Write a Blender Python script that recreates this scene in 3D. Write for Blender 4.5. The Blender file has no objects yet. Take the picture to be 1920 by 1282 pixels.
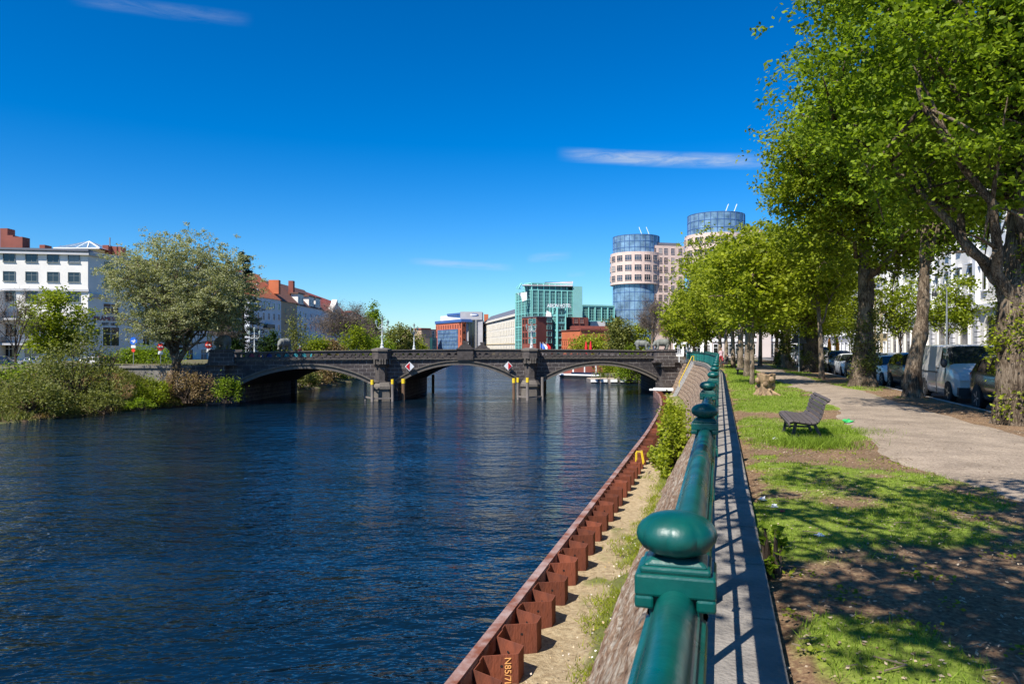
import bpy, bmesh, math, random
import numpy as np
from mathutils import Vector, Matrix
R = math.radians
scene = bpy.context.scene
COL = scene.collection
rng = np.random.default_rng(7)
random.seed(7)
F = 1387.0; HZ = 652.0; EYE = 1.75; WZ = -4.5

def at(u, v, Y):                      # photo pixel + depth -> world point
    return Vector(((u-960)/F*Y, Y, EYE-(v-HZ)/F*Y))
def onz(u, v, z):                     # photo pixel on the level z
    Y = (EYE-z)*F/(v-HZ)
    return Vector(((u-960)/F*Y, Y, z))

# ---------------------------------------------------------------- objects
def tag(o, label=None, cat=None, group=None, kind=None):
    if label: o['label'] = label
    if cat: o['category'] = cat
    if group: o['group'] = group
    if kind: o['kind'] = kind
    return o
def thing(name, label, cat, loc=(0,0,0), rz=0, group=None):
    o = bpy.data.objects.new(name, None); COL.objects.link(o)
    o.empty_display_size = 0.2
    o.location = loc; o.rotation_euler = (0, 0, rz)
    return tag(o, label, cat, group)
def copy_tree(o, parent=None):
    c = o.copy(); COL.objects.link(c)
    if parent: c.parent = parent
    for ch in list(o.children): copy_tree(ch, c)
    return c
def link_mesh(name, me, parent=None, loc=None, rz=None):
    o = bpy.data.objects.new(name, me); COL.objects.link(o)
    if parent: o.parent = parent
    if loc is not None: o.location = loc
    if rz is not None: o.rotation_euler = (0, 0, rz)
    return o

class MB:
    def __init__(s): s.v = []; s.f = []; s.m = []; s.uv = {}; s.cm = 0
    def add(s, vs, fs, m=None):
        k = len(s.v); s.v += [tuple(p) for p in vs]
        for f in fs:
            s.f.append(tuple(i+k for i in f)); s.m.append(s.cm if m is None else m)
    def box(s, c, d, rz=0, m=None, M=None):
        x, y, z = d[0]/2, d[1]/2, d[2]/2
        vs = [Vector(p) for p in ((-x,-y,-z),(x,-y,-z),(x,y,-z),(-x,y,-z),(-x,-y,z),(x,-y,z),(x,y,z),(-x,y,z))]
        Q = Matrix.Translation(c) @ (Matrix.Rotation(rz, 4, 'Z') if M is None else M)
        s.add([Q @ p for p in vs], [(0,3,2,1),(4,5,6,7),(0,1,5,4),(1,2,6,5),(2,3,7,6),(3,0,4,7)], m)
    def bar(s, a, b, w, h=None, m=None):      # square bar between two points
        a = Vector(a); b = Vector(b); d = b-a; L = d.length
        if L < 1e-6: return
        q = d.to_track_quat('X', 'Z').to_matrix().to_4x4()
        s.box((a+b)/2, (L, w, h or w), M=q, m=m)
    def tube(s, pts, rad, n=8, m=None, caps=True):
        pts = [Vector(p) for p in pts]
        if not hasattr(rad, '__len__'): rad = [rad]*len(pts)
        k = len(s.v); up = None
        for i, p in enumerate(pts):
            d = (pts[min(i+1, len(pts)-1)]-pts[max(i-1, 0)])
            if d.length < 1e-9: d = Vector((0,0,1))
            d.normalize()
            if up is None: up = d.orthogonal().normalized()
            else:
                up = (up - d*up.dot(d))
                up = up.normalized() if up.length > 1e-6 else d.orthogonal().normalized()
            w = d.cross(up)
            for j in range(n):
                a = 2*math.pi*j/n
                s.v.append(tuple(p + (up*math.cos(a)+w*math.sin(a))*rad[i]))
        mm = s.cm if m is None else m
        for i in range(len(pts)-1):
            for j in range(n):
                s.f.append((k+i*n+j, k+i*n+(j+1)%n, k+(i+1)*n+(j+1)%n, k+(i+1)*n+j)); s.m.append(mm)
        if caps:
            s.f.append(tuple(k+j for j in range(n))[::-1]); s.m.append(mm)
            e = k+(len(pts)-1)*n
            s.f.append(tuple(e+j for j in range(n))); s.m.append(mm)
    def lathe(s, prof, c=(0,0,0), n=16, m=None, ridge=0):
        c = Vector(c); k = len(s.v); mm = s.cm if m is None else m
        for (r, z) in prof:
            for j in range(n):
                a = 2*math.pi*j/n
                rr = r*(1+(ridge if j % 4 == 0 else 0))
                s.v.append((c.x+rr*math.cos(a), c.y+rr*math.sin(a), c.z+z))
        for i in range(len(prof)-1):
            for j in range(n):
                s.f.append((k+i*n+j, k+i*n+(j+1)%n, k+(i+1)*n+(j+1)%n, k+(i+1)*n+j)); s.m.append(mm)
        s.f.append(tuple(k+j for j in range(n))[::-1]); s.m.append(mm)
        e = k+(len(prof)-1)*n
        s.f.append(tuple(e+j for j in range(n))); s.m.append(mm)
    def prism(s, poly, z0, z1, m=None, top=None, fn=None):   # poly ccw xy; z may be numbers
        n = len(poly); fn = fn or (lambda p: p)
        top = top or poly
        vs = [fn(Vector((p[0], p[1], z0))) for p in poly]+[fn(Vector((p[0], p[1], z1))) for p in top]
        fs = [tuple(range(n))[::-1], tuple(range(n, 2*n))]
        fs += [(i, (i+1)%n, n+(i+1)%n, n+i) for i in range(n)]
        s.add(vs, fs, m)
    def ball(s, c, r, n=10, m=None):
        c = Vector(c); r = Vector(r) if hasattr(r, '__len__') else Vector((r, r, r))
        k = len(s.v); mm = s.cm if m is None else m; h = n//2+1
        for i in range(h+1):
            t = math.pi*i/h
            for j in range(n):
                a = 2*math.pi*j/n
                s.v.append((c.x+r.x*math.sin(t)*math.cos(a), c.y+r.y*math.sin(t)*math.sin(a), c.z-r.z*math.cos(t)))
        for i in range(h):
            for j in range(n):
                s.f.append((k+i*n+j, k+i*n+(j+1)%n, k+(i+1)*n+(j+1)%n, k+(i+1)*n+j)); s.m.append(mm)
    def mesh(s, name, mats, off=None, smooth=False):
        me = bpy.data.meshes.new(name)
        vs = s.v
        if off is not None:
            ox, oy, oz = off; vs = [(a-ox, b-oy, c-oz) for a, b, c in vs]
        me.from_pydata(vs, [], s.f)
        if not isinstance(mats, (list, tuple)): mats = [mats]
        for m in mats: me.materials.append(m)
        if len(mats) > 1: me.polygons.foreach_set('material_index', s.m)
        if smooth:
            me.polygons.foreach_set('use_smooth', [True]*len(me.polygons))
            if smooth != 'all':
                try: me.set_sharp_from_angle(angle=R(40))
                except Exception: pass
        me.update()
        return me
    def build(s, name, mats, parent=None, smooth=False, world=False):
        off = None
        if parent is not None and world:
            off = Vector(parent.location)
            if parent.parent: off = off + Vector(parent.parent.location)
        return link_mesh(name, s.mesh(name, mats, off, smooth), parent)

def quads_mesh(name, co, mat, parent=None, per=4):   # co: (n,per,3) array -> faces
    n = co.shape[0]
    me = bpy.data.meshes.new(name)
    me.vertices.add(n*per); me.vertices.foreach_set('co', co.reshape(-1).astype(np.float32))
    me.loops.add(n*per); me.loops.foreach_set('vertex_index', np.arange(n*per, dtype=np.int32))
    me.polygons.add(n); me.polygons.foreach_set('loop_start', np.arange(0, n*per, per, dtype=np.int32))
    me.polygons.foreach_set('loop_total', np.full(n, per, dtype=np.int32))
    me.materials.append(mat); me.update(calc_edges=True); me.validate()
    return link_mesh(name, me, parent)

def grid_mesh(name, P, mat, attr=None, uv=None, parent=None, smooth=True):   # P (a,b,3)
    a, b = P.shape[:2]
    me = bpy.data.meshes.new(name)
    me.vertices.add(a*b); me.vertices.foreach_set('co', P.reshape(-1).astype(np.float32))
    i = np.arange(a*b).reshape(a, b)
    q = np.stack([i[:-1,:-1], i[1:,:-1], i[1:,1:], i[:-1,1:]], -1).reshape(-1, 4)
    n = len(q)
    me.loops.add(n*4); me.loops.foreach_set('vertex_index', q.reshape(-1).astype(np.int32))
    me.polygons.add(n); me.polygons.foreach_set('loop_start', np.arange(0, n*4, 4, dtype=np.int32))
    me.polygons.foreach_set('loop_total', np.full(n, 4, dtype=np.int32))
    me.materials.append(mat); me.update(calc_edges=True)
    if smooth: me.polygons.foreach_set('use_smooth', np.ones(n, dtype=bool))
    if attr is not None:
        for k, arr in attr.items():
            at_ = me.attributes.new(k, 'FLOAT', 'POINT'); at_.data.foreach_set('value', arr.reshape(-1).astype(np.float32))
    if uv is not None:
        l = me.uv_layers.new(name='UVMap')
        l.data.foreach_set('uv', uv.reshape(-1, 2)[q.reshape(-1)].reshape(-1).astype(np.float32))
    return link_mesh(name, me, parent)

def vnoise(x, y, seed=0):
    x = np.asarray(x, float); y = np.asarray(y, float)
    xi = np.floor(x).astype(np.int64); yi = np.floor(y).astype(np.int64)
    fx = x-xi; fy = y-yi; fx = fx*fx*(3-2*fx); fy = fy*fy*(3-2*fy)
    def h(a, b):
        n = (a*374761393 + b*668265263 + seed*1274126177) & 0x7fffffff
        n = ((n ^ (n >> 13))*1274126177) & 0x7fffffff
        return ((n ^ (n >> 16)) & 0xffff)/65535.0
    return (h(xi,yi)*(1-fx)+h(xi+1,yi)*fx)*(1-fy) + (h(xi,yi+1)*(1-fx)+h(xi+1,yi+1)*fx)*fy
def fbm(x, y, seed=0, o=4):
    s = 0; a = .5; t = 0
    for i in range(o):
        s = s + a*vnoise(np.asarray(x)*2**i, np.asarray(y)*2**i, seed+i); t += a; a *= .5
    return s/t
def sstep(a, b, x):
    t = np.clip((np.asarray(x, float)-a)/(b-a), 0, 1); return t*t*(3-2*t)

# ---------------------------------------------------------------- materials
def nodes(name):
    m = bpy.data.materials.new(name); m.use_nodes = True
    nt = m.node_tree; b = nt.nodes['Principled BSDF']
    return m, nt, b
def N(nt, t, **kw):
    n = nt.nodes.new(t)
    for k, v in kw.items():
        if k in n.inputs: n.inputs[k].default_value = v
        else: setattr(n, k, v)
    return n
def L(nt, a, b): nt.links.new(a, b)
def c4(c): return (c[0], c[1], c[2], 1)
def mat(name, col, rough=.7, var=.25, scale=1.5, bump=0, bscale=20, metal=0, spec=.5, col2=None, stretch=None, coord='Object', thr=None):
    m, nt, b = nodes(name)
    b.inputs['Roughness'].default_value = rough; b.inputs['Metallic'].default_value = metal
    b.inputs['Specular IOR Level'].default_value = spec
    tc = N(nt, 'ShaderNodeTexCoord'); src = tc.outputs[coord]
    if stretch:
        mp = N(nt, 'ShaderNodeMapping'); mp.inputs['Scale'].default_value = stretch
        L(nt, src, mp.inputs[0]); src = mp.outputs[0]
    nz = N(nt, 'ShaderNodeTexNoise', Scale=scale, Detail=6.0, Roughness=.6); L(nt, src, nz.inputs['Vector'])
    cr = N(nt, 'ShaderNodeValToRGB')
    lo, hi = thr or (.3, .7)
    cr.color_ramp.elements[0].position = lo; cr.color_ramp.elements[1].position = hi
    a = col2 or tuple(x*(1-var) for x in col); d = col if col2 else tuple(min(1, x*(1+var*.6)) for x in col)
    cr.color_ramp.elements[0].color = c4(a); cr.color_ramp.elements[1].color = c4(d)
    L(nt, nz.outputs[0], cr.inputs[0]); L(nt, cr.outputs[0], b.inputs['Base Color'])
    if bump:
        n2 = N(nt, 'ShaderNodeTexNoise', Scale=bscale, Detail=4.0); L(nt, src, n2.inputs['Vector'])
        bp = N(nt, 'ShaderNodeBump', Strength=bump, Distance=.05); L(nt, n2.outputs[0], bp.inputs['Height'])
        L(nt, bp.outputs[0], b.inputs['Normal'])
    return m
def leafmat(name, dark, light, trans=.35, rough=.55):
    m, nt, b = nodes(name)
    g = N(nt, 'ShaderNodeNewGeometry')
    cr = N(nt, 'ShaderNodeValToRGB'); L(nt, g.outputs['Random Per Island'], cr.inputs[0])
    cr.color_ramp.elements[0].color = c4(dark); cr.color_ramp.elements[1].color = c4(light)
    cr.color_ramp.elements[0].position = 0.05
    L(nt, cr.outputs[0], b.inputs['Base Color']); b.inputs['Roughness'].default_value = rough
    b.inputs['Specular IOR Level'].default_value = .2
    tr = N(nt, 'ShaderNodeBsdfTranslucent')
    mul = N(nt, 'ShaderNodeMix', data_type='RGBA', blend_type='MULTIPLY'); mul.inputs[0].default_value = 1
    L(nt, cr.outputs[0], mul.inputs[6]); mul.inputs[7].default_value = (1.25, 1.3, .55, 1)
    L(nt, mul.outputs[2], tr.inputs[0])
    mx = N(nt, 'ShaderNodeMixShader'); mx.inputs[0].default_value = trans
    L(nt, b.outputs[0], mx.inputs[1]); L(nt, tr.outputs[0], mx.inputs[2])
    L(nt, mx.outputs[0], nt.nodes['Material Output'].inputs[0])
    return m
def glassmat(name, col=(.02,.035,.05), rough=.05, spec=.9, var=.3, scale=.15):
    m = mat(name, col, rough, var, scale, spec=spec); return m
def stonemat(name, c1, c2, mortar, bw, bh, rough=.85, msize=.015, uv=True, dirt=None, dirts=.4, bump=.4):
    m, nt, b = nodes(name); b.inputs['Roughness'].default_value = rough
    b.inputs['Specular IOR Level'].default_value = .3
    tc = N(nt, 'ShaderNodeTexCoord'); src = tc.outputs['UV' if uv else 'Object']
    br = N(nt, 'ShaderNodeTexBrick'); L(nt, src, br.inputs['Vector'])
    br.inputs['Color1'].default_value = c4(c1); br.inputs['Color2'].default_value = c4(c2); br.inputs['Mortar'].default_value = c4(mortar)
    br.inputs['Scale'].default_value = 1; br.inputs['Mortar Size'].default_value = msize
    br.inputs['Brick Width'].default_value = bw; br.inputs['Row Height'].default_value = bh
    nz = N(nt, 'ShaderNodeTexNoise', Scale=dirts, Detail=8.0, Roughness=.65); L(nt, src, nz.inputs['Vector'])
    mx = N(nt, 'ShaderNodeMix', data_type='RGBA', blend_type='MIX')
    cr = N(nt, 'ShaderNodeValToRGB'); cr.color_ramp.elements[0].position = .45; cr.color_ramp.elements[1].position = .65
    L(nt, nz.outputs[0], cr.inputs[0]); L(nt, cr.outputs[0], mx.inputs[0])
    L(nt, br.outputs[0], mx.inputs[6])
    mx.inputs[7].default_value = c4(dirt or tuple(x*.6 for x in c1))
    n2 = N(nt, 'ShaderNodeTexNoise', Scale=6.0, Detail=6.0); L(nt, src, n2.inputs['Vector'])
    m2 = N(nt, 'ShaderNodeMix', data_type='RGBA', blend_type='MULTIPLY'); m2.inputs[0].default_value = .7
    c2r = N(nt, 'ShaderNodeValToRGB'); c2r.color_ramp.elements[0].position = .3; c2r.color_ramp.elements[1].position = .7
    c2r.color_ramp.elements[0].color = (.6,.6,.6,1); c2r.color_ramp.elements[1].color = (1.25,1.25,1.25,1)
    L(nt, n2.outputs[0], c2r.inputs[0]); L(nt, mx.outputs[2], m2.inputs[6]); L(nt, c2r.outputs[0], m2.inputs[7])
    L(nt, m2.outputs[2], b.inputs['Base Color'])
    ad = N(nt, 'ShaderNodeMath', operation='SUBTRACT'); L(nt, n2.outputs[0], ad.inputs[0]); L(nt, br.outputs['Fac'], ad.inputs[1])
    bp = N(nt, 'ShaderNodeBump', Strength=bump, Distance=.03); L(nt, ad.outputs[0], bp.inputs['Height']); L(nt, bp.outputs[0], b.inputs['Normal'])
    return m
def boxuv(o, sc=1.0):           # planar uv per face from its dominant normal
    me = o.data; l = me.uv_layers.new(name='UVMap') if not me.uv_layers else me.uv_layers[0]
    vs = me.vertices
    for p in me.polygons:
        n = p.normal
        h = Vector((-n.y, n.x, 0))
        if abs(n.z) > .8 or h.length < 1e-5: e1, e2 = Vector((1,0,0)), Vector((0,1,0))
        else:
            e1 = h.normalized(); e2 = Vector((0,0,1))
        for li in p.loop_indices:
            c = vs[me.loops[li].vertex_index].co
            l.data[li].uv = (c.dot(e1)*sc, c.dot(e2)*sc)

def text_mesh(name, body, size, m, parent=None, depth=.01, mat4=None, align='CENTER', sx=1):
    cu = bpy.data.curves.new(name, 'FONT'); cu.body = body; cu.size = size; cu.extrude = depth
    cu.align_x = align; cu.align_y = 'CENTER'; cu.resolution_u = 3
    o = bpy.data.objects.new(name+'_tmp', cu); COL.objects.link(o)
    dg = bpy.context.evaluated_depsgraph_get()
    me = bpy.data.meshes.new_from_object(o.evaluated_get(dg))
    bpy.data.objects.remove(o); bpy.data.curves.remove(cu)
    me.materials.clear(); me.materials.append(m); me.name = name
    if sx != 1: me.transform(Matrix.Diagonal((sx,1,1,1)))
    if mat4 is not None: me.transform(mat4)
    return link_mesh(name, me, parent)
def wall_mat4(p, d, n_out=None):     # text plane: x along d, y up, facing outward of a wall running left->right along d
    d = Vector(d).normalized(); up = Vector((0,0,1)); n = d.cross(up)
    M = Matrix((( d.x, up.x, n.x, p[0]), (d.y, up.y, n.y, p[1]), (d.z, up.z, n.z, p[2]), (0,0,0,1)))
    return M
def evaluated(o):
    dg = bpy.context.evaluated_depsgraph_get()
    me = bpy.data.meshes.new_from_object(o.evaluated_get(dg))
    return me

def paneglass(name, dark, mid, pale):
    m, nt, b = nodes(name); oi = N(nt, 'ShaderNodeObjectInfo'); cr = N(nt, 'ShaderNodeValToRGB'); cr.color_ramp.interpolation = 'CONSTANT'
    for _ in range(2): cr.color_ramp.elements.new(.5)
    for k, (p, c) in enumerate(((0, dark), (.42, mid), (.72, tuple(x*.5 for x in dark)), (.86, pale))): cr.color_ramp.elements[k].position = p; cr.color_ramp.elements[k].color = c4(c)
    tc = N(nt, 'ShaderNodeTexCoord'); n = N(nt, 'ShaderNodeTexNoise', Scale=1.3, Detail=3.0); L(nt, tc.outputs['Object'], n.inputs['Vector'])
    mx = N(nt, 'ShaderNodeMix', data_type='RGBA', blend_type='MULTIPLY'); mx.inputs[0].default_value = .6
    L(nt, oi.outputs['Random'], cr.inputs[0]); L(nt, cr.outputs[0], mx.inputs[6]); L(nt, n.outputs[0], mx.inputs[7]); L(nt, mx.outputs[2], b.inputs['Base Color'])
    b.inputs['Roughness'].default_value = .06; b.inputs['Specular IOR Level'].default_value = .7
    return m
M = {}
M['white_paint'] = mat('white_paint', (.75,.75,.73), .5, .08, 2)
M['dark_metal'] = mat('dark_metal', (.03,.032,.035), .45, .3, 4, metal=.3)
M['galv'] = mat('galvanised_steel', (.35,.36,.37), .4, .2, 6, metal=.6)
M['glass'] = paneglass('window_glass', (.02,.035,.05), (.06,.09,.13), (.4,.39,.37))
M['black'] = mat('black_rubber', (.015,.015,.016), .8, .2, 8)
def barkmat(name, c1, c2, c3):
    m, nt, b = nodes(name); b.inputs['Roughness'].default_value = .95; b.inputs['Specular IOR Level'].default_value = .08
    tc = N(nt, 'ShaderNodeTexCoord'); mp = N(nt, 'ShaderNodeMapping'); mp.inputs['Scale'].default_value = (1, 1, .13); L(nt, tc.outputs['Object'], mp.inputs[0])
    v = N(nt, 'ShaderNodeTexVoronoi', Scale=34.0); v.feature = 'DISTANCE_TO_EDGE'
    wn = N(nt, 'ShaderNodeTexNoise', Scale=6.0, Detail=4.0); L(nt, mp.outputs[0], wn.inputs['Vector'])
    mxv = N(nt, 'ShaderNodeMix', data_type='VECTOR'); mxv.inputs[0].default_value = .12; L(nt, mp.outputs[0], mxv.inputs[4]); L(nt, wn.outputs[1], mxv.inputs[5]); L(nt, mxv.outputs[1], v.inputs['Vector'])
    n = N(nt, 'ShaderNodeTexNoise', Scale=22.0, Detail=8.0, Roughness=.75); L(nt, mp.outputs[0], n.inputs['Vector'])
    nb = N(nt, 'ShaderNodeTexNoise', Scale=1.7, Detail=5.0); L(nt, tc.outputs['Object'], nb.inputs['Vector'])
    sm = N(nt, 'ShaderNodeMath', operation='MULTIPLY_ADD'); L(nt, v.outputs['Distance'], sm.inputs[0]); sm.inputs[1].default_value = .55; L(nt, n.outputs[0], sm.inputs[2])
    s2 = N(nt, 'ShaderNodeMath', operation='MULTIPLY_ADD'); L(nt, nb.outputs[0], s2.inputs[0]); s2.inputs[1].default_value = .7; L(nt, sm.outputs[0], s2.inputs[2])
    cr = N(nt, 'ShaderNodeValToRGB'); cr.color_ramp.elements.new(.5)
    for k, (p, c) in enumerate(((.68, c1), (.84, c2), (.99, c3))): cr.color_ramp.elements[k].position = min(1, p); cr.color_ramp.elements[k].color = c4(c)
    mr = N(nt, 'ShaderNodeMath', operation='MULTIPLY'); L(nt, s2.outputs[0], mr.inputs[0]); mr.inputs[1].default_value = .95
    L(nt, mr.outputs[0], cr.inputs[0]); L(nt, cr.outputs[0], b.inputs['Base Color'])
    bp = N(nt, 'ShaderNodeBump', Strength=1.0, Distance=.05); L(nt, sm.outputs[0], bp.inputs['Height']); L(nt, bp.outputs[0], b.inputs['Normal'])
    return m
M['bark'] = barkmat('bark', (.03,.022,.016), (.105,.075,.05), (.26,.2,.14))
M['bark_pale'] = barkmat('bark_pale', (.05,.038,.028), (.16,.12,.085), (.32,.25,.18)) or mat('bark_pale', (.24,.2,.15), .95, .3, 7, bump=.8, bscale=16, col2=(.09,.075,.055), stretch=(1,1,.3), spec=.1)
M['bark_dark'] = barkmat('bark_dark', (.018,.013,.01), (.06,.044,.032), (.15,.11,.08)) or mat('bark_dark', (.07,.055,.042), .95, .3, 6, bump=.8, bscale=16, stretch=(1,1,.3), spec=.1)
M['asphalt'] = mat('asphalt', (.06,.06,.065), .9, .3, 3, bump=.2, bscale=60)
# ================================================================ camera, sky, sun
cam = bpy.data.cameras.new('camera'); camo = bpy.data.objects.new('camera', cam); COL.objects.link(camo)
cam.sensor_width = 36; cam.lens = F/1920*36; cam.clip_end = 6000; cam.clip_start = .05
cam.shift_y = 11/1920
camo.location = (0, 0, EYE); camo.rotation_euler = (R(90), 0, 0)
cam.dof.use_dof = True; cam.dof.focus_distance = 40; cam.dof.aperture_fstop = 14
scene.camera = camo
LD = Vector((.52, .62, -1.0)).normalized()          # direction the sunlight travels
sun = bpy.data.lights.new('sun', 'SUN'); sun.energy = 5.0; sun.angle = R(.5); sun.color = (1, .95, .87)
suno = bpy.data.objects.new('sun', sun); COL.objects.link(suno)
suno.rotation_euler = LD.to_track_quat('-Z', 'Y').to_euler()
elev = math.asin(-LD.z); saz = math.atan2(-LD.x, -LD.y)
w = bpy.data.worlds.new('World'); scene.world = w; w.use_nodes = True
wt = w.node_tree; bg = wt.nodes['Background']
sky = N(wt, 'ShaderNodeTexSky'); sky.sky_type = 'NISHITA'; sky.sun_disc = False
sky.sun_elevation = elev; sky.sun_rotation = saz
sky.air_density = 1.0; sky.dust_density = .25; sky.ozone_density = 1.6; sky.altitude = 50
ti = N(wt, 'ShaderNodeMix', data_type='RGBA', blend_type='MULTIPLY'); ti.inputs[0].default_value = 1; L(wt, sky.outputs[0], ti.inputs[6]); ti.inputs[7].default_value = (.7, .885, 1.1, 1)
sca = N(wt, 'ShaderNodeVectorMath', operation='SCALE'); L(wt, ti.outputs[2], sca.inputs[0]); sca.inputs['Scale'].default_value = .1
gam = N(wt, 'ShaderNodeGamma', Gamma=1.22); L(wt, sca.outputs[0], gam.inputs[0])
scb = N(wt, 'ShaderNodeVectorMath', operation='SCALE'); L(wt, gam.outputs[0], scb.inputs[0]); scb.inputs['Scale'].default_value = 12.5
hs = N(wt, 'ShaderNodeHueSaturation', Saturation=1.23, Value=1.0); L(wt, scb.outputs[0], hs.inputs['Color'])
# thin cirrus, laid out by world direction (azimuth from +Y, elevation)
tc = N(wt, 'ShaderNodeTexCoord'); sep = N(wt, 'ShaderNodeSeparateXYZ'); L(wt, tc.outputs['Generated'], sep.inputs[0])
def mth(op, a, b=None, c=None):
    n = N(wt, 'ShaderNodeMath', operation=op)
    for i, x in enumerate((a, b, c)):
        if x is None: continue
        if isinstance(x, (int, float)): n.inputs[i].default_value = x
        else: L(wt, x, n.inputs[i])
    return n.outputs[0]
az = mth('ARCTAN2', sep.outputs[0], sep.outputs[1]); el = mth('ARCSINE', sep.outputs[2])
cmb = N(wt, 'ShaderNodeCombineXYZ'); L(wt, mth('MULTIPLY', az, 9.0), cmb.inputs[0]); L(wt, mth('MULTIPLY', el, 60.0), cmb.inputs[1])
cn = N(wt, 'ShaderNodeTexNoise', Scale=1.8, Detail=10.0, Roughness=.72, Distortion=.6); L(wt, cmb.outputs[0], cn.inputs['Vector'])
tot = None
def cloud(u0, v0, u1, v1, hw, amp):      # streak between two photo directions
    global tot
    def ae(u, v): 
        x = (u-960)/F; z = -(v-HZ)/F
        return math.atan2(x, 1), math.asin(z/math.sqrt(1+x*x+z*z))
    a0, e0 = ae(u0, v0); a1, e1 = ae(u1, v1); hw = hw/F
    t = mth('DIVIDE', mth('SUBTRACT', az, a0), a1-a0)
    ec = mth('ADD', mth('MULTIPLY', t, e1-e0), e0)
    d = mth('DIVIDE', mth('SUBTRACT', el, ec), hw)
    g = mth('MULTIPLY', mth('MAXIMUM', mth('SUBTRACT', 1.0, mth('MULTIPLY', d, d)), 0.0),
            mth('MAXIMUM', mth('SUBTRACT', 1.0, mth('POWER', mth('ABSOLUTE', mth('SUBTRACT', mth('MULTIPLY', t, 2.0), 1.0)), 4.0)), 0.0))
    nn = mth('MULTIPLY', mth('SUBTRACT', cn.outputs[0], .3), 2.6)
    r = mth('MULTIPLY', mth('MULTIPLY', mth('POWER', g, 1.6), mth('MAXIMUM', nn, 0.0)), amp*.95)
    tot = r if tot is None else mth('ADD', tot, r)
cloud(1040, 288, 1480, 303, 16, .75)
cloud(760, 488, 970, 503, 9, .42)
cloud(985, 486, 1075, 478, 11, .33)
cloud(120, -8, 480, 38, 15, .15)
cloud(1060, 516, 1100, 513, 6, .2)
cm = N(wt, 'ShaderNodeMix', data_type='RGBA'); L(wt, mth('MINIMUM', tot, .85), cm.inputs[0])
L(wt, hs.outputs[0], cm.inputs[6]); cm.inputs[7].default_value = (5.2, 5.8, 6.4, 1)
L(wt, cm.outputs[2], bg.inputs[0]); bg.inputs[1].default_value = .075
scene.view_settings.view_transform = 'Standard'; scene.view_settings.look = 'None'
scene.view_settings.exposure = .74; scene.view_settings.gamma = 1
scene.cycles.max_bounces = 6; scene.cycles.diffuse_bounces = 3; scene.cycles.glossy_bounces = 3
scene.cycles.transparent_max_bounces = 6; scene.cycles.transmission_bounces = 4

# ================================================================ lines of the place
_ry = np.array([-40, 50, 61, 75, 85, 92, 99, 104.]); _rx = np.array([-11.31, 13.93, 16.5, 19.85, 21.65, 22.6, 23.2, 23.4])
def lineX(Y): return -0.09+.2805*np.asarray(Y, float)
_yy = np.arange(-40, 104.01, .5); _xx = np.interp(_yy, _ry, _rx)
_k = np.ones(21)/21; _xs = np.convolve(np.pad(_xx, 10, mode='reflect', reflect_type='odd'), _k, 'valid')
def railX(Y): return np.interp(np.asarray(Y, float), _yy, _xs)
_py = np.array([-20, 12, 30.5, 48, 62, 72.7, 84, 94.5]); _px = np.array([-9.6, -.87, 4.18, 8.9, 12.4, 14.8, 16.9, 18.4])
_pyy = np.arange(-20, 96.01, .5); _pxs = np.convolve(np.pad(np.interp(_pyy, _py, _px), 8, mode='reflect', reflect_type='odd'), np.ones(17)/17, 'valid')
def pileX(Y): return np.interp(np.asarray(Y, float), _pyy, _pxs)
DIR = Vector((.2805, 1, 0)).normalized(); STREET_RZ = -math.atan(.2805)

# ================================================================ water
m, nt, b = nodes('river_water')
b.inputs['Base Color'].default_value = (.0018, .009, .018, 1); b.inputs['Roughness'].default_value = .05; b.inputs['IOR'].default_value = 1.33
tcw = N(nt, 'ShaderNodeTexCoord')
def wave(scale, st, det=3.0, rot=0):
    mp = N(nt, 'ShaderNodeMapping'); mp.inputs['Scale'].default_value = st; mp.inputs['Rotation'].default_value = (0, 0, R(rot))
    L(nt, tcw.outputs['Object'], mp.inputs[0])
    n = N(nt, 'ShaderNodeTexNoise', Scale=scale, Detail=det, Roughness=.55, Distortion=.3); L(nt, mp.outputs[0], n.inputs['Vector']); return n.outputs[0]
def wm(op, a, b_):
    n = N(nt, 'ShaderNodeMath', operation=op)
    for i, x in enumerate((a, b_)):
        if isinstance(x, (int, float)): n.inputs[i].default_value = x
        else: L(nt, x, n.inputs[i])
    return n.outputs[0]
big = wave(.07, (1, 2.2, 1), 3.0, 10)
amp = wm('ADD', wm('MULTIPLY', wm('POWER', big, 2.0), 4.2), .3)
h = wm('ADD', wm('MULTIPLY', wave(.95, (.7, 1.3, 1), 3.0, 12), .2), wm('MULTIPLY', wave(3.2, (.8, 1.3, 1), 2.0, -14), .06))
h = wm('MULTIPLY', h, amp)
bp = N(nt, 'ShaderNodeBump', Strength=1.0, Distance=1.0); L(nt, h, bp.inputs['Height']); L(nt, bp.outputs[0], b.inputs['Normal'])
M['water'] = m
mb = MB(); mb.add([(-260, -60, WZ), (140, -60, WZ), (140, 440, WZ), (-260, 440, WZ)], [(0, 1, 2, 3)])
tag(mb.build('water', M['water']), kind='structure')

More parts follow.
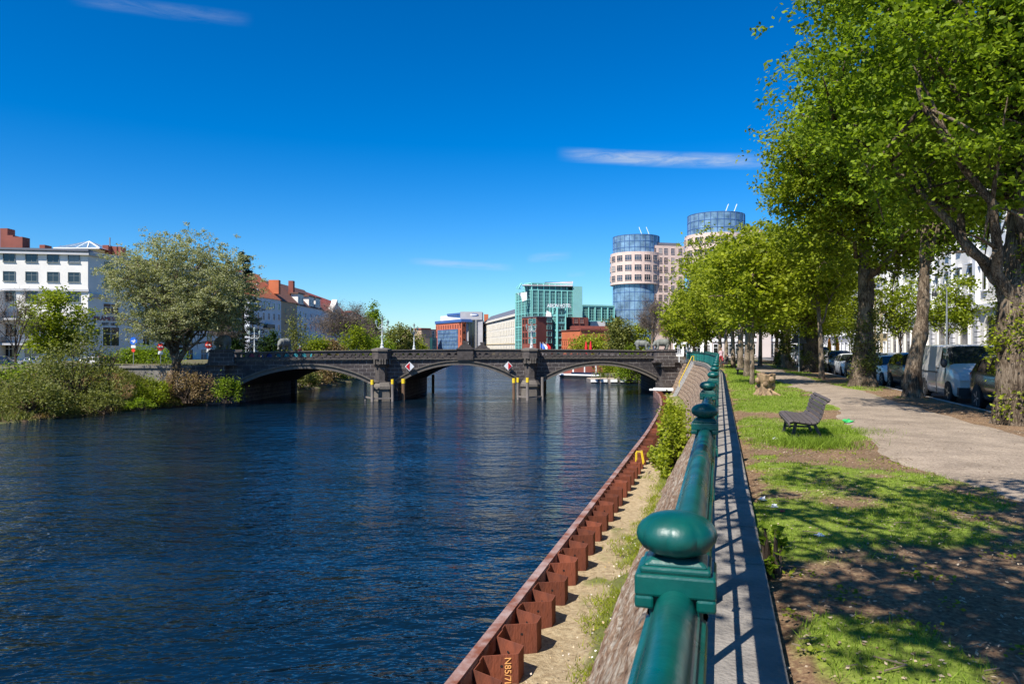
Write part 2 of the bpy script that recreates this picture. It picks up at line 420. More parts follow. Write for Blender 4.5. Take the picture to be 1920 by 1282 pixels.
# ================================================================ right bank
M['soil_base'] = mat('soil_base', (.12,.1,.07), .95, .3, .5)
mb = MB()
edge = [(float(railX(y))+.25, y) for y in np.arange(-38, 104, 4)]+[(24.2, 110), (22.5, 118.5), (24, 150), (30, 250), (32, 440)]
mb.add([(x, y, -.17) for x, y in edge]+[(x, y, -6) for x, y in edge], [(i, i+1, len(edge)+i+1, len(edge)+i) for i in range(len(edge)-1)])
k = len(mb.v); mb.add([(x, y, -.17) for x, y in edge]+[(900, y, -.17) for x, y in edge], [(len(edge)+i, len(edge)+i+1, i+1, i) for i in range(len(edge)-1)])
tag(mb.build('ground', M['soil_base']), kind='structure')
mb = MB(); mb.add([(-2500, 438, -.4), (3000, 438, -.4), (3000, 5000, -.4), (-2500, 5000, -.4), (-2500, 438, -6), (3000, 438, -6)], [(0, 1, 2, 3), (4, 5, 1, 0)])
tag(mb.build('far_ground', M['soil_base']), kind='structure')

# masks for the promenade: rows over Y, columns over the offset from the railing
def grass_mask(Y, D):
    X = lineX(Y)+D
    n = fbm(X*.55, Y*.55, 3, 5); n2 = fbm(X*2.2, Y*2.2, 9, 3)
    g = .47+.9*(n-.5)*1.5+.6*(n2-.5)+.35*(fbm(X*6, Y*6, 14, 2)-.5)
    g = g-.3*(1-sstep(4.6, 6.8, Y))                                   # worn bare near the camera
    g = g+.28*sstep(5.5, 7, Y)*(1-sstep(2.6, 3.4, D))                 # greener lawn strip
    g = g-.75*np.exp(-((Y-12.6)/1.2)**2-((D-2.4)/2.2)**2)             # worn soil in front of the bench
    g = g-.5*np.exp(-((Y-19.5)/1.2)**2)*(1-sstep(3.2, 4, D))
    g = g-.45*sstep(5.4, 6, D)*(1-.8*sstep(.55, .62, fbm(X*.3, Y*.3, 5)))   # leaf litter under the street trees
    g = g-.35*(1-sstep(.45, .75, D))
    return sstep(.32, .56, g)
def path_w(Y):                # left and right edge of the gravel, as offset from the railing
    l = np.interp(Y, [0, 5, 10, 16, 22, 35, 50, 90], [3.6, 3.3, 2.75, 3.1, 3.45, 3.3, 3.0, 2.9])+.15*np.sin(Y*.31)+.35*(fbm(Y*.6, Y*0, 21)-.5)*2 + .5*np.exp(-((Y-8)/1.6)**2)
    l = np.where(Y < 7.2, l+.9*(1-sstep(5.0, 7.2, Y)), l)
    r = np.interp(Y, [0, 10, 22, 35, 50, 90], [6.2, 6.0, 6.0, 5.5, 4.95, 4.8])+.12*np.sin(Y*.43+1)+.3*(fbm(Y*.5, Y*0+9, 22)-.5)*2
    return l, r
Ys = np.concatenate([np.arange(-6, 1.5, .5), np.arange(1.5, 16, .1), np.arange(16, 40, .3), np.arange(40, 104.1, 1.)])
Ds = np.linspace(0, 1, 76)
Yg, T = np.meshgrid(Ys, Ds, indexing='ij')
x0 = railX(Yg)+.4; x1 = lineX(Yg)+7.46
X = x0+(x1-x0)*T; D = X-lineX(Yg); Dr = X-railX(Yg)
gm = grass_mask(Yg, D)
Z = .018*(fbm(X*1.3, Yg*1.3, 31, 4)-.5)*2+.02*gm - .03*(1-sstep(0, .3, Dr-.4))
P = np.stack([X, Yg, Z], -1)
m, nt, b = nodes('promenade_ground'); b.inputs['Roughness'].default_value = .95; b.inputs['Specular IOR Level'].default_value = .15
a = N(nt, 'ShaderNodeAttribute', attribute_name='grass'); tcg = N(nt, 'ShaderNodeTexCoord')
def ramp(nt, src, e):
    cr = N(nt, 'ShaderNodeValToRGB')
    while len(cr.color_ramp.elements) < len(e): cr.color_ramp.elements.new(.5)
    for k, (p, c) in enumerate(e): cr.color_ramp.elements[k].position = p; cr.color_ramp.elements[k].color = c4(c)
    L(nt, src, cr.inputs[0]); return cr.outputs[0]
n1 = N(nt, 'ShaderNodeTexNoise', Scale=22.0, Detail=7.0, Roughness=.7); L(nt, tcg.outputs['Object'], n1.inputs['Vector'])
n0 = N(nt, 'ShaderNodeTexNoise', Scale=1.4, Detail=5.0); L(nt, tcg.outputs['Object'], n0.inputs['Vector'])
dirt = ramp(nt, n1.outputs[0], [(.3, (.08, .045, .026)), (.5, (.2, .125, .075)), (.7, (.36, .25, .16))])
gras = ramp(nt, n1.outputs[0], [(.3, (.085, .12, .015)), (.55, (.2, .27, .035)), (.75, (.32, .35, .08))])
mx = N(nt, 'ShaderNodeMix', data_type='RGBA')
s1 = N(nt, 'ShaderNodeMath', operation='ADD'); s2 = N(nt, 'ShaderNodeMath', operation='MULTIPLY_ADD')
L(nt, n1.outputs[0], s2.inputs[0]); s2.inputs[1].default_value = .9; s2.inputs[2].default_value = -.45
L(nt, a.outputs['Fac'], s1.inputs[0]); L(nt, s2.outputs[0], s1.inputs[1]); s1.use_clamp = True
L(nt, s1.outputs[0], mx.inputs[0]); L(nt, dirt, mx.inputs[6]); L(nt, gras, mx.inputs[7])
m3 = N(nt, 'ShaderNodeMix', data_type='RGBA', blend_type='MULTIPLY'); m3.inputs[0].default_value = .6
L(nt, mx.outputs[2], m3.inputs[6]); L(nt, ramp(nt, n0.outputs[0], [(.3, (.65, .65, .65)), (.7, (1.2, 1.15, 1.1))]), m3.inputs[7])
L(nt, m3.outputs[2], b.inputs['Base Color'])
bp = N(nt, 'ShaderNodeBump', Strength=.9, Distance=.03); L(nt, n1.outputs[0], bp.inputs['Height']); L(nt, bp.outputs[0], b.inputs['Normal'])
M['promenade'] = m
tag(grid_mesh('promenade_ground', P, m, {'grass': gm}), kind='structure')
# gravel path
pl, pr = path_w(Ys); T2 = np.linspace(0, 1, 12)
Yp, Tp = np.meshgrid(Ys, T2, indexing='ij')
Xp = lineX(Yp)+pl[:, None]+(pr-pl)[:, None]*Tp
Zp = .05-.045*np.abs(2*Tp-1)**6
m, nt, b = nodes('gravel_path'); b.inputs['Roughness'].default_value = .95; b.inputs['Specular IOR Level'].default_value = .15
tcp = N(nt, 'ShaderNodeTexCoord')
vo = N(nt, 'ShaderNodeTexVoronoi', Scale=45.0); L(nt, tcp.outputs['Object'], vo.inputs['Vector'])
n1 = N(nt, 'ShaderNodeTexNoise', Scale=1.1, Detail=7.0, Roughness=.6); L(nt, tcp.outputs['Object'], n1.inputs['Vector'])
n2 = N(nt, 'ShaderNodeTexNoise', Scale=30.0, Detail=6.0, Roughness=.75); L(nt, tcp.outputs['Object'], n2.inputs['Vector'])
ca = ramp(nt, n2.outputs[0], [(.3, (.15, .115, .085)), (.55, (.32, .26, .2)), (.75, (.52, .44, .35))])
cb = ramp(nt, n1.outputs[0], [(.35, (.72, .7, .68)), (.65, (1.1, 1.08, 1.05))])
mm = N(nt, 'ShaderNodeMix', data_type='RGBA', blend_type='MULTIPLY'); mm.inputs[0].default_value = 1
L(nt, ca, mm.inputs[6]); L(nt, cb, mm.inputs[7]); L(nt, mm.outputs[2], b.inputs['Base Color'])
bp = N(nt, 'ShaderNodeBump', Strength=.6, Distance=.012); L(nt, vo.outputs['Distance'], bp.inputs['Height']); L(nt, bp.outputs[0], b.inputs['Normal'])
M['gravel'] = m
tag(grid_mesh('path', np.stack([Xp, Yp, Zp], -1), m), kind='structure')
# street, kerbs, pavement
def strip(name, d0, d1, z, mt, y0=-12, y1=330, zlow=None):
    mb = MB(); a0, a1 = float(lineX(y0)), float(lineX(y1))
    q = [(a0+d0, y0), (a0+d1, y0), (a1+d1, y1), (a1+d0, y1)]
    if zlow is None: mb.add([(x, y, z) for x, y in q], [(0, 1, 2, 3)])
    else: mb.prism(q, zlow, z)
    return tag(mb.build(name, mt), kind='structure')
strip('road', 7.6, 15.4, -.12, M['asphalt'])
M['granite'] = mat('granite_kerb', (.32,.31,.3), .8, .3, 6, bump=.3, bscale=40)
M['paving'] = stonemat('pavement_slabs', (.3,.29,.28), (.26,.255,.25), (.12,.12,.12), .5, .5, uv=False, dirts=.5)
strip('kerb', 7.46, 7.6, .012, M['granite'], zlow=-.2)
strip('kerb', 15.4, 15.55, .0, M['granite'], zlow=-.2)
strip('pavement', 15.55, 21.5, -.004, M['paving'], zlow=-.25)

# ================================================================ left bank
BS = [((-68,0),(-84,3),-1),((-55,30),(-70,33),-1),((-42,60.6),(-55,63),-1),((-37.9,73),(-48.5,77),-.85),((-34.4,80.5),(-42,82),-.5),((-31.8,85),(-33.4,86),-.3),
      ((-30.6,98),(-34,99),-.3),((-30.2,103),(-40,105),-.3),((-29.5,120),(-41,122),-.4),((-29,144),(-42,146),-.5),((-33,200),(-48,202),-.6),((-45,300),(-60,302),-.6),((-70,440),(-90,440),-.5)]
par = np.linspace(0, len(BS)-1, 160); W_ = np.array([b_[0] for b_ in BS], float); T_ = np.array([b_[1] for b_ in BS], float); Tz = np.array([b_[2] for b_ in BS], float)
ii = np.arange(len(BS))
Wx, Wy, Tx, Ty, Tzz = [np.interp(par, ii, q) for q in (W_[:,0], W_[:,1], T_[:,0], T_[:,1], Tz)]
rows = []
for t in np.linspace(-.12, 1, 16):
    x = Wx+(Tx-Wx)*t; y = Wy+(Ty-Wy)*t
    s = sstep(0, 1, t)*.75+.25*max(t, 0)
    z = -4.35+(Tzz+4.35)*s if t > 0 else np.full_like(x, -5.2)
    z = z+.35*(fbm(x*.5, y*.5, 41)-.5)*2*(1 if 0 < t < .9 else 0)
    rows.append(np.stack([x, y, z], -1))
for d in (6, 30, 100, 300, 900):
    rows.append(np.stack([Tx-d, Ty+.2*d*0, Tzz+0*Tx], -1))
P = np.stack(rows, 1)
M['bank'] = mat('bank_soil', (.11,.12,.035), .95, .3, .8, bump=.8, bscale=9, col2=(.1,.065,.04), thr=(.42,.58))
tag(grid_mesh('river_bank', P, M['bank']), kind='structure')
# street along the left bank
mb = MB()
q = [(T_[i][0]-1.6, T_[i][1]) for i in range(0, 6)]; q2 = [(T_[i][0]-11, T_[i][1]+2) for i in range(0, 6)]
zz = [Tz[i]+.03 for i in range(6)]
mb.add([(p[0], p[1], z) for p, z in zip(q, zz)]+[(p[0], p[1], z) for p, z in zip(q2, zz)], [(i, i+1, 7+i, 6+i) for i in range(5)])
M['road_far'] = mat('road_far', (.2,.195,.19), .9, .2, 2)
tag(mb.build('road', M['road_far']), kind='structure')

# ================================================================ quay wall with coping
wy = np.concatenate([np.arange(-4, 30, .14), np.arange(30, 103.1, 1.)]); wx = railX(wy)
arc = np.concatenate([[0], np.cumsum(np.hypot(np.diff(wx), np.diff(wy)))])
ts = np.linspace(0, 1, 78)
WO = 2.2*1.04
qw = thing('quay_wall', 'sloping stone quay wall streaked brown, with flat stone coping under the green railing', 'wall', (float(railX(10)), 10, 0))
Yw, Tw = np.meshgrid(wy, ts, indexing='ij')
Xw = wx[:, None]-.13-Tw*WO*.955; Yw2 = Yw+Tw*WO*.27
Zw = -.22-Tw*4.3
rowi = np.floor(Tw*11.136); sh = (rowi % 2)*.425; blk = np.floor((arc[:, None]+sh)/.85); fr = np.abs((Tw*11.136) % 1-.5)*2; fx_ = np.abs(((arc[:, None]+sh)/.85) % 1-.5)*2
off = .05*(fbm(arc[:, None]*2.2+Tw*0, Tw*26, 51, 5)-.5)*2 + .1*(vnoise(blk*1.0+.5, rowi+.5, 5)-.5) - .05*sstep(.8, 1, fr) - .03*sstep(.9, 1, fx_)
Xw = Xw-off; Zw = Zw+off*.5
m, nt, b = nodes('quay_masonry'); b.inputs['Roughness'].default_value = .92; b.inputs['Specular IOR Level'].default_value = .2
tcq = N(nt, 'ShaderNodeTexCoord')
br = N(nt, 'ShaderNodeTexBrick'); L(nt, tcq.outputs['UV'], br.inputs['Vector'])
br.inputs['Color1'].default_value = (.33,.25,.18,1); br.inputs['Color2'].default_value = (.27,.19,.14,1); br.inputs['Mortar'].default_value = (.06,.05,.04,1)
br.inputs['Scale'].default_value = 1; br.inputs['Brick Width'].default_value = .85; br.inputs['Row Height'].default_value = .44; br.inputs['Mortar Size'].default_value = .025
mp = N(nt, 'ShaderNodeMapping'); mp.inputs['Scale'].default_value = (.9, 2.1, 1); L(nt, tcq.outputs['UV'], mp.inputs[0])
ns = N(nt, 'ShaderNodeTexNoise', Scale=2.2, Detail=8.0, Roughness=.7); L(nt, mp.outputs[0], ns.inputs['Vector'])
st = ramp(nt, ns.outputs[0], [(.36, (.1, .05, .026)), (.47, (.24, .135, .075)), (.53, (.36, .28, .2)), (.62, (.54, .48, .39))])
nb = N(nt, 'ShaderNodeTexNoise', Scale=.35, Detail=4.0); L(nt, tcq.outputs['UV'], nb.inputs['Vector'])
sepu = N(nt, 'ShaderNodeSeparateXYZ'); L(nt, tcq.outputs['UV'], sepu.inputs[0])
mr = N(nt, 'ShaderNodeMapRange'); L(nt, sepu.outputs[0], mr.inputs[0]); mr.inputs[1].default_value = 22; mr.inputs[2].default_value = 60; mr.inputs[3].default_value = .7; mr.inputs[4].default_value = .3
mx = N(nt, 'ShaderNodeMix', data_type='RGBA'); L(nt, mr.outputs[0], mx.inputs[0]); L(nt, br.outputs[0], mx.inputs[6]); L(nt, st, mx.inputs[7])
nf = N(nt, 'ShaderNodeTexNoise', Scale=9.0, Detail=8.0, Roughness=.75); L(nt, tcq.outputs['UV'], nf.inputs['Vector'])
m2 = N(nt, 'ShaderNodeMix', data_type='RGBA', blend_type='MULTIPLY'); m2.inputs[0].default_value = .8
L(nt, mx.outputs[2], m2.inputs[6]); L(nt, ramp(nt, nf.outputs[0], [(.35, (.5, .48, .45)), (.65, (1.25, 1.22, 1.2))]), m2.inputs[7])
L(nt, m2.outputs[2], b.inputs['Base Color'])
ad = N(nt, 'ShaderNodeMath', operation='ADD'); L(nt, ns.outputs[0], ad.inputs[0]); L(nt, nf.outputs[0], ad.inputs[1])
a2 = N(nt, 'ShaderNodeMath', operation='SUBTRACT'); L(nt, ad.outputs[0], a2.inputs[0]); L(nt, br.outputs['Fac'], a2.inputs[1])
bp = N(nt, 'ShaderNodeBump', Strength=.9, Distance=.06); L(nt, a2.outputs[0], bp.inputs['Height']); L(nt, bp.outputs[0], b.inputs['Normal'])
UV = np.stack([np.broadcast_to(arc[:, None], Tw.shape), Tw*4.9], -1)
off3 = np.array(qw.location)
o = grid_mesh('wall_face', np.stack([Xw, Yw2, Zw], -1)-off3, m, uv=UV, parent=qw)
M['coping'] = mat('coping_stone', (.3,.27,.235), .9, .35, 2.2, bump=.5, bscale=35, col2=(.15,.135,.12), spec=.2)
mb = MB(); y = -3.8
while y < 102:
    ln = random.uniform(1.15, 1.4); y2 = y+ln*.963
    a0, a1 = float(railX(y+.006)), float(railX(y2-.006)); j = random.uniform(-.006, .006)
    q = [(a0-.2, y+.01), (a0+.4, y+.01-.1), (a1+.4, y2-.006-.1), (a1-.2, y2-.006)]
    zt = .15+random.uniform(-.004, .004)
    qt = [(a0-.185, y+.012), (a0+.385+j, y-.086), (a1+.385+j, y2-.118), (a1-.185, y2-.012)]
    mb.prism(q, -.24, zt-.012); mb.prism(q, zt-.012, zt, top=qt)
    y = y2
mb.build('coping', M['coping'], qw, world=True)
# stairs set in the far end of the wall
qs = thing('quay_stairs', 'narrow stone steps down the far end of the quay wall with yellow handrail', 'stairs', (float(railX(91)), 91, 0))
mb = MB(); rz = -math.atan2(float(railX(93)-railX(90)), 3.0)
tdir = Vector((math.sin(-rz), math.cos(-rz), 0)); ndir = Vector((-tdir.y, tdir.x, 0))
c0 = Vector((float(railX(91)), 91, 0))+ndir*.15
for i in range(17):
    p = c0+ndir*(.02+i*.13)+Vector((0, 0, -.1-.255*i))
    mb.box(p+Vector((0, 0, -.12)), (.34, 1.3, .27), rz=rz)
for sgn in (-1, 1):
    a_ = c0+tdir*.75*sgn+Vector((0, 0, .0)); b_ = a_+ndir*2.3+Vector((0, 0, -4.3)); mb.bar(a_, b_, .2, .25)
mb.build('step', M['granite'], qs, world=True)
M['yellow'] = mat('yellow_paint', (.75,.52,.02), .5, .15, 5)
mb = MB(); a_ = c0+tdir*-.75+Vector((0, 0, .25)); b_ = a_+ndir*1.75+Vector((0, 0, -3.2))
mb.tube([a_+Vector((0,0,-.3)), a_+Vector((0,0,.55)), a_+ndir*.2+Vector((0,0,.5)), b_+Vector((0,0,.5)), b_+Vector((0,0,-.3))], .045, 6)
mb.build('handrail', M['yellow'], qs, world=True)

# ================================================================ sand ledge
ly = np.concatenate([np.arange(5, 40, .2), np.arange(40, 96, .8)]); tt = np.linspace(0, 1, 26)
Yl, Tl = np.meshgrid(ly, tt, indexing='ij')
xa = pileX(Yl)+.02; xb = railX(Yl-.6)-2.05
Xl = xa+(xb-xa)*Tl
gl = fbm(Xl*.9, Yl*.9, 61, 4); gl2 = .12+.9*(gl-.5)*2+.4*sstep(.7, .98, Tl)+.55*sstep(30, 46, Yl)-.2*(1-sstep(.2, .5, Tl))
gl2 = sstep(.35, .75, gl2)
Zl = -4.28+.09*(fbm(Xl*1.1, Yl*1.1, 62, 5)-.5)*2+.12*sstep(.75, 1, Tl)+.06*gl2
m, nt, b = nodes('sand_ledge'); b.inputs['Roughness'].default_value = .95; b.inputs['Specular IOR Level'].default_value = .1
a = N(nt, 'ShaderNodeAttribute', attribute_name='grass'); tcs = N(nt, 'ShaderNodeTexCoord')
n1 = N(nt, 'ShaderNodeTexNoise', Scale=7.0, Detail=9.0, Roughness=.75); L(nt, tcs.outputs['Object'], n1.inputs['Vector'])
sand = ramp(nt, n1.outputs[0], [(.3, (.2, .14, .08)), (.48, (.42, .32, .19)), (.7, (.62, .5, .33))])
gras = ramp(nt, n1.outputs[0], [(.3, (.06, .08, .02)), (.55, (.17, .19, .05)), (.75, (.34, .3, .13))])
s1 = N(nt, 'ShaderNodeMath', operation='MULTIPLY_ADD'); L(nt, n1.outputs[0], s1.inputs[0]); s1.inputs[1].default_value = 1.6
s2 = N(nt, 'ShaderNodeMath', operation='ADD'); s1.inputs[2].default_value = -.85; L(nt, s1.outputs[0], s2.inputs[0]); L(nt, a.outputs['Fac'], s2.inputs[1]); s2.use_clamp = True
mx = N(nt, 'ShaderNodeMix', data_type='RGBA'); L(nt, s2.outputs[0], mx.inputs[0]); L(nt, sand, mx.inputs[6]); L(nt, gras, mx.inputs[7])
L(nt, mx.outputs[2], b.inputs['Base Color'])
bp = N(nt, 'ShaderNodeBump', Strength=1.0, Distance=.12); L(nt, n1.outputs[0], bp.inputs['Height']); L(nt, bp.outputs[0], b.inputs['Normal'])
tag(grid_mesh('sand_ledge', np.stack([Xl, Yl, Zl], -1), m, {'grass': gl2}), kind='structure')

# ================================================================ sheet piling
M['rust'] = mat('rusty_steel', (.19,.065,.035), .92, .4, 2.6, bump=.5, bscale=22, col2=(.05,.027,.024), stretch=(1,1,.25), spec=.25, thr=(.35,.62))
_m = M['rust']; _nt = _m.node_tree; _b = _nt.nodes['Principled BSDF']; _oi = N(_nt, 'ShaderNodeObjectInfo')
_cr = N(_nt, 'ShaderNodeValToRGB'); _cr.color_ramp.elements[0].color = (.55, .5, .5, 1); _cr.color_ramp.elements[1].color = (1.25, 1.05, 1, 1); L(_nt, _oi.outputs['Random'], _cr.inputs[0])
_mx = N(_nt, 'ShaderNodeMix', data_type='RGBA', blend_type='MULTIPLY'); _mx.inputs[0].default_value = 1; _o = _b.inputs['Base Color'].links[0].from_socket; L(_nt, _o, _mx.inputs[6]); L(_nt, _cr.outputs[0], _mx.inputs[7]); L(_nt, _mx.outputs[2], _b.inputs['Base Color'])
M['waler'] = mat('waler_steel', (.3,.21,.19), .75, .25, 1.6, bump=.3, bscale=25, col2=(.17,.06,.035), spec=.25, thr=(.4,.6))
sp = thing('sheet_pile_wall', 'rusty zigzag sheet pile wall along the water edge with flat steel capping beam', 'sheet piling', (float(pileX(10)), 10, WZ))
def pile_mesh():
    mb = MB(); th = .022
    pl = [(0,.02), (.2,.02), (.46,.6), (.82,.6), (1.1,.02), (1.43,.02)]      # along, outward
    def offp(t):
        out = []
        for i, p in enumerate(pl):
            a = Vector(pl[max(i-1, 0)]); b_ = Vector(pl[min(i+1, len(pl)-1)])
            d = (b_-a).normalized(); out.append((p[0]-d.y*t, p[1]+d.x*t))
        return out
    A = offp(0); B = offp(th)
    for i in range(len(pl)-1):
        mb.prism([A[i], A[i+1], B[i+1], B[i]], -5.2, -3.7+.0)
    return mb
pm = pile_mesh()
def along_to_world(me_v, y0):
    return me_v
base_pm = None; y = 7.45; k = 0; piles = []
while y < 93.5:
    x = float(pileX(y)); x2 = float(pileX(y+1.38)); ang = math.atan2(1.38, x2-x)
    if base_pm is None:
        base_pm = MB(); base_pm.v = [(a_, -b_, c_-WZ) for a_, b_, c_ in pm.v]; base_pm.f = [f[::-1] for f in pm.f]; base_pm.m = pm.m
        base_me = base_pm.mesh('sheet_pile', M['rust'])
    o = link_mesh('sheet_pile', base_me, sp, (x-sp.location.x+random.uniform(-.02,.02), y-sp.location.y, random.uniform(-.07, .03)), ang+random.uniform(-.02, .02))
    piles.append(o); y += 1.43*math.sin(ang)
mb = MB()
for i in range(len(mb.v)): pass
seg = np.arange(6, 95, 1.5)
for a_, b_ in zip(seg[:-1], seg[1:]):
    pa = Vector((float(pileX(a_)), a_, 0)); pb = Vector((float(pileX(b_)), b_, 0)); d = (pb-pa).normalized(); nn = Vector((-d.y, d.x, 0))
    q = [pa+nn*.2, pa-nn*.0, pb-nn*.0, pb+nn*.2]
    mb.prism([(p.x, p.y) for p in q], -3.70, -3.66); mb.prism([(p.x, p.y) for p in [pa+nn*.21, pa+nn*.18, pb+nn*.18, pb+nn*.21]], -4.9, -3.7)
    mb.prism([(p.x, p.y) for p in [pa+nn*.015, pa-nn*.012, pb-nn*.012, pb+nn*.015]], -3.98, -3.7)
mb.build('capping_beam', M['waler'], sp, world=True)
# bolt holes and chalk marking on the pile faces turned to the camera
M['hole'] = mat('hole_dark', (.01,.008,.008), 1, .1, 3)
mb = MB()
hole_m = None
for i, o in enumerate(piles[:22]):
    # face from (.2,.02) to (.46,.6)
    p0 = Vector((.2, -.02, 0)); p1 = Vector((.46, -.6, 0)); d = (p1-p0).normalized(); nrm = Vector((d.y, -d.x, 0))
    if hole_m is None:
        hb = MB()
        for f0 in ((p0, d, .34), (Vector((.82, -.6, 0)), (Vector((1.1, -.02, 0))-Vector((.82, -.6, 0))).normalized(), .34)):
            c = f0[0]+f0[1]*f0[2]; n_ = Vector((f0[1].y, -f0[1].x, 0)); 
            if f0[1].y > 0: n_ = -n_
            for sg in (1,):
                kk = len(hb.v); cc = c+Vector((0, 0, .6))
                for sgn in (-.004, .026):
                    kk = len(hb.v)
                    vs = [cc+n_*0+Vector((d.y, -d.x, 0))*0 for _ in ()]
                    for j in range(10):
                        a_ = 2*math.pi*j/10
                        q = cc+f0[1]*.026*math.cos(a_)+Vector((0, 0, .026*math.sin(a_)))+n_*sgn
                        hb.v.append(tuple(q))
                    hb.f.append(tuple(range(kk, kk+10))); hb.m.append(0)
        hole_m = hb.mesh('bolt_hole', M['hole'])
    link_mesh('bolt_hole', hole_m, o)
# ================================================================ green railing
m = mat('green_paint', (.0,.085,.068), .3, .3, 5, bump=.05, bscale=40, col2=(.0,.04,.037), spec=.5)
M['green'] = m
nt = m.node_tree; b = nt.nodes['Principled BSDF']; tcr = N(nt, 'ShaderNodeTexCoord')
nw = N(nt, 'ShaderNodeTexNoise', Scale=38.0, Detail=8.0, Roughness=.7); L(nt, tcr.outputs['Object'], nw.inputs['Vector'])
n3 = N(nt, 'ShaderNodeTexNoise', Scale=4.0, Detail=3.0); L(nt, tcr.outputs['Object'], n3.inputs['Vector'])
mm = N(nt, 'ShaderNodeMath', operation='MULTIPLY'); L(nt, nw.outputs[0], mm.inputs[0]); L(nt, n3.outputs[0], mm.inputs[1])
chip = N(nt, 'ShaderNodeMapRange'); chip.inputs[1].default_value = .4; chip.inputs[2].default_value = .42; L(nt, mm.outputs[0], chip.inputs[0])
old = b.inputs['Base Color'].links[0].from_socket; mxc = N(nt, 'ShaderNodeMix', data_type='RGBA'); L(nt, chip.outputs[0], mxc.inputs[0]); L(nt, old, mxc.inputs[6]); mxc.inputs[7].default_value = (.09, .06, .045, 1); L(nt, mxc.outputs[2], b.inputs['Base Color'])
rr_ = N(nt, 'ShaderNodeMapRange'); rr_.inputs[1].default_value = .35; rr_.inputs[2].default_value = .7; rr_.inputs[3].default_value = .2; rr_.inputs[4].default_value = .55; L(nt, n3.outputs[0], rr_.inputs[0]); L(nt, rr_.outputs[0], b.inputs['Roughness'])
M['teal_far'] = mat('teal_paint', (.02,.19,.17), .45, .25, 4, spec=.4)
rl = thing('railing', 'green painted iron railing with rounded mushroom caps along the quay wall', 'railing', (float(railX(1.6)), 1.6, .15))
def post_mesh():
    mb = MB()
    mb.box((0, 0, .5), (.085, .085, 1.0)); mb.box((0, 0, .06), (.14, .14, .12)); mb.box((0, 0, .14), (.115, .115, .04))
    mb.box((0, 0, .96), (.105, .105, .03))
    # cap block with an arched underside where the rail enters
    prof = [(-.088,.985),(-.088,1.085)]+[(.088,1.085),(.088,.985)]
    mb.box((0, 0, 1.105), (.166, .14, .046)); mb.box((-.063, 0, 1.07), (.04, .14, .028)); mb.box((.063, 0, 1.07), (.04, .14, .028)); mb.box((0, 0, 1.03), (.11, .1, .11))
    mb.box((0, 0, 1.135), (.146, .124, .016)); mb.prism([(-.068,-.058),(.068,-.058),(.068,.058),(-.068,.058)], 1.143, 1.158, top=[(-.05,-.045),(.05,-.045),(.05,.045),(-.05,.045)])
    me = mb.mesh('post', M['green'])
    return me
def finial_mesh():
    mb = MB(); n = 64
    prof = [(.034,-.05),(.036,-.046),(.034,-.044),(.036,-.042),(.052,-.038),(.072,-.028),(.083,-.012),(.0855,0),(.083,.013),(.075,.025),(.06,.036),(.04,.043),(.02,.047),(.004,.048)]
    k = 0
    mb.lathe(prof, (0, 0, 1.2), n, ridge=.0)
    # shallow ribs running up the cap
    vs = []
    for v in mb.v:
        a = math.atan2(v[1], v[0]); r = math.hypot(v[0], v[1])
        if r > .045: r *= 1-.06*(1-abs(math.sin(4*a+.7854))**.4)*min(1, (r-.03)/.04)
        vs.append((r*math.cos(a), r*math.sin(a), v[2]))
    mb.v = vs
    return mb.mesh('finial', M['green'], smooth=True)
pm_, fm_ = post_mesh(), finial_mesh()
bv = None
PY = [1.594+3.11*i*1.0 for i in range(-2, 33)]
PY = [y for y in PY if y < 100]
pts = []
for i, y in enumerate(PY):
    x = float(railX(y)); x2 = float(railX(y+.5)); rz = -math.atan2(x2-x, .5)
    if i == 4: x -= .03
    pts.append((x, y, rz))
def rel(p): return (p[0]-rl.location.x, p[1]-rl.location.y, p[2]-rl.location.z)
for (x, y, rz) in pts:
    o = link_mesh('post', pm_, rl, rel((x, y, .15)), rz); 
    bvm = o.modifiers.new('bevel', 'BEVEL'); bvm.width = .006; bvm.segments = 2; bvm.limit_method = 'ANGLE'
    link_mesh('finial', fm_, o)
def rail_prof(mb, a, b):            # moulded hand rail: round top with side fillets
    a = Vector(a); b = Vector(b); d = (b-a).normalized(); s = Vector((d.y, -d.x, 0))
    pf = []
    for t in np.linspace(0, math.pi, 13): pf.append((.042*math.cos(t), .02+.046*math.sin(t)))
    pf = [(.062,-.03),(.066,-.018),(.062,-.004),(.05,.002),(.05,.012),(.043,.018)]+pf+[(-.043,.018),(-.05,.012),(-.05,.002),(-.062,-.004),(-.066,-.018),(-.062,-.03)]
    k = len(mb.v); n = len(pf)
    for p in (a, b):
        for q in pf: mb.v.append(tuple(p+s*q[0]+Vector((0, 0, q[1]))))
    for i in range(n-1): mb.f.append((k+i, k+i+1, k+n+i+1, k+n+i)); mb.m.append(0)
    mb.f.append((k+n-1, k, k+n, k+2*n-1)); mb.m.append(0)
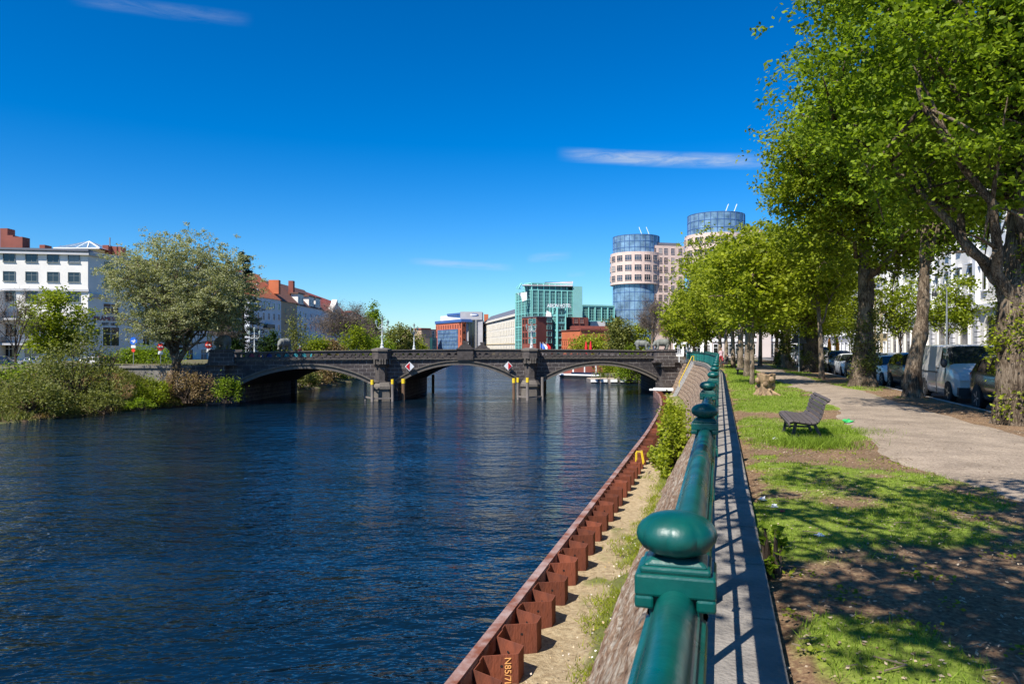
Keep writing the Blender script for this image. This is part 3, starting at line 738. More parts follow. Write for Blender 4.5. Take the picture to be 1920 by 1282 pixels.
for i in range(len(pts)-1):
    (x, y, rz), (x2, y2, _) = pts[i], pts[i+1]
    a = Vector((x, y, .15)); b = Vector((x2, y2, .15)); d = b-a; ln = d.length; dn = d.normalized()
    mb = MB(); rail_prof(mb, a+dn*.03+Vector((0, 0, 1.033)), b-dn*.03+Vector((0, 0, 1.033)))
    mb.build('hand_rail', M['green'], rl, smooth=True, world=True)
    mb = MB()
    mb.bar(a+Vector((0, 0, .13)), b+Vector((0, 0, .13)), .03, .045)
    mb.bar(a+Vector((0, 0, .56)), b+Vector((0, 0, .56)), .022, .035)
    if y < 48:
        for t in (1/3, 2/3):
            p = a+d*t; mb.bar(p+Vector((0, 0, .13)), p+Vector((0, 0, 1.0)), .035, .035)
        for t in np.linspace(0, 1, 19)[1:-1]:
            if abs(t*3-round(t*3)) < .02: continue
            p = a+d*t+Vector((0, 0, .56))      # small diamond on the middle bar
            if abs((t*6) % 1-.5) > .05 and abs((t*6)%1) > .05: continue
            vs = [p+dn*.055, p+Vector((0, 0, .05)), p-dn*.055, p-Vector((0, 0, .05))]; s = Vector((dn.y, -dn.x, 0))*.012
            mb.add([q+s for q in vs]+[q-s for q in vs], [(0,1,2,3),(7,6,5,4)]+[(j, 4+j, 4+(j+1)%4, (j+1)%4) for j in range(4)])
    else:
        nn = 22
        for t in np.linspace(0, 1, nn)[1:-1]:
            p = a+d*t; mb.bar(p+Vector((0, 0, .13)), p+Vector((0, 0, 1.0)), .022, .022)
    mb.build('panel', M['green'] if y < 48 else M['teal_far'], rl, world=True)

# ================================================================ bridge
E = Vector((.955, .296, 0)).normalized(); DV = Vector((1.3, 19.0, 0)); BO = Vector((-31.1, 82.9, 0))
NF = Vector((E.y, -E.x, 0))                     # out of the face that looks at the camera
def bw(s, t, z): return BO+E*s+DV*(t/19.0)+Vector((0, 0, z))       # along, depth, height
M['basalt'] = stonemat('basalt_masonry', (.1,.08,.074), (.062,.053,.054), (.3,.275,.255), .95, .46, rough=.8, msize=.02, dirt=(.045,.04,.042), dirts=.5, bump=.6)
M['basalt_plain'] = mat('basalt_trim', (.085,.072,.066), .8, .45, 2.5, bump=.4, bscale=14, spec=.3)
M['cap_stone'] = mat('cap_stone', (.14,.12,.1), .8, .3, 2.5, bump=.3, bscale=14)
br_ = thing('bridge', 'dark basalt stone bridge of three flat arches with pierced parapet crossing the river', 'bridge', tuple(bw(26.6, 0, WZ)))
def bput(mb, poly, t0, t1, m=None):             # poly in (s,z) seen from the camera, extruded in depth
    n = len(poly)
    mb.add([bw(s, t0, z) for s, z in poly]+[bw(s, t1, z) for s, z in poly],
           [tuple(range(n)), tuple(range(n, 2*n))[::-1]]+[(i, n+i, n+(i+1)%n, (i+1)%n) for i in range(n)], m)
def face_uv(o, s_of=None):
    me = o.data; l = me.uv_layers.new(name='UVMap'); off = Vector(br_.location)
    for p in me.polygons:
        nz = p.normal
        for li in p.loop_indices:
            c = me.vertices[me.loops[li].vertex_index].co+off-BO
            if abs(nz.z) > .85: u, v = c.dot(E), c.y
            elif abs(nz.dot(NF)) > .5: u, v = c.dot(E), c.z
            else: u, v = c.y, c.z
            l.data[li].uv = (u+50, v+20)
def hump(s): return .30*(1-((s-29)/29)**2)
def ztop(s): return 1.26+1.05*hump(s)
ZC = .37
ARCH = [(.2, 15.3, -2.65, -.62), (18.3, 33.1, -2.5, -.32), (36.7, 52.6, -2.55, -.52)]
def arc(a, n=28, off=0):
    s0, s1, zs, zc = a; w2 = (s1-s0)/2; rise = zc-zs; rad = (w2*w2+rise*rise)/(2*rise)
    cz = zc-rad; r = rad+off; ha = math.asin(min(1, w2/rad)); sc = (s0+s1)/2
    return [(sc+r*math.sin(t), cz+r*math.cos(t)) for t in np.linspace(-ha, ha, n)]
TH = 19.0
for side in (0, 1):
    t0, t1 = (0, .8) if side == 0 else (TH-.8, TH)
    mb = MB()
    edges = [-.6]+[x for a in ARCH for x in (a[0], a[1])]+[53.4]
    for i in range(0, len(edges), 2):
        bput(mb, [(edges[i], WZ-.5), (edges[i+1], WZ-.5), (edges[i+1], ZC), (edges[i], ZC)], t0, t1)
    for a in ARCH:
        p = arc(a, 40, .3)
        p = [(min(max(q[0], a[0]), a[1]), q[1]) for q in p]
        for i in range(len(p)-1):
            if p[i+1][0]-p[i][0] < 1e-4: continue
            bput(mb, [p[i], p[i+1], (p[i+1][0], ZC), (p[i][0], ZC)], t0, t1)
    o = mb.build('spandrel_wall', M['basalt'], br_, world=True); face_uv(o)
# vaults, ring mouldings, piers
for a in ARCH:
    mb = MB(); p = arc(a, 32); q = arc(a, 32, .36)
    for i in range(len(p)-1): bput(mb, [p[i], p[i+1], q[i+1], q[i]], .1, TH-.1)
    o = mb.build('vault', M['basalt_plain'], br_, world=True)
    mb = MB()
    lo, mi, hi, tp = arc(a, 44, -.02), arc(a, 44, .2), arc(a, 44, .42), arc(a, 44, .56)
    for i in range(43):
        bput(mb, [lo[i], lo[i+1], mi[i+1], mi[i]], -.16, .3)
        bput(mb, [mi[i], mi[i+1], hi[i+1], hi[i]], -.05, .3)
        bput(mb, [hi[i], hi[i+1], tp[i+1], tp[i]], -.24, .3)
    mb.build('arch_moulding', M['cap_stone'], br_, world=True)
deck = MB(); bput(deck, [(-.6, ZC-.35), (53.4, ZC-.35), (53.4, ZC-.12), (-.6, ZC-.12)], .8, TH-.8)
deck.build('deck', M['asphalt'], br_, world=True)
for s in (16.8, 34.9):
    mb = MB(); w2 = 1.55 if s < 20 else 1.8
    bput(mb, [(s-w2, WZ-.5), (s+w2, WZ-.5), (s+w2, -2.3), (s-w2, -2.3)], .81, TH-.81)
    o = mb.build('pier', M['basalt'], br_, world=True); face_uv(o)
    def noct(s, w, dep, z0, z1, mb, w1=None, dep1=None):     # half-octagon prism in front of the face
        w1 = w1 or w; dep1 = dep1 or dep
        def ring(w, dep, z): 
            return [bw(s+x, 0, z)+NF*y for x, y in ((-w, -.2), (-w, dep*.45), (-w*.5, dep), (w*.5, dep), (w, dep*.45), (w, -.2))]
        k = ring(w, dep, z0)+ring(w1, dep1, z1); n = 6
        mb.add(k, [tuple(range(n)), tuple(range(n, 2*n))[::-1]]+[(i, n+i, n+(i+1)%n, (i+1)%n) for i in range(n)])
    mb = MB()
    sc_ = s-.2 if s < 20 else s
    noct(sc_, 1.2, 1.1, WZ-.5, -3.55, mb, 1.15, 1.05); noct(sc_, 1.1, 1.0, -3.54, -3.1, mb); noct(sc_, 1.25, 1.15, -3.09, -2.8, mb)
    noct(sc_, 1.2, 1.1, -2.79, -2.3, mb, .95, .9)
    mb.build('cutwater', M['cap_stone'] if s < 20 else M['cap_stone'], br_, world=True)
    mb = MB()
    sc_ = s-.5 if s < 20 else s
    noct(sc_, .85, .88, -2.29, -2.1, mb, .78, .85); noct(sc_, .68, .8, -2.1, -.55, mb); noct(sc_, .68, .8, -.55, -.25, mb, .86, 1.05)
    noct(sc_, .88, 1.06, -.25, .12, mb); noct(sc_, .88, 1.06, .12, .4, mb, 1.04, 1.28); noct(sc_, 1.06, 1.3, .41, 1.36, mb); 
    o = mb.build('turret', M['basalt_plain'], br_, world=True)
    mb = MB(); noct(sc_, 1.16, 1.42, 1.37, 1.6, mb); noct(sc_, 1.1, 1.32, 1.6, 1.76, mb, .45, .6)
    for kx in range(7):                       # corbel blocks under the turret rim
        x = -.9+1.8*kx/6; y = 1.3 if abs(x) < .55 else .95
        for z in (-.02, .52-.2): mb.box(bw(sc_+x, 0, z)+NF*(y-.1), (.16, .26, .3), rz=math.atan2(E.y, E.x))
    mb.build('turret_cap', M['cap_stone'], br_, world=True)
# cornice and pierced parapets
for side in (0, 1):
    t0, t1 = (-.02, .34) if side == 0 else (TH-.34, TH+.02)
    mb = MB(); n = 57; pit = 54.0/n
    bput(mb, [(-.6, ZC+.001), (53.4, ZC+.001), (53.4, ZC+.1), (-.6, ZC+.1)], t0-(.2 if side == 0 else 0), t1+(.2 if side else 0))
    for i in range(n*2):                          # row of small corbels below
        s = -.5+i*pit/2
        if side == 0: bput(mb, [(s, ZC-.12), (s+.2, ZC-.12), (s+.2, ZC), (s, ZC)], -.14, .0)
    o = mb.build('cornice', M['cap_stone'], br_, world=True)
    mb = MB()
    for i in range(n):
        s0 = -.6+i*pit; s1 = s0+pit; c = (s0+s1)/2; zt = ztop(c); zb = ZC+.1; hw = .33; zo = zb+.24; zr = zt-.1
        bput(mb, [(s0, zb), (s1, zb), (s1, zo), (s0, zo)], t0+.06, t1-.06)
        rr = min(.34, zr-zo-.12)
        ar = [(c-hw, zo)]+[(c+hw*math.cos(t), zo+.08+rr*math.sin(t)) for t in np.linspace(math.pi, 0, 9)]+[(c+hw, zo)]
        bput(mb, [(s0, zo), ar[0], ar[1], (s0, zo+.08)], t0+.03, t1-.03); bput(mb, [ar[-1], (s1, zo), (s1, zo+.08), ar[-2]], t0+.03, t1-.03)
        top = [(s0, zo+.08), (s0, zr)]
        for j in range(1, len(ar)-2):
            a_, b_ = ar[j], ar[j+1]
            bput(mb, [a_, b_, (b_[0], zr), (a_[0], zr)], t0+.03, t1-.03)
        bput(mb, [(s0, zo+.08), ar[1], (ar[1][0], zr), (s0, zr)], t0+.03, t1-.03); bput(mb, [ar[-2], (s1, zo+.08), (s1, zr), (ar[-2][0], zr)], t0+.03, t1-.03)
        # rosette below the opening
        if side == 0: bput(mb, [(c-.14, zb+.03), (c+.14, zb+.03), (c+.2, zb+.2), (c-.2, zb+.2)], t0-.06, t0+.07)
    mb.build('parapet', M['basalt_plain'], br_, world=True)
    mb = MB()
    for i in range(n):
        s0 = -.6+i*pit; s1 = s0+pit; a_, b_ = ztop(s0), ztop(s1)
        bput(mb, [(s0, a_-.1), (s1, b_-.1), (s1, b_), (s0, a_)], t0-.08, t1+.08)
    mb.build('parapet_cap', M['cap_stone'], br_, world=True)
    # central crest
    mb = MB(); c = 26.6; tt = t0 if side == 0 else t1; g = -.35 if side == 0 else -.1
    bput(mb, [(c-1.0, ZC-.1), (c+1.0, ZC-.1), (c+1.0, 1.7), (c-1.0, 1.7)], tt+g, tt+g+.45)
    bput(mb, [(c-1.15, 1.55), (c+1.15, 1.55), (c+1.0, 1.75), (c-1.0, 1.75)], tt+g-.1, tt+g+.55)
    bput(mb, [(c-.85, 1.75), (c+.85, 1.75), (c+.6, 2.05), (c+.3, 2.2), (c+.3, 2.35), (c+.42, 2.5), (c+.2, 2.62), (c, 2.55), (c-.2, 2.62), (c-.42, 2.5), (c-.3, 2.35), (c-.3, 2.2), (c-.6, 2.05)], tt+g+.02, tt+g+.4)
    mb.build('crest', M['basalt_plain'], br_, world=True)
# abutments and statue pedestals
def sbox(mb, s0, s1, y0, y1, z0, z1, ins=0, m=None):      # box on the camera side: y is out of the face
    k = [bw(s0, 0, z0)+NF*y1, bw(s1, 0, z0)+NF*y1, bw(s1, 0, z0)+NF*y0, bw(s0, 0, z0)+NF*y0,
         bw(s0+ins, 0, z1)+NF*(y1-ins), bw(s1-ins, 0, z1)+NF*(y1-ins), bw(s1-ins, 0, z1)+NF*(y0+ins), bw(s0+ins, 0, z1)+NF*(y0+ins)]
    mb.add(k, [(0,1,2,3),(4,7,6,5),(0,4,5,1),(1,5,6,2),(2,6,7,3),(3,7,4,0)], m)
for s0, s1, s2, s3 in ((-4.2, -.62, -4.0, .19), (53.42, 57.5, 52.61, 57.3)):
    mb = MB(); k0 = 2.5 if s0 < 0 else .81
    for t0 in (0, TH-2.2): bput(mb, [(s0, WZ-.5), (s1, WZ-.5), (s1, -.2), (s0, -.2)], t0-.9 if t0 == 0 else t0, t0+2.4)
    bput(mb, [(s2, WZ-.5), (s3, WZ-.5), (s3, ZC-.36), (s2, ZC-.36)], k0, TH-2.3 if s0 < 0 else TH-.81)
    o = mb.build('abutment', M['basalt'], br_, world=True); face_uv(o)
for s0, s1 in ((-2.85, .15), (52.1, 55.4)):
    mb = MB(); sbox(mb, s0-.15, s1+.15, -2.6, 1.15, -.2, .02); sbox(mb, s0+.1, s1-.1, -2.3, .95, .021, 1.3, .22); sbox(mb, s0+.15, s1-.15, -2.2, .85, 1.301, 1.55, .06)
    if s0 > 0: sbox(mb, 52.9, 54.8, .0, 1.15, -.75, -.21, 0)
    o = mb.build('pedestal', M['basalt'], br_, world=True); face_uv(o)
    mb = MB(); y0 = -TH*.955; sbox(mb, s0+.1, s1-.1, y0-1.3, y0+1.6, .02, 1.3, .2); sbox(mb, s0+.15, s1-.15, y0-1.2, y0+1.4, 1.301, 1.5, .06)
    o = mb.build('pedestal', M['basalt'], br_, world=True); face_uv(o)
mb = MB()
sbox(mb, 53.1, 54.5, .0, 1.0, WZ-.5, -2.9, .05); sbox(mb, 53.2, 54.4, .0, .75, -2.9, -1.2, .02); sbox(mb, 53.3, 54.3, 0, .9, -1.2, -.76)
mb.build('pilaster', M['basalt_plain'], br_, world=True)
# wing walls on both banks
ww = thing('wing_wall', 'pale stained stone wing wall left of the bridge above the bushes', 'wall', (-37, 81.5, -2))
mb = MB(); a_ = bw(-4.0, -.8, 0); q = [(a_.x, a_.y), (-42.5, 80.3), (-42.5, 80.9), (a_.x+.1, a_.y+.6)]
mb.prism(q, -4, -.45)
o = mb.build('wall', mat('wing_stone', (.26,.235,.2), .9, .4, 1.2, bump=.3, bscale=8, col2=(.12,.11,.1)), ww, world=True)
mb = MB(); mb.prism([(a_.x, a_.y-.15), (-42.6, 80.15), (-42.6, 81.1), (a_.x+.1, a_.y+.8)], -.449, -.2)
mb.build('coping', M['coping'], ww, world=True)

# ---------------------------------------------------------------- stone bears
M['bear'] = mat('bear_granite', (.2,.205,.18), .85, .3, 3, bump=.4, bscale=20, col2=(.11,.115,.1))
def bear_mesh():
    mb = MB()
    B = mb.ball
    B((0, 0, .92), (.95, .5, .5), 16); B((-.5, 0, .95), (.58, .55, .56), 16); B((.45, 0, .95), (.5, .47, .5), 16); B((.1, 0, 1.15), (.6, .36, .32), 14)
    for x, y in ((-.72, .28), (-.62, -.3)):
        B((x, y, .62), (.27, .22, .42), 12); B((x+.03, y, .28), (.19, .17, .3), 12); B((x+.1, y, .08), (.26, .17, .1), 12)
    for x, y in ((.62, .27), (.78, -.27)):
        B((x, y, .62), (.22, .19, .4), 12); B((x+.02, y, .28), (.165, .155, .3), 12); B((x+.1, y, .08), (.24, .165, .1), 12)
    B((.92, .05, .9), (.36, .32, .36), 14); B((1.12, .1, .72), (.27, .25, .26), 14); B((1.32, .13, .58), (.2, .14, .13), 12); B((1.47, .14, .53), (.075, .08, .065), 10)
    for y in (-.12, .3): B((1.02, y, .96), (.09, .055, .1), 10)
    B((-1.07, 0, .9), (.1, .1, .13), 8)
    o = mb.build('bear_tmp', M['bear'])
    rm = o.modifiers.new('r', 'REMESH'); rm.mode = 'VOXEL'; rm.voxel_size = .045
    sm = o.modifiers.new('s', 'SMOOTH'); sm.iterations = 4; sm.factor = .6
    me = evaluated(o); bpy.data.objects.remove(o)
    me.polygons.foreach_set('use_smooth', [True]*len(me.polygons)); me.name = 'bear'
    return me
bear = bear_mesh()
for p, rz, lab, sc in (((-32.35, 82.9, 1.55), 2.5, 'large grey stone bear seen from behind, on the left near pedestal of the bridge', 1.0),
                   ((-31.5, 102.3, 1.48), -1.9, 'grey stone bear facing us with lowered head, left end of the bridge far side', 1.0),
                   ((20.1, 99.0, 1.55), 3.1, 'grey stone bear on the right near pedestal above the quay stairs', .88),
                   ((20.7, 118.3, 1.48), -.25, 'smaller grey stone bear behind, between willow and nearest right bear', .95)):
    o = link_mesh('bear_statue', bear, None, p, rz); o.scale = (1.04*sc, 1.04*sc, 1.08*sc)
    tag(o, lab, 'statue', 'stone bears on the bridge')

# ---------------------------------------------------------------- candelabra lamps
M['lamp_grey'] = mat('lamp_paint', (.5,.53,.52), .5, .15, 4)
M['lantern'] = mat('lantern_glass', (.35,.45,.42), .2, .15, 4)
M['verdigris'] = mat('lantern_top', (.12,.17,.16), .5, .3, 6)
def lamp(loc, H, label, cap=None, rz=0):
    t = thing('street_lamp', label, 'street lamp', loc, rz, 'three armed lamps at the bridge')
    k = H/4.2
    mb = MB()
    mb.lathe([(.26,0),(.26,.12),(.2,.18),(.17,.45),(.2,.5),(.1,.62),(.085,1.5),(.11,1.55),(.075,1.62),(.06,2.55),(.1,2.62),(.06,2.7),(.05,3.45)], (0,0,0), 10)
    mb.v = [(x*k, y*k, z*k) for x, y, z in mb.v]
    mb.build('pole', M['lamp_grey'], t, smooth=True)
    mb = MB()
    for sg in (-1, 1):
        mb.tube([(0,0,2.62),(sg*.25,0,2.5),(sg*.55,0,2.55),(sg*.72,0,2.8),(sg*.72,0,2.98)], [.04,.04,.035,.03,.03], 6)
        mb.tube([(0,0,2.9),(sg*.25,0,2.85),(sg*.4,0,2.7),(sg*.3,0,2.58)], .022, 6)
        mb.tube([(sg*.2,0,2.5),(sg*.35,0,2.38),(sg*.5,0,2.42)], .02, 6)
    mb.v = [(x*k, y*k, z*k) for x, y, z in mb.v]
    mb.build('arm', M['lamp_grey'], t)
    for (x, z) in ((-.72, 2.98), (.72, 2.98), (0, 3.45)):
        mb = MB(); mb.lathe([(.07,0),(.09,.03),(.17,.36)], (x, 0, z), 6); mb.v = [(a*k, b*k, c*k) for a, b, c in mb.v]
        ln = mb.build('lantern', M['lantern'], t)
        mb = MB(); mb.lathe([(.2,.36),(.2,.39),(.12,.5),(.06,.54),(.05,.6),(.015,.7)], (x, 0, z), 6); mb.v = [(a*k, b*k, c*k) for a, b, c in mb.v]
        mb.build('lantern_roof', M['verdigris'], ln)
    return t
def lamp_at(u, v0, v1, Y, label, rz=0):
    p = at(u, v1, Y); lamp(tuple(p), (v1-v0)*Y/F, label, rz=rz)
era = math.atan2(E.y, E.x)
p = bw(16.35, 0, 1.72)+NF*.6; lamp(tuple(p), 3.9, 'three armed lamp on the left turret of the bridge', rz=era)
p = bw(34.9, 0, 1.72)+NF*.6; lamp(tuple(p), 3.5, 'left of the two lamps above the right turret of the bridge', rz=era)
p = bw(16.4, TH, 1.5); lamp(tuple(p), 3.9, 'lamp on the far parapet, right of the left turret', rz=era+.6)
p = bw(34.4, TH, 1.5); lamp(tuple(p), 4.1, 'right of the two lamps above the right turret, standing on the far parapet', rz=era+.6)
p = at(477, 668, 100); lamp(tuple(p), 4.1, 'pale lamp at the left bridge end before the white apartment side wall', rz=0)
p = at(335, 684, 85.5); lamp(tuple(p), 5.0, 'tall grey lamp behind the leaning willow trunk on the left bank', rz=.3)

# ---------------------------------------------------------------- river posts, signs
M['steel_pile'] = mat('weathered_pile', (.2,.17,.15), .8, .35, 3, bump=.3, bscale=15, stretch=(1,1,.2))
M['brown_pile'] = mat('brown_pile', (.14,.08,.045), .85, .35, 3, bump=.3, bscale=15, stretch=(1,1,.2))
for (u, v, vt, r, cap, mt, lab) in ((685, 750, 711, .16, 0, 'steel_pile', 'plain grey mooring post, outermost left of the left pier'), (698, 753, 712, .18, 1, 'steel_pile', 'grey mooring post with yellow top in front of the left pier'),
    (736, 752, 711, .16, 2, 'steel_pile', 'slim grey mooring post with half yellow top at the right edge of the left pier'), (756.5, 750.5, 710, .22, 1, 'brown_pile', 'thick dark mooring post with yellow top right of the left pier'),
    (963.5, 748, 709, .2, 1, 'brown_pile', 'brown mooring post with yellow top, outermost left of the right pier'), (971, 749, 708, .15, 1, 'steel_pile', 'slim grey mooring post with yellow top beside the brown one'),
    (989, 750.5, 708, .18, 1, 'steel_pile', 'grey mooring post with yellow top in front of the right pier'), (1017, 748.5, 707, .17, 0, 'steel_pile', 'plain grey mooring post right of the right pier'),
    (812, 735, 702, .2, 0, 'brown_pile', 'dark mooring post in open water under the middle arch'), (797, 733, 704, .18, 0, 'brown_pile', 'dark mooring post close behind the left pier under the middle arch')):
    p = onz(u, v, WZ); H = (v-vt)*p.y/F
    t = thing('mooring_post', lab, 'mooring post', tuple(p), 0, 'mooring posts around the bridge piers')
    mb = MB(); mb.tube([(0,0,-1.2),(0,0,H-(.55 if cap else 0))], r, 12); mb.build('shaft', M[mt], t)
    if cap:
        mb = MB(); mb.tube([(0,0,H-.55),(0,0,H)], r+.015, 12); mb.build('yellow_top', M['yellow'], t)
for a_, b_, zs, lab in (((685, 750), (698, 753), (-4.1, -2.35), 'timber fender rails tying the two left posts of the left pier'), ((971, 749), (989, 750.5), (-4.1,), 'fender rail tying two yellow topped posts of the right pier'),
                     ((989, 750.5), (1017, 748.5), (-4.15,), 'fender rail before the right pier cutwater'), ((698, 753), (736, 752), (-4.15,), 'fender rail before the left pier cutwater')):
    a = onz(*a_, WZ); b = onz(*b_, WZ); mb = MB()
    for z in zs: mb.bar((a.x, a.y, z), (b.x, b.y, z), .12, .16)
    tag(mb.build('fender_rail', M['steel_pile']), lab, 'fender rail', 'fender rails at the bridge piers')
M['red'] = mat('sign_red', (.62,.01,.015), .45, .08, 3); M['white'] = mat('sign_white', (.8,.8,.8), .45, .05, 3)
for u, v, Y, left_red, lab in ((768, 687, 88.2, True, 'diamond sign, red left half and white right half, left on the middle arch'), (953, 686, 91.9, False, 'diamond sign, white left half and red right half, right on the middle arch')):
    p = at(u, v, Y); t = thing('diamond_sign', lab, 'sign', tuple(p), era, 'diamond signs on the middle arch'); h = .56
    mb = MB(); mb.prism([(-h,0),(0,-h),(h,0),(0,h)], -.03, 0); mb.v = [(x, z, y) for x, y, z in mb.v]; mb.v = [(x, -y+.02, z) for x, y, z in mb.v]
    mb.build('plate', M['white'], t)
    mb = MB(); s = -1 if left_red else 1; k = .45
    mb.prism([(0,-k),(s*k,0),(0,k)] if s > 0 else [(0,k),(s*k,0),(0,-k)], 0, .012); mb.v = [(x, -z-.0, y) for x, y, z in mb.v]
    mb.build('red_half', M['red'], t)
    mb = MB(); mb.box((0, .25, -.15), (.06, .5, .06)); mb.box((0, .25, .2), (.06, .5, .06)); mb.build('bracket', M['dark_metal'], t)
# ================================================================ building kit
def wcol(name, col, **k): M[name] = mat(name, col, k.pop('rough', .8), k.pop('var', .1), k.pop('scale', .35), bump=.1, bscale=12, **k); return M[name]
wcol('plaster_white', (.76,.72,.66)); wcol('plaster_grey', (.5,.49,.49)); wcol('plaster_white_shaded', (.62,.64,.7)); wcol('plaster_tan', (.42,.3,.2)); wcol('plaster_ochre', (.55,.42,.2))  # bluish plaster: white walls with their blue shade put into the colour
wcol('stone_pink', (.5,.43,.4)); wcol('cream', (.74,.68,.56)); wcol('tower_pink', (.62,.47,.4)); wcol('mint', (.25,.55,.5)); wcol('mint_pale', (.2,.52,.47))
wcol('trim_white', (.78,.78,.78)); wcol('roof_grey', (.12,.13,.16)); wcol('slate', (.1,.11,.14)); wcol('blue_panel', (.04,.11,.3)); wcol('grey_stone', (.4,.39,.4))
M['brick_red'] = stonemat('brick_red', (.3,.085,.05), (.25,.07,.045), (.25,.17,.14), .5, .16, uv=False, dirts=.3, dirt=(.22,.06,.04), bump=.1, msize=.01)
wcol('brick_dark', (.22,.06,.04), var=.25); wcol('brick_orange', (.48,.13,.05), var=.2); wcol('orange_panel', (.5,.14,.07))
M['tile_orange'] = mat('roof_tiles_orange', (.5,.15,.055), .8, .3, 1.2, bump=.5, bscale=5, col2=(.36,.09,.04), stretch=(1,1,3))
M['tile_brown'] = mat('roof_tiles_brown', (.17,.075,.05), .8, .3, 1.2, bump=.5, bscale=5, stretch=(1,1,3))
M['tile_red'] = mat('roof_tiles_red', (.42,.075,.04), .8, .25, 1.2, bump=.5, bscale=5, stretch=(1,1,3))
M['glass_green'] = glassmat('green_glass', (.015,.07,.075)); M['glass_blue'] = glassmat('blue_glass', (.16,.26,.36), .08, var=.6, scale=.35); M['roof_pale'] = mat('roof_pale', (.5,.47,.48), .6, .1, 1); M['glass_dark'] = paneglass('dark_glass', (.014,.016,.02), (.035,.045,.055), (.28,.27,.26))
M['blind'] = mat('window_blind', (.55,.55,.54), .6, .1, 2)
WM = {}
def win_mesh(w, h, style, fm):
    key = (round(w, 3), round(h, 3), style, fm.name)
    if key in WM: return WM[key]
    mb = MB(); b = .09 if style != 'thin' else .05; dp = .13
    for s in (-1, 1): mb.box((s*(w/2+b/2), -dp/2+.02, h/2), (b, dp, h+2*b))
    mb.box((0, -dp/2+.02, h+b/2), (w, dp, b)); mb.box((0, -dp/2-.03+.02, -b/2), (w+.3 if style == 'sill' else w, dp+.1, b))
    if style in ('cross', 'sill'):
        mb.box((0, -.015, h/2), (.07, .03, h)); mb.box((0, -.0145, h*.66), (w, .03, .06))
    if style == 'mull':
        mb.box((0, -.02, h/2), (.07, .04, h)); mb.box((0, -.0195, h*.5), (w, .04, .06))
    if style == 'grid':
        for q in np.linspace(-.5, .5, 4)[1:-1]: mb.box((q*w, -.02, h/2), (.09, .04, h))
        mb.box((0, -.0195, h*.68), (w, .04, .09))
    if style == 'crown': mb.box((0, -.16, h+.3), (w+.5, .3, .14))
    f = mb.mesh('window', fm)
    pb = MB(); pb.add([(-w/2, -.005, 0), (w/2, -.005, 0), (w/2, -.005, h), (-w/2, -.005, h)], [(0, 1, 2, 3)])
    WM[key] = (f, pb); return WM[key]
PM = {}
def window(par, p, ang, w, h, style='cross', fm=None, gm=None, pane=True):
    fm = fm or M['trim_white']; gm = gm or M['glass']
    f, pb = win_mesh(w, h, style, fm)
    o = link_mesh('window', f, par, (p[0]-par.location.x, p[1]-par.location.y, p[2]-par.location.z), ang)
    k = (id(pb), gm.name)
    if k not in PM: PM[k] = pb.mesh('pane', gm)
    link_mesh('pane', PM[k], o); return o
NWIN = {}
def facade(par, A, B, rows, n=None, xs=None, w=1.2, h=1.6, style='cross', fm=None, gm=None, skip=(), out=0):
    A = Vector((A[0], A[1], 0)); B = Vector((B[0], B[1], 0)); d = B-A; ang = math.atan2(d.y, d.x); nrm = Vector((d.y, -d.x, 0)).normalized()*out
    xs = xs if xs is not None else [(i+.5)/n for i in range(n)]
    for j, z in enumerate(rows):
        for i, x in enumerate(xs):
            if (i, j) in skip: continue
            c = NWIN.get(par.name, 0)
            if c >= 98: return
            NWIN[par.name] = c+1
            p = A+d*x+nrm; window(par, (p.x, p.y, z), ang, w, h, style, fm, gm)
def block(par, name, poly, z0, z1, m, uv=False):
    a = sum(poly[i][0]*poly[(i+1) % len(poly)][1]-poly[(i+1) % len(poly)][0]*poly[i][1] for i in range(len(poly)))
    if a < 0: poly = poly[::-1]
    mb = MB(); mb.prism(poly, z0, z1); o = mb.build(name, m, par, world=True)
    return o
def band(par, name, A, B, z0, z1, m, out=.2, inn=.15, ext=.0):
    A = Vector((A[0], A[1])); B = Vector((B[0], B[1])); d = (B-A).normalized(); n = Vector((d.y, -d.x))
    q = [A-d*ext+n*out, B+d*ext+n*out, B+d*ext-n*inn, A-d*ext-n*inn]
    return block(par, name, [(p.x, p.y) for p in q], z0, z1, m)
def px(u, Y): return ((u-960)/F*Y, Y)
def zz_(v, Y): return EYE-(v-HZ)/F*Y
def back(A, B, dist):       # two points behind the wall A->B
    A = Vector(A); B = Vector(B); d = (B-A).normalized(); n = Vector((-d.y, d.x)); return tuple(B+n*dist), tuple(A+n*dist)
def gable(par, A, B, depth, z0, zr, m, name='roof', over=.4, hipA=0, hipB=0, fr=.5):
    A = Vector(A); B = Vector(B); d = (B-A); l = d.length; d = d.normalized(); n = Vector((-d.y, d.x))
    A2 = A-d*over*(hipA > 0)-n*over; B2 = B+d*over*(hipB > 0)-n*over; C = B+d*over*(hipB > 0)+n*(depth+over); D_ = A-d*over*(hipA > 0)+n*(depth+over)
    R1 = A+n*depth*fr+d*hipA; R2 = B+n*depth*fr-d*hipB
    mb = MB(); v = [(A2.x,A2.y,z0),(B2.x,B2.y,z0),(C.x,C.y,z0),(D_.x,D_.y,z0),(R1.x,R1.y,zr),(R2.x,R2.y,zr)]
    mb.add(v, [(0,1,5,4),(1,2,5),(2,3,4,5),(3,0,4),(3,2,1,0)]); return mb.build(name, m, par, world=True)
def quad_roof(par, pts, m, name='roof', th=.25):
    mb = MB(); n = len(pts); mb.add([tuple(p) for p in pts]+[(p[0], p[1], p[2]-th) for p in pts], [tuple(range(n)), tuple(range(n, 2*n))[::-1]]+[(i, n+i, n+(i+1)%n, (i+1)%n) for i in range(n)])
    return mb.build(name, m, par, world=True)

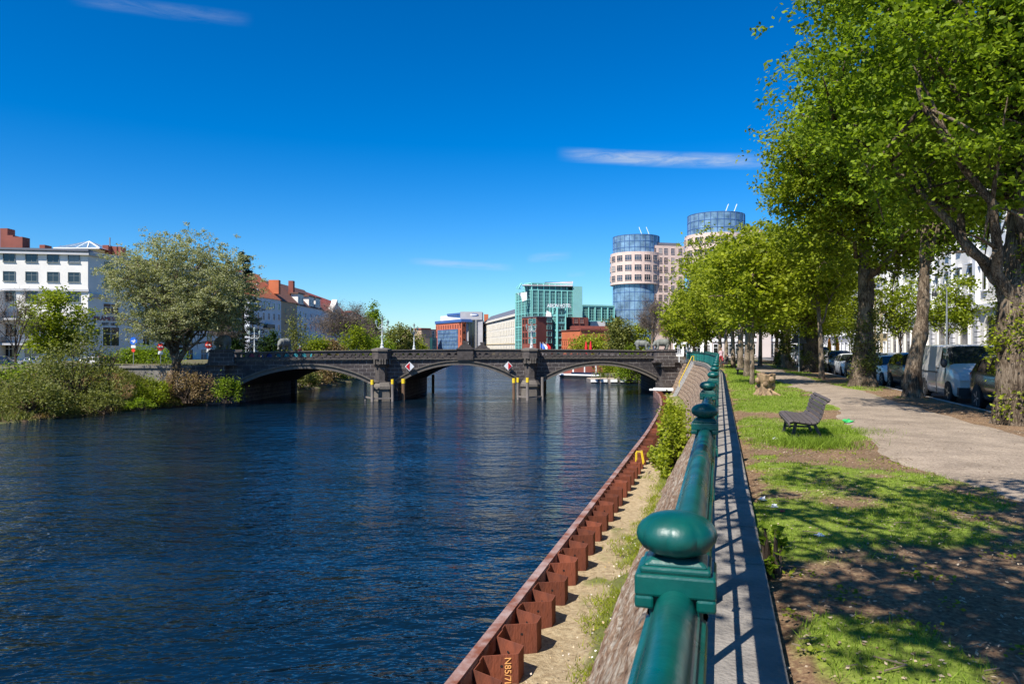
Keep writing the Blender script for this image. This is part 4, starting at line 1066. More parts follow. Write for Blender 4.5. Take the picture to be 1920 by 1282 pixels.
# ================================================================ left: white house with balconies
Yw_ = 124; A = px(-110, 120.5); B = px(165, 124.5); dAB = Vector(B)-Vector(A)
b = thing('apartment_house', 'white four storey house with dark window frames, balconies and red chimneys at the left edge', 'house', (B[0], B[1], -1.2))
C_ = (-57.5, 158.0); Dk = (-95, 166)
wl = block(b, 'wall', [A, B, C_, Dk, (A[0]-10, 160)], -1.4, 17.9, M['plaster_white'])
rows = [zz_(v, 123) for v in (491, 527, 565)]
fmw = M['dark_frame'] = mat('dark_frame', (.16,.19,.19), .6, .2, 3)
us = [-66, -26, 15, 57, 98, 138]; xs = [((u+110)/275) for u in us]
facade(b, A, B, [rows[0], rows[1]], xs=xs, w=1.65, h=1.5, style='sill', fm=fmw, gm=M['glass_dark'])
facade(b, A, B, [rows[2]], xs=xs, w=1.7, h=1.6, style='sill', fm=fmw, gm=M['glass_dark'])
facade(b, A, B, [3.6, .2], xs=xs, w=2.0, h=2.1, style='cross', fm=M['trim_white'], gm=M['glass_dark'])
band(b, 'cornice', A, B, 17.3, 17.75, M['plaster_grey'], .55, .1, .3); band(b, 'roof_edge', A, B, 17.9, 18.25, M['roof_grey'], .7, 12, .3)
band(b, 'string_course', A, B, 11.2, 11.6, M['plaster_grey'], .3, .1, .2); band(b, 'string_course', B, C_, 10.3, 10.9, M['plaster_grey'], .3, .1, 0)
band(b, 'cornice', B, C_, 17.25, 17.78, M['plaster_grey'], .5, .1, 0)
def sub_poly(A, B, x0, x1, y0, y1):
    A = Vector(A); B = Vector(B); d = B-A; n = Vector((d.y, -d.x)).normalized()
    return [tuple(A+d*x0+n*y1), tuple(A+d*x1+n*y1), tuple(A+d*x1+n*y0), tuple(A+d*x0+n*y0)]
for z in (6.5, 2.4):                # balconies
    bl = block(b, 'balcony', sub_poly(A, B, .43, .99, .01, 1.9), z-.2, z+.12, M['plaster_grey'])
    q = sub_poly(A, B, .435, .985, .05, 1.8); mb = MB()
    for i, (p0, p1) in enumerate(((q[0], q[1]), (q[1], q[2]), (q[3], q[0]))):
        P0 = Vector((p0[0], p0[1], z)); P1 = Vector((p1[0], p1[1], z)); mb.bar(P0+Vector((0,0,1.05)), P1+Vector((0,0,1.05)), .06); mb.bar(P0+Vector((0,0,.2)), P1+Vector((0,0,.2)), .04)
        nb_ = max(2, int((P1-P0).length/.22))
        for t in np.linspace(0, 1, nb_): mb.bar(P0.lerp(P1, t)+Vector((0,0,.12)), P0.lerp(P1, t)+Vector((0,0,1.05)), .028)
    mb.build('balcony_railing', M['dark_metal'], b, world=True)
block(b, 'bay', sub_poly(A, B, .36, .43, .005, 2.2), -1.3, 11.0, M['plaster_white'])
# shop sign and side wall
fmw2 = M['trim_white']
xsd = [.09, .24, .36, .48, .6, .72, .84, .95]
facade(b, B, C_, [12.1], xs=[.11, .3, .5, .7, .9], w=1.7, h=1.7, style='cross', fm=fmw, gm=M['glass_dark'])
facade(b, B, C_, [15.0], xs=[.11, .3, .5, .7, .9], w=1.7, h=1.5, style='cross', fm=fmw, gm=M['glass_dark'])
facade(b, B, C_, [7.6], xs=[.12, .3, .5, .7, .9], w=3.0, h=1.75, style='cross', fm=fmw2, gm=M['glass_dark'])
facade(b, B, C_, [2.1], xs=[.12], w=3.2, h=3.2, style='cross', fm=fmw2, gm=M['glass_dark'])
facade(b, B, C_, [2.2], xs=[.32, .46, .6, .74, .88], w=1.5, h=2.6, style='cross', fm=fmw2, gm=M['glass_dark'])
facade(b, B, C_, [-1.0], xs=[.3, .4, .5, .6, .7, .8, .9], w=1.6, h=2.4, style='cross', fm=fmw2, gm=M['glass_dark'])
M['sign_maroon'] = mat('sign_maroon', (.22,.02,.035), .6, .1, 4)
dBC = (Vector((C_[0], C_[1], 0))-Vector((B[0], B[1], 0))).normalized(); nBC = Vector((dBC.y, -dBC.x, 0))
for body, size, z, mt in (('BRÄMESSON', .98, 6.75, M['sign_maroon']), ('SEIT 1838', .68, 5.85, M['dark_metal'])):
    p = Vector((B[0], B[1], 0))+dBC*4.15+nBC*.07+Vector((0, 0, z)) - Vector(b.location)
    text_mesh('sign_lettering', body, size, mt, b, .04, wall_mat4(p, dBC), sx=1.15)
# roof things of the white house
for u0, u1, v0, Y, nm in ((0, 14, 428, 130, 'chimney'), (8, 24, 441, 129, 'chimney'), (24, 42, 444, 128, 'chimney'), (74, 84, 459, 132, 'chimney'), (112, 128, 461, 131, 'chimney'), (194, 226, 462, 134, 'chimney'), (192, 203, 459.5, 133, 'chimney')):
    x0, x1 = px(u0, Y)[0], px(u1, Y)[0]
    block(b, nm, [(x0, Y), (x1, Y), (x1, Y+2), (x0, Y+2)], 17.9, zz_(v0, Y), M['brick_dark'])
mb = MB(); p = at(206, 462, 133); mb.tube([p, p+Vector((0,0,1.6))], .12, 8); mb.build('flue', M['galv'], b, world=True)
x0, x1 = px(106, 130)[0], px(186, 130)[0]; xm = (x0+x1)/2
block(b, 'skylight_base', [(x0+.6, 130), (x1-.6, 130), (x1-.6, 137), (x0+.6, 137)], 17.9, 19.2, M['plaster_ochre'])
mb = MB(); mb.add([(x0-.3,129.6,19.2),(x1+.3,129.6,19.2),(x1+.3,137.4,19.2),(x0-.3,137.4,19.2),(xm,133.5,20.9)], [(0,1,4),(1,2,4),(2,3,4),(3,0,4)]); mb.build('skylight', M['glass_blue'], b, world=True)
mb = MB(); ap = Vector((xm,133.5,20.95))
for q in ((x0-.3,129.6),(x1+.3,129.6),(x1+.3,137.4),(x0-.3,137.4),((x0+xm)/2,129.6),(xm,129.6),((x1+xm)/2,129.6)): mb.bar((q[0],q[1],19.25), ap, .13)
mb.bar((x0-.3,129.6,19.2),(x1+.3,129.6,19.2),.2); mb.build('skylight_frame', M['trim_white'], b, world=True)

# ================================================================ left: row with red roofs
P0, P1, P2, P3, P4, P5 = px(468, 216), px(527, 238), px(557, 250), px(605, 283), px(655, 350), px(700, 520)
def house(name, label, cat, A, B, depth, z1, wm, rows, n, w, h, z0=-1.2, style='cross', fm=None, gm=None, grp=None):
    b = thing(name, label, cat, ((A[0]+B[0])/2, (A[1]+B[1])/2, z0), 0, grp)
    C, D_ = back(A, B, depth); block(b, 'wall', [A, B, C, D_], z0-.3, z1, wm)
    if n: facade(b, A, B, rows, n=n, w=w, h=h, style=style, fm=fm, gm=gm)
    return b
ze = 17.0; rws = [.6, 3.9, 7.2, 10.5, 13.8]
b = house('apartment_house', 'pale five storey house with bright orange tiled roof behind the dark conifer', 'house', P0, P1, 17, ze, M['plaster_white_shaded'], rws, 6, 1.3, 1.9, gm=M['glass_dark'])
gable(b, P0, P1, 17, ze, 25.4, M['tile_orange'], hipA=7, hipB=.01, fr=.45)
for t, zc in ((.42, 18.6), (.58, 20.4)):
    p = Vector(P0)+(Vector(P1)-Vector(P0))*t; nn = Vector((-(P1[1]-P0[1]), P1[0]-P0[0])).normalized(); q = p+nn*(2.2+(zc-18.6)*1.1)
    block(b, 'skylight', [(q.x-.5,q.y-.5),(q.x+.5,q.y-.5),(q.x+.5,q.y+.5),(q.x-.5,q.y+.5)], zc-.6, zc+1.1, M['trim_white'])
for zb in (4.0, 8.0):
    q = sub_poly(P0, P1, .42, .68, .01, 1.1); block(b, 'balcony', q, zb-.15, zb+1.0, M['dark_metal'])
p = px(513, 236); block(b, 'chimney', [(p[0]-1.6,p[1]),(p[0]+1.6,p[1]),(p[0]+1.6,p[1]+2),(p[0]-1.6,p[1]+2)], 19, 23.4, M['brick_orange'])
p = px(473, 230); block(b, 'chimney', [(p[0]-1.2,p[1]),(p[0]+1.2,p[1]),(p[0]+1.2,p[1]+1.5),(p[0]-1.2,p[1]+1.5)], 17, 22.5, M['brick_orange'])
b = house('apartment_house', 'tan house with almost blank wall between the orange roofed and white gabled houses', 'house', P1, P2, 14, ze-.3, M['plaster_tan'], [1.5, 5.5, 9.5, 13], 2, 1.0, 1.5, gm=M['glass_dark'], fm=M['plaster_tan'])
gable(b, P1, P2, 14, ze-.3, 23.8, M['tile_brown'], hipA=.01, hipB=.01)
p = px(545, 252); block(b, 'chimney', [(p[0]-.8,p[1]),(p[0]+.8,p[1]),(p[0]+.8,p[1]+2),(p[0]-.8,p[1]+2)], 20, 24.6, M['brick_dark'])
b = house('apartment_house', 'white house with arched loggias, white dormers and brown roof', 'house', P2, P3, 14, ze-.8, M['plaster_white_shaded'], [.8, 4.4, 8, 11.6], 5, 1.5, 2.3, gm=M['glass_dark'])
gable(b, P2, P3, 14, ze-.8, 23.8, M['tile_brown'], hipA=.01, hipB=.01)
for t in (.15, .55, .82):
    q = sub_poly(P2, P3, t-.1, t+.1, -2.5, -.2); block(b, 'dormer', q, ze-.8, 20.2, M['plaster_white']); q2 = sub_poly(P2, P3, t-.12, t+.12, -3, .1); block(b, 'dormer_roof', q2, 20.21, 20.6, M['tile_brown'])
    A_, B_ = q[0], q[1]; facade(b, A_, B_, [17.3], n=2, w=1.2, h=1.8, gm=M['glass_dark'])
for zl in (6.3, 11.2): q = sub_poly(P2, P3, .02, .16, .01, 1.2); block(b, 'loggia', q, zl, zl+1.1, M['plaster_white'])
b = house('apartment_house', 'white house with pointed stepped gable and red tiled roof behind the bare tree', 'house', P3, P4, 14, ze-1, M['plaster_white_shaded'], [.8, 4.4, 8, 11.6], 8, 1.5, 2.2, gm=M['glass_dark'])
gable(b, P3, P4, 14, ze-1, 23.4, M['tile_red'], hipA=.01, hipB=.01)
d = Vector(P4)-Vector(P3); mb = MB(); pA = Vector(P3)+d*.3; pB = Vector(P3)+d*.62; n_ = Vector((d.y, -d.x)).normalized()*.3
vs = []
for off_ in (n_, -n_*6):
    for t, z in ((0, ze-1), (1, ze-1), (1, 17.4), (.72, 19.4), (.5, 22.2), (.28, 19.4), (0, 17.4)):
        q = pA.lerp(pB, t)+off_; vs.append((q.x, q.y, z))
mb.add(vs, [tuple(range(7)), tuple(range(7, 14))[::-1]]+[(i, 7+i, 7+(i+1)%7, (i+1)%7) for i in range(7)]); mb.build('gable', M['plaster_white'], b, world=True)
b = house('apartment_house', 'far white houses with dormers and dark red roof left of the poplar', 'house', P4, P5, 14, 15.0, M['plaster_grey'], [.8, 4.4, 8, 11.5], 14, 2.2, 2.2, gm=M['glass_dark'])
gable(b, P4, P5, 14, 15, 20.5, M['tile_brown'], hipA=.01, hipB=3)
for t in (.1, .22, .36, .5, .64, .8): q = sub_poly(P4, P5, t-.03, t+.03, -3, 0); block(b, 'dormer', q, 15, 19.2, M['plaster_white']); block(b, 'dormer_roof', sub_poly(P4, P5, t-.035, t+.035, -3.4, .3), 19.21, 19.8, M['tile_red'])

# ================================================================ far middle
b = thing('office_building', 'small tan stone building with teal bay window left of the blue and orange offices', 'building', (*px(800, 400), 0))
A, B = px(790, 398), px(806, 402); C, D_ = back(A, B, 18); block(b, 'wall', [A, B, C, D_], -.5, zz_(618, 400), M['plaster_tan'])
A2, B2 = px(806.05, 402.2), px(818, 408); block(b, 'side_wall', [A2, B2, *back(A2, B2, 15)], -.5, zz_(617, 402), M['plaster_tan'])
band(b, 'roof_edge', A, B, zz_(617.9, 400), zz_(615, 400), M['brick_dark'], .4, 10, .4)
facade(b, A2, B2, [zz_(632, 404)], n=1, w=2.2, h=3.5, style='mull', gm=M['glass_green']); q = sub_poly(A2, B2, 0, .75, .02, 1.5); block(b, 'bay_window', q, -.5, zz_(633, 404), M['glass_green'])
b = thing('office_building', 'office block with orange walls, blue glass front and grey stone tower with oval sign', 'building', (*px(850, 395), 0))
A, B, Bb, Cc = px(817, 420), px(866, 385), px(874, 388), px(905, 388)
zt = zz_(604, 390)
block(b, 'wall', [A, B, Bb, (Bb[0]+2, 412), (A[0]+4, 440)], -.5, zt, M['orange_panel'])
band(b, 'blue_cornice', A, B, zt+.01, zt+1.5, M['blue_panel'], .4, 9, .3); band(b, 'blue_cornice', B, Bb, zt+.02, zt+1.49, M['blue_panel'], .38, 3, .0)
facade(b, A, B, [zz_(615.5, 400)], n=11, w=1.0, h=1.8, style='thin', fm=M['orange_panel'], gm=M['glass_dark'])
facade(b, A, B, [zz_(628, 400), zz_(641, 400)], xs=[.03, .955], w=1.0, h=2.4, style='thin', fm=M['orange_panel'], gm=M['glass_dark'])
facade(b, B, Bb, [zz_(v, 387) for v in (612, 626, 640, 652)], n=1, w=1.3, h=1.3, style='thin', fm=M['orange_panel'], gm=M['glass_dark'])
cw = block(b, 'curtain_wall', sub_poly(A, B, .1, .87, .01, .25), -.3, zz_(618, 402), M['glass_blue'])
mb = MB(); Av, Bv = Vector(A), Vector(B); dd = Bv-Av; nn = Vector((dd.y, -dd.x)).normalized()*.32
for t in np.linspace(.1, .87, 15): q = Av+dd*t+nn; mb.bar((q.x,q.y,0),(q.x,q.y,zz_(618,402)), .12)
for z in np.linspace(1.5, zz_(618,402), 6): q0 = Av+dd*.1+nn; q1 = Av+dd*.87+nn; mb.bar((q0.x,q0.y,z),(q1.x,q1.y,z), .14)
mb.build('mullions', M['blue_panel'], b, world=True)
zt2 = zz_(584.5, 388)
block(b, 'tower', [px(874.1, 388), px(905, 388), (px(905, 388)[0], 402), (px(874.1, 388)[0]-3, 402)], -.5, zt2-4.2, M['grey_stone'])
block(b, 'tower_top', [px(863, 386.6), px(904, 387.5), (px(904, 387.5)[0], 402), (px(863, 386)[0]-1, 402)], zt2-4.19, zt2, M['grey_stone'])
block(b, 'attic', [px(826, 418), px(863, 400), (px(863, 400)[0], 415), (px(826, 418)[0]+2, 430)], zt+.3, zz_(591, 405), M['trim_white']); block(b, 'attic_roof', [px(838, 411), px(863, 397), (px(863, 400)[0]-.2, 414), (px(838, 411)[0]+2, 424)], zz_(591, 405)+.01, zz_(587.5, 405), M['blue_panel'])
for u0, u1 in ((878.5, 882.5), (883.8, 889), (890.5, 894)):
    block(b, 'glass_shaft', [px(u0, 387.3), px(u1, 387.3), px(u1, 388.3), px(u0, 388.3)], 0, zz_(597, 388), M['glass_dark'])
mb = MB(); c = at(886, 590, 387.2)
for rx, rz_, y, mi in ((5.9, .78, 0, 0), (4.6, .34, -.08, 1)):
    k = len(mb.v); n = 20
    for yy in (y, y-.12): mb.v += [(c.x+rx/1.9*math.cos(2*math.pi*i/n), c.y+yy, c.z+rz_*math.sin(2*math.pi*i/n)) for i in range(n)]
    mb.f += [tuple(range(k+n, k+2*n)), tuple(range(k, k+n))[::-1]]+[(k+i, k+(i+1)%n, k+n+(i+1)%n, k+n+i) for i in range(n)]; mb.m += [mi]*(n+2)
mb.build('oval_sign', [M['blue_panel'], M['white']], b, world=True)
b = thing('office_building', 'long cream building with dark slate roof, left of the mint glass hotel', 'building', (*px(935, 340), 0))
A, B = px(905.5, 405), px(968, 300); block(b, 'wall', [A, B, (B[0]+14, 306), (A[0]+14, 412)], -.5, zz_(603.5, 405)-.2, M['cream'])
zt = zz_(603.5, 405); zt = 14.6
block(b, 'wall_upper', [A, B, (B[0]+14, 306), (A[0]+14, 412)], zt-.9, zt, M['cream'])
facade(b, A, B, [.6, 4.0, 7.3, 10.6], n=24, w=1.5, h=2.1, style='thin', fm=M['cream'], gm=M['glass'])
band(b, 'cornice', A, B, zt+.01, zt+.5, M['cream'], .6, .1, .2); band(b, 'string_course', A, B, 3.3, 3.55, M['plaster_ochre'], .25, .1)
Av, Bv = Vector(A), Vector(B); n_ = Vector((-(Bv-Av).y, (Bv-Av).x)).normalized()
mb = MB(); p = [Av-n_*.3, Bv-n_*.3, Bv+n_*4.5, Av+n_*4.5, Bv+n_*14, Av+n_*14]
mb.add([(p[0].x,p[0].y,zt+.5),(p[1].x,p[1].y,zt+.5),(p[2].x,p[2].y,zt+4.4),(p[3].x,p[3].y,zt+4.4),(p[4].x,p[4].y,zt+.5),(p[5].x,p[5].y,zt+.5)], [(0,1,2,3),(3,2,4,5),(0,3,5),(1,4,2)]); mb.build('roof', M['slate'], b, world=True)
p = px(911, 405); block(b, 'chimney', [(p[0]-1,p[1]),(p[0]+1.3,p[1]),(p[0]+1.3,p[1]+2),(p[0]-1,p[1]+2)], 15, zz_(589, 405), M['brick_orange'])

# ---------------------------------------------------------------- mint glass hotel
b = thing('glass_hotel', 'mint green glass hotel block with dark windows and pale roof in the centre distance', 'hotel', (*px(1030, 262), 0))
Ymt = 262
def fx(u, Y=Ymt): return px(u, Y)[0]
z0h = -.5; zA = zz_(553, 258); zB = zz_(545, 262); zC = zz_(533, 264)
Lf = [px(967, 275), px(996, 258)]; Fr = [px(996, 258), px(1074, 264)]
block(b, 'wall', [px(967, 275), px(996, 258), px(1074, 264), (fx(1074)+3, 285), (fx(967, 275)+4, 295)], z0h, zB, M['glass_green'])
block(b, 'stair_tower', [px(1074.1, 263.5), px(1092, 265), (fx(1092)+2, 283), (fx(1074)+3.5, 283)], z0h, zz_(537, 265), M['mint'])
block(b, 'upper_wall', [px(984, 262), px(996.5, 259.5), px(1073, 265.5), (fx(1073)+3, 284), (fx(984)+4, 290)], zB+.01, zC, M['glass_green'])
quad_roof(b, [(fx(978), 258, zz_(535, 260)), (fx(1074), 263, zz_(536, 264)), (fx(1070)+2, 276, zz_(529, 275)+.4), (fx(985)+1, 272, zz_(530, 268))], M['roof_pale'])
p = px(1047, 272); block(b, 'roof_plant', [(p[0]-5,p[1]),(p[0]+5,p[1]),(p[0]+5,p[1]+4),(p[0]-5,p[1]+4)], zC, zz_(530, 270)+.4, M['dark_metal'])
mb = MB()
def grid_on(mb, A, B, us, zs, w=.4, out=.12):
    Av, Bv = Vector(A), Vector(B); d = Bv-Av; n = Vector((d.y, -d.x)).normalized()*out
    for t in us: q = Av+d*t+n; mb.bar((q.x,q.y,zs[0]), (q.x,q.y,zs[-1]), w, w*.8)
    for z in zs: q0 = Av+n*.95; q1 = Bv+n*.95; mb.bar((q0.x,q0.y,z), (q1.x,q1.y,z), w*.7, w)
grid_on(mb, *Lf, [0, .2, .42, .62, .8, 1], [0, 4.5, 9.2, 13.9, 18.6, zB], .32); grid_on(mb, *Fr, np.linspace(0.02, 1, 8), [4.5, 9.2, 13.9, zB], .42)
grid_on(mb, px(984, 262), px(996.5, 259.5), [0, .5, 1], [zB, zC], .3); grid_on(mb, px(996.5, 259.5), px(1073, 265.5), np.linspace(0, 1, 8), [zB, zC], .5)
mb.build('frame', M['mint_pale'], b, world=True)
mb = MB(); grid_on(mb, *Lf, np.linspace(0, 1, 16), np.linspace(0, zB, 22), .1, .06); grid_on(mb, *Fr, np.linspace(.02, 1, 29), np.linspace(4.5, zB, 15), .11, .06); mb.build('mullions', M['mint'], b, world=True)
mb = MB(); ap = at(978, 531, 259); 
for q in ((967.5, 541, 258), (972, 541, 257), (984, 541, 258)): mb.bar(at(*q), ap, .3); mb.bar(at(*q), at(q[0], 600, q[2]), .25)
mb.bar(at(967.5, 541, 258), at(984, 541, 258), .3); mb.build('corner_gable', M['mint_pale'], b, world=True)
mb = MB(); c = at(976, 557, 257.6)
vs = [c+Vector((-1.2, 0, 1.3)), c+Vector((2.2, 0, 1.8)), c+Vector((2.2, 0, -.9)), c+Vector((.6, 0, -1.6)), c+Vector((.2, 0, .2))]
mb.add(vs+[v+Vector((0, .3, 0)) for v in vs], [(4,3,2,1,0),(5,6,7,8,9)]+[(i,(i+1)%5,5+(i+1)%5,5+i) for i in range(5)]); mb.build('emblem', M['white'], b, world=True)
vs = [at(u, v, 259.4) for u, v in ((1025, 582), (1033, 586), (1034, 594), (1023, 594))]; mb = MB(); mb.add(vs+[v+Vector((0,.3,0)) for v in vs], [(3,2,1,0),(4,5,6,7)]+[(i,(i+1)%4,4+(i+1)%4,4+i) for i in range(4)]); mb.build('emblem', M['white'], b, world=True)
b = thing('glass_lift_tower', 'slim mint green window tower with white rooftop lettering between red brick blocks', 'tower', (*px(1050, 252), 0))
A, Bm, B = px(1036, 253), px(1044.5, 250.5), px(1061, 252.5); ztw = zz_(577.5, 252)
block(b, 'wall', [A, Bm, B, (B[0]+1, 261), (A[0]+1, 261)], z0h, ztw, M['glass_green'])
mb = MB(); zs_ = list(np.linspace(.1, ztw, 7))
grid_on(mb, A, Bm, [.08, 1], zs_, .5); grid_on(mb, Bm, B, [0, .92], zs_, .55); mb.build('frame', M['mint_pale'], b, world=True)
mb = MB(); grid_on(mb, A, Bm, np.linspace(0, 1, 6), np.linspace(.1, ztw, 25), .1, .06); grid_on(mb, Bm, B, [.2,.5,.8], np.linspace(.1, ztw, 13), .1, .06); mb.build('mullions', M['mint'], b, world=True)
p = at(1048.5, 573.3, 250.6)-Vector(b.location); text_mesh('rooftop_lettering', 'ABION HOTEL', 1.75, M['white'], b, .1, wall_mat4(p, (1, .05, 0)), sx=.72*1.0)
mb = MB(); mb.bar(at(1036, 577, 250.8), at(1061, 577, 251), .15); mb.build('sign_rail', M['white'], b, world=True)
b = thing('brick_building', 'red brick block with teal windows below the mint glass hotel', 'building', (*px(1010, 248), 0))
A, B, C = px(978.5, 252), px(1005.5, 245), px(1036, 250); ztb = zz_(594.5, 246)
block(b, 'wall', [A, B, C, (C[0], 256), (A[0]+2, 256.4)], z0h, ztb, M['brick_dark'])
facade(b, B, C, [zz_(v, 248) for v in (604, 617, 630, 642.5)], xs=[.79], w=2.0, h=1.5, style='mull', fm=M['mint'], gm=M['glass_green'])
facade(b, A, B, [zz_(v, 249) for v in (606, 619, 631, 643)], xs=[.13, .32], w=1.0, h=1.3, style='thin', fm=M['brick_dark'], gm=M['hole'])
facade(b, A, B, [zz_(v, 248) for v in (606, 619, 631, 643)], xs=[.62, .85], w=2.0, h=1.4, style='mull', fm=M['mint'], gm=M['glass_green'])
band(b, 'roof_edge', B, C, ztb+.01, ztb+.3, M['roof_grey'], .2, 3); band(b, 'roof_edge', A, B, ztb+.02, ztb+.29, M['roof_grey'], .2, 3)
b = thing('brick_building', 'stepped dark red brick block right of the mint window tower, above the orange brick wall', 'building', (*px(1080, 256), 0))
A, B = px(1061.2, 253.5), px(1103, 258); block(b, 'wall', [A, B, (B[0], 275), (A[0], 262)], z0h, zz_(594.5, 254), M['brick_dark'])
facade(b, A, B, [zz_(608, 254)], xs=[.14], w=1.9, h=2.2, style='mull', fm=M['dark_metal'], gm=M['hole']); facade(b, A, B, [zz_(606, 254)], xs=[.44, .7], w=1.7, h=1.8, style='mull', fm=M['brick_red'], gm=M['brick_red'])
facade(b, A, B, [zz_(617, 254)], xs=[.14], w=1.9, h=1.6, style='mull', fm=M['dark_metal'], gm=M['hole'])
A, B = px(1072, 244.5), px(1142, 246.5); block(b, 'lower_wall', [A, B, (B[0], 254), (A[0], 252)], z0h, zz_(611, 245), M['brick_dark'])
b = thing('brick_building', 'low bright orange brick building with fine perforations behind the weeping willow', 'building', (*px(1095, 236), 0))
A, B, C = px(1053, 242), px(1088, 232), px(1146, 238); zt = zz_(620, 238)
block(b, 'wall', [A, B, C, (C[0], 243), (A[0]+1, 244.2)], z0h, zt, M['brick_orange'])
band(b, 'roof_edge', A, B, zt+.01, zt+.25, M['brick_dark'], .3, 2); band(b, 'roof_edge', B, C, zt+.02, zt+.5, M['brick_dark'], .3, 2)
facade(b, A, B, [.8, 2.8], n=9, w=.3, h=1.1, style='thin', fm=M['brick_orange'], gm=M['hole']); facade(b, A, B, [4.4], n=16, w=.25, h=.2, style='thin', fm=M['brick_orange'], gm=M['hole'])
b = thing('glass_office', 'low mint green office wing right of the hotel stair tower, above the brick blocks', 'building', (*px(1120, 290), 0))
A, B = px(1091, 290), px(1151, 296); zt = zz_(575.5, 292)
block(b, 'wall', [A, B, (B[0], 305), (A[0]+2, 305)], z0h, zt, M['glass_green'])
mb = MB(); grid_on(mb, A, B, np.linspace(0, 1, 6), [zz_(602, 292), zt], .55); mb.build('frame', M['mint_pale'], b, world=True); band(b, 'roof_edge', A, B, zt+.3, zt+.9, M['mint'], .5, 8)
mb = MB(); grid_on(mb, A, B, np.linspace(0, 1, 21), np.linspace(zz_(602, 292), zt, 6), .13, .06); mb.build('mullions', M['mint'], b, world=True)
block(b, 'penthouse', [px(1107, 280), px(1135, 281), px(1135, 287), px(1107, 287)], z0h, zz_(602.5, 281), M['plaster_grey'])

# ---------------------------------------------------------------- two round towers
def tower(label, u0, u1, Y, vtop, vglass, rings, vshaft, ub, vb_top, Yb, mast_d):
    uc = (u0+u1)/2; c = px(uc, Y); Rr = (u1-u0)/2*Y/F
    b = thing('round_tower', label, 'office tower', (c[0], c[1], 0))
    n = 48
    def ringp(r, a0=0, a1=2*math.pi, nn=n): return [(c[0]+r*math.cos(a), c[1]+r*math.sin(a)) for a in np.linspace(a0, a1, nn, endpoint=False)]
    zt, zg, zs = zz_(vtop, Y), zz_(vglass, Y), zz_(vshaft, Y)
    block(b, 'glass_shaft', ringp(Rr*.9), -1, zs, M['glass_blue']); block(b, 'glass_drum', ringp(Rr*.9), zg, zt, M['glass_blue'])
    mb = MB()
    for i in range(28):
        a = 2*math.pi*i/28; x, y = c[0]+Rr*.905*math.cos(a), c[1]+Rr*.905*math.sin(a)
        mb.bar((x,y,0),(x,y,zs-.5), .1); mb.bar((x,y,zg+.5),(x,y,zt-.05), .16)
    for z in list(np.arange(3, zs-1, 3.5))+[zg+(zt-zg)*.33, zg+(zt-zg)*.66, zt-.1]: mb.tube([Vector((q[0],q[1],z)) for q in ringp(Rr*.903)+[ringp(Rr*.903)[0]]], .09, 4, caps=False)
    mb.build('mullions', M['blue_panel'], b, world=True)
    zsr = [zs]+[zz_(v, Y) for v in rings]+[zg]
    mb = MB(); mb.prism(ringp(Rr), zs, zg+.6); mb.prism(ringp(Rr*1.01), zs-.3, zs+.25); mb.build('wall', M['tower_pink'], b, world=True)
    nw = 17; fl = (zg-zs)/len(rings)
    for j in range(len(rings)):
        for i in range(nw):
            a = -math.pi+math.pi*2*i/nw
            if math.sin(a) > .25: continue
            x, y = c[0]+(Rr+.03)*math.cos(a), c[1]+(Rr+.03)*math.sin(a)
            window(b, (x, y, zs+fl*j+fl*.3), a+math.pi/2, 2*math.pi*Rr/nw*.68, fl*.52, 'grid', M['tower_pink'], M['glass'])
    # slab wing behind
    Aw, Bw = px(uc+(u1-uc)*.55, Y-Rr*.72), px(ub, Yb); zw = zz_(vb_top, (Y+Yb)/2)
    block(b, 'wing', [Aw, Bw, (Bw[0], Bw[1]+16), (Aw[0], Aw[1]+18)], -1, zw, M['tower_pink'])
    band(b, 'wing_roof', Aw, Bw, zw+.4, zw+1.4, M['roof_grey'], -1.5, 10, -1)
    nr = int((zw-6)/3.75)
    facade(b, Aw, Bw, [zw-3.3-3.75*i for i in range(min(nr, 10))], xs=[.12, .3, .46, .66, .88], w=(Vector(Bw)-Vector(Aw)).length*.105, h=2.2, style='grid', fm=M['tower_pink'], gm=M['glass'])
    mb = MB()
    for dx in (-1.2, 1.8): mb.bar((c[0]+4+dx, c[1], zt), (c[0]+4+dx+mast_d, c[1], zt+4.2), .2)
    mb.bar((c[0]+2.8, c[1], zt+.1), (c[0]+5.8, c[1], zt+.1), .2); mb.build('mast', M['white'], b, world=True)
tower('left pink banded round tower with blue glass drum, fully visible', 1145, 1240, 304, 445, 480, (497, 514, 531), 534, 1283, 463, 300, -1.6)
tower('right pink banded round tower with blue glass drum, half hidden by trees', 1285, 1400, 262, 405, 447, (466, 486, 506), 512, 1430, 433, 256, 1.6)

# ================================================================ right side of the street
OFF = 20.5
def sx(Y, d=OFF): return (float(lineX(Y))+d, Y)
A, B = sx(89), sx(34)
b = thing('apartment_house', 'ornate white corner house with quoins, arched ground floor openings and tall pilasters on the right', 'house', (*sx(62), 0))
C, D_ = back(A, B, 14); block(b, 'wall', [A, B, C, D_], -.3, 21.5, M['plaster_white'])
L_ = (Vector(B)-Vector(A)).length; M['quoin'] = wcol('quoin_grey', (.45,.45,.47))
for t in np.arange(0, 1.001, 1/9):                # rusticated piers
    for i in range(11): block(b, 'quoin', sub_poly(A, B, max(0, t-.55/L_), min(1, t+.55/L_), .005, .2), .1+i*.42, .1+i*.42+.36, M['quoin'])
band(b, 'cornice', A, B, 4.75, 5.1, M['trim_white'], .35, .1); band(b, 'cornice', A, B, 20.9, 21.6, M['trim_white'], .8, .1); band(b, 'plinth', A, B, -.2, .6, M['plaster_white'], .12, .1)
for i, t in enumerate(np.arange(0, 1.001, 1/9)): block(b, 'pilaster', sub_poly(A, B, max(0, t-.4/L_), min(1, t+.4/L_), .006, .28), 5.11, 20.88, M['trim_white'])
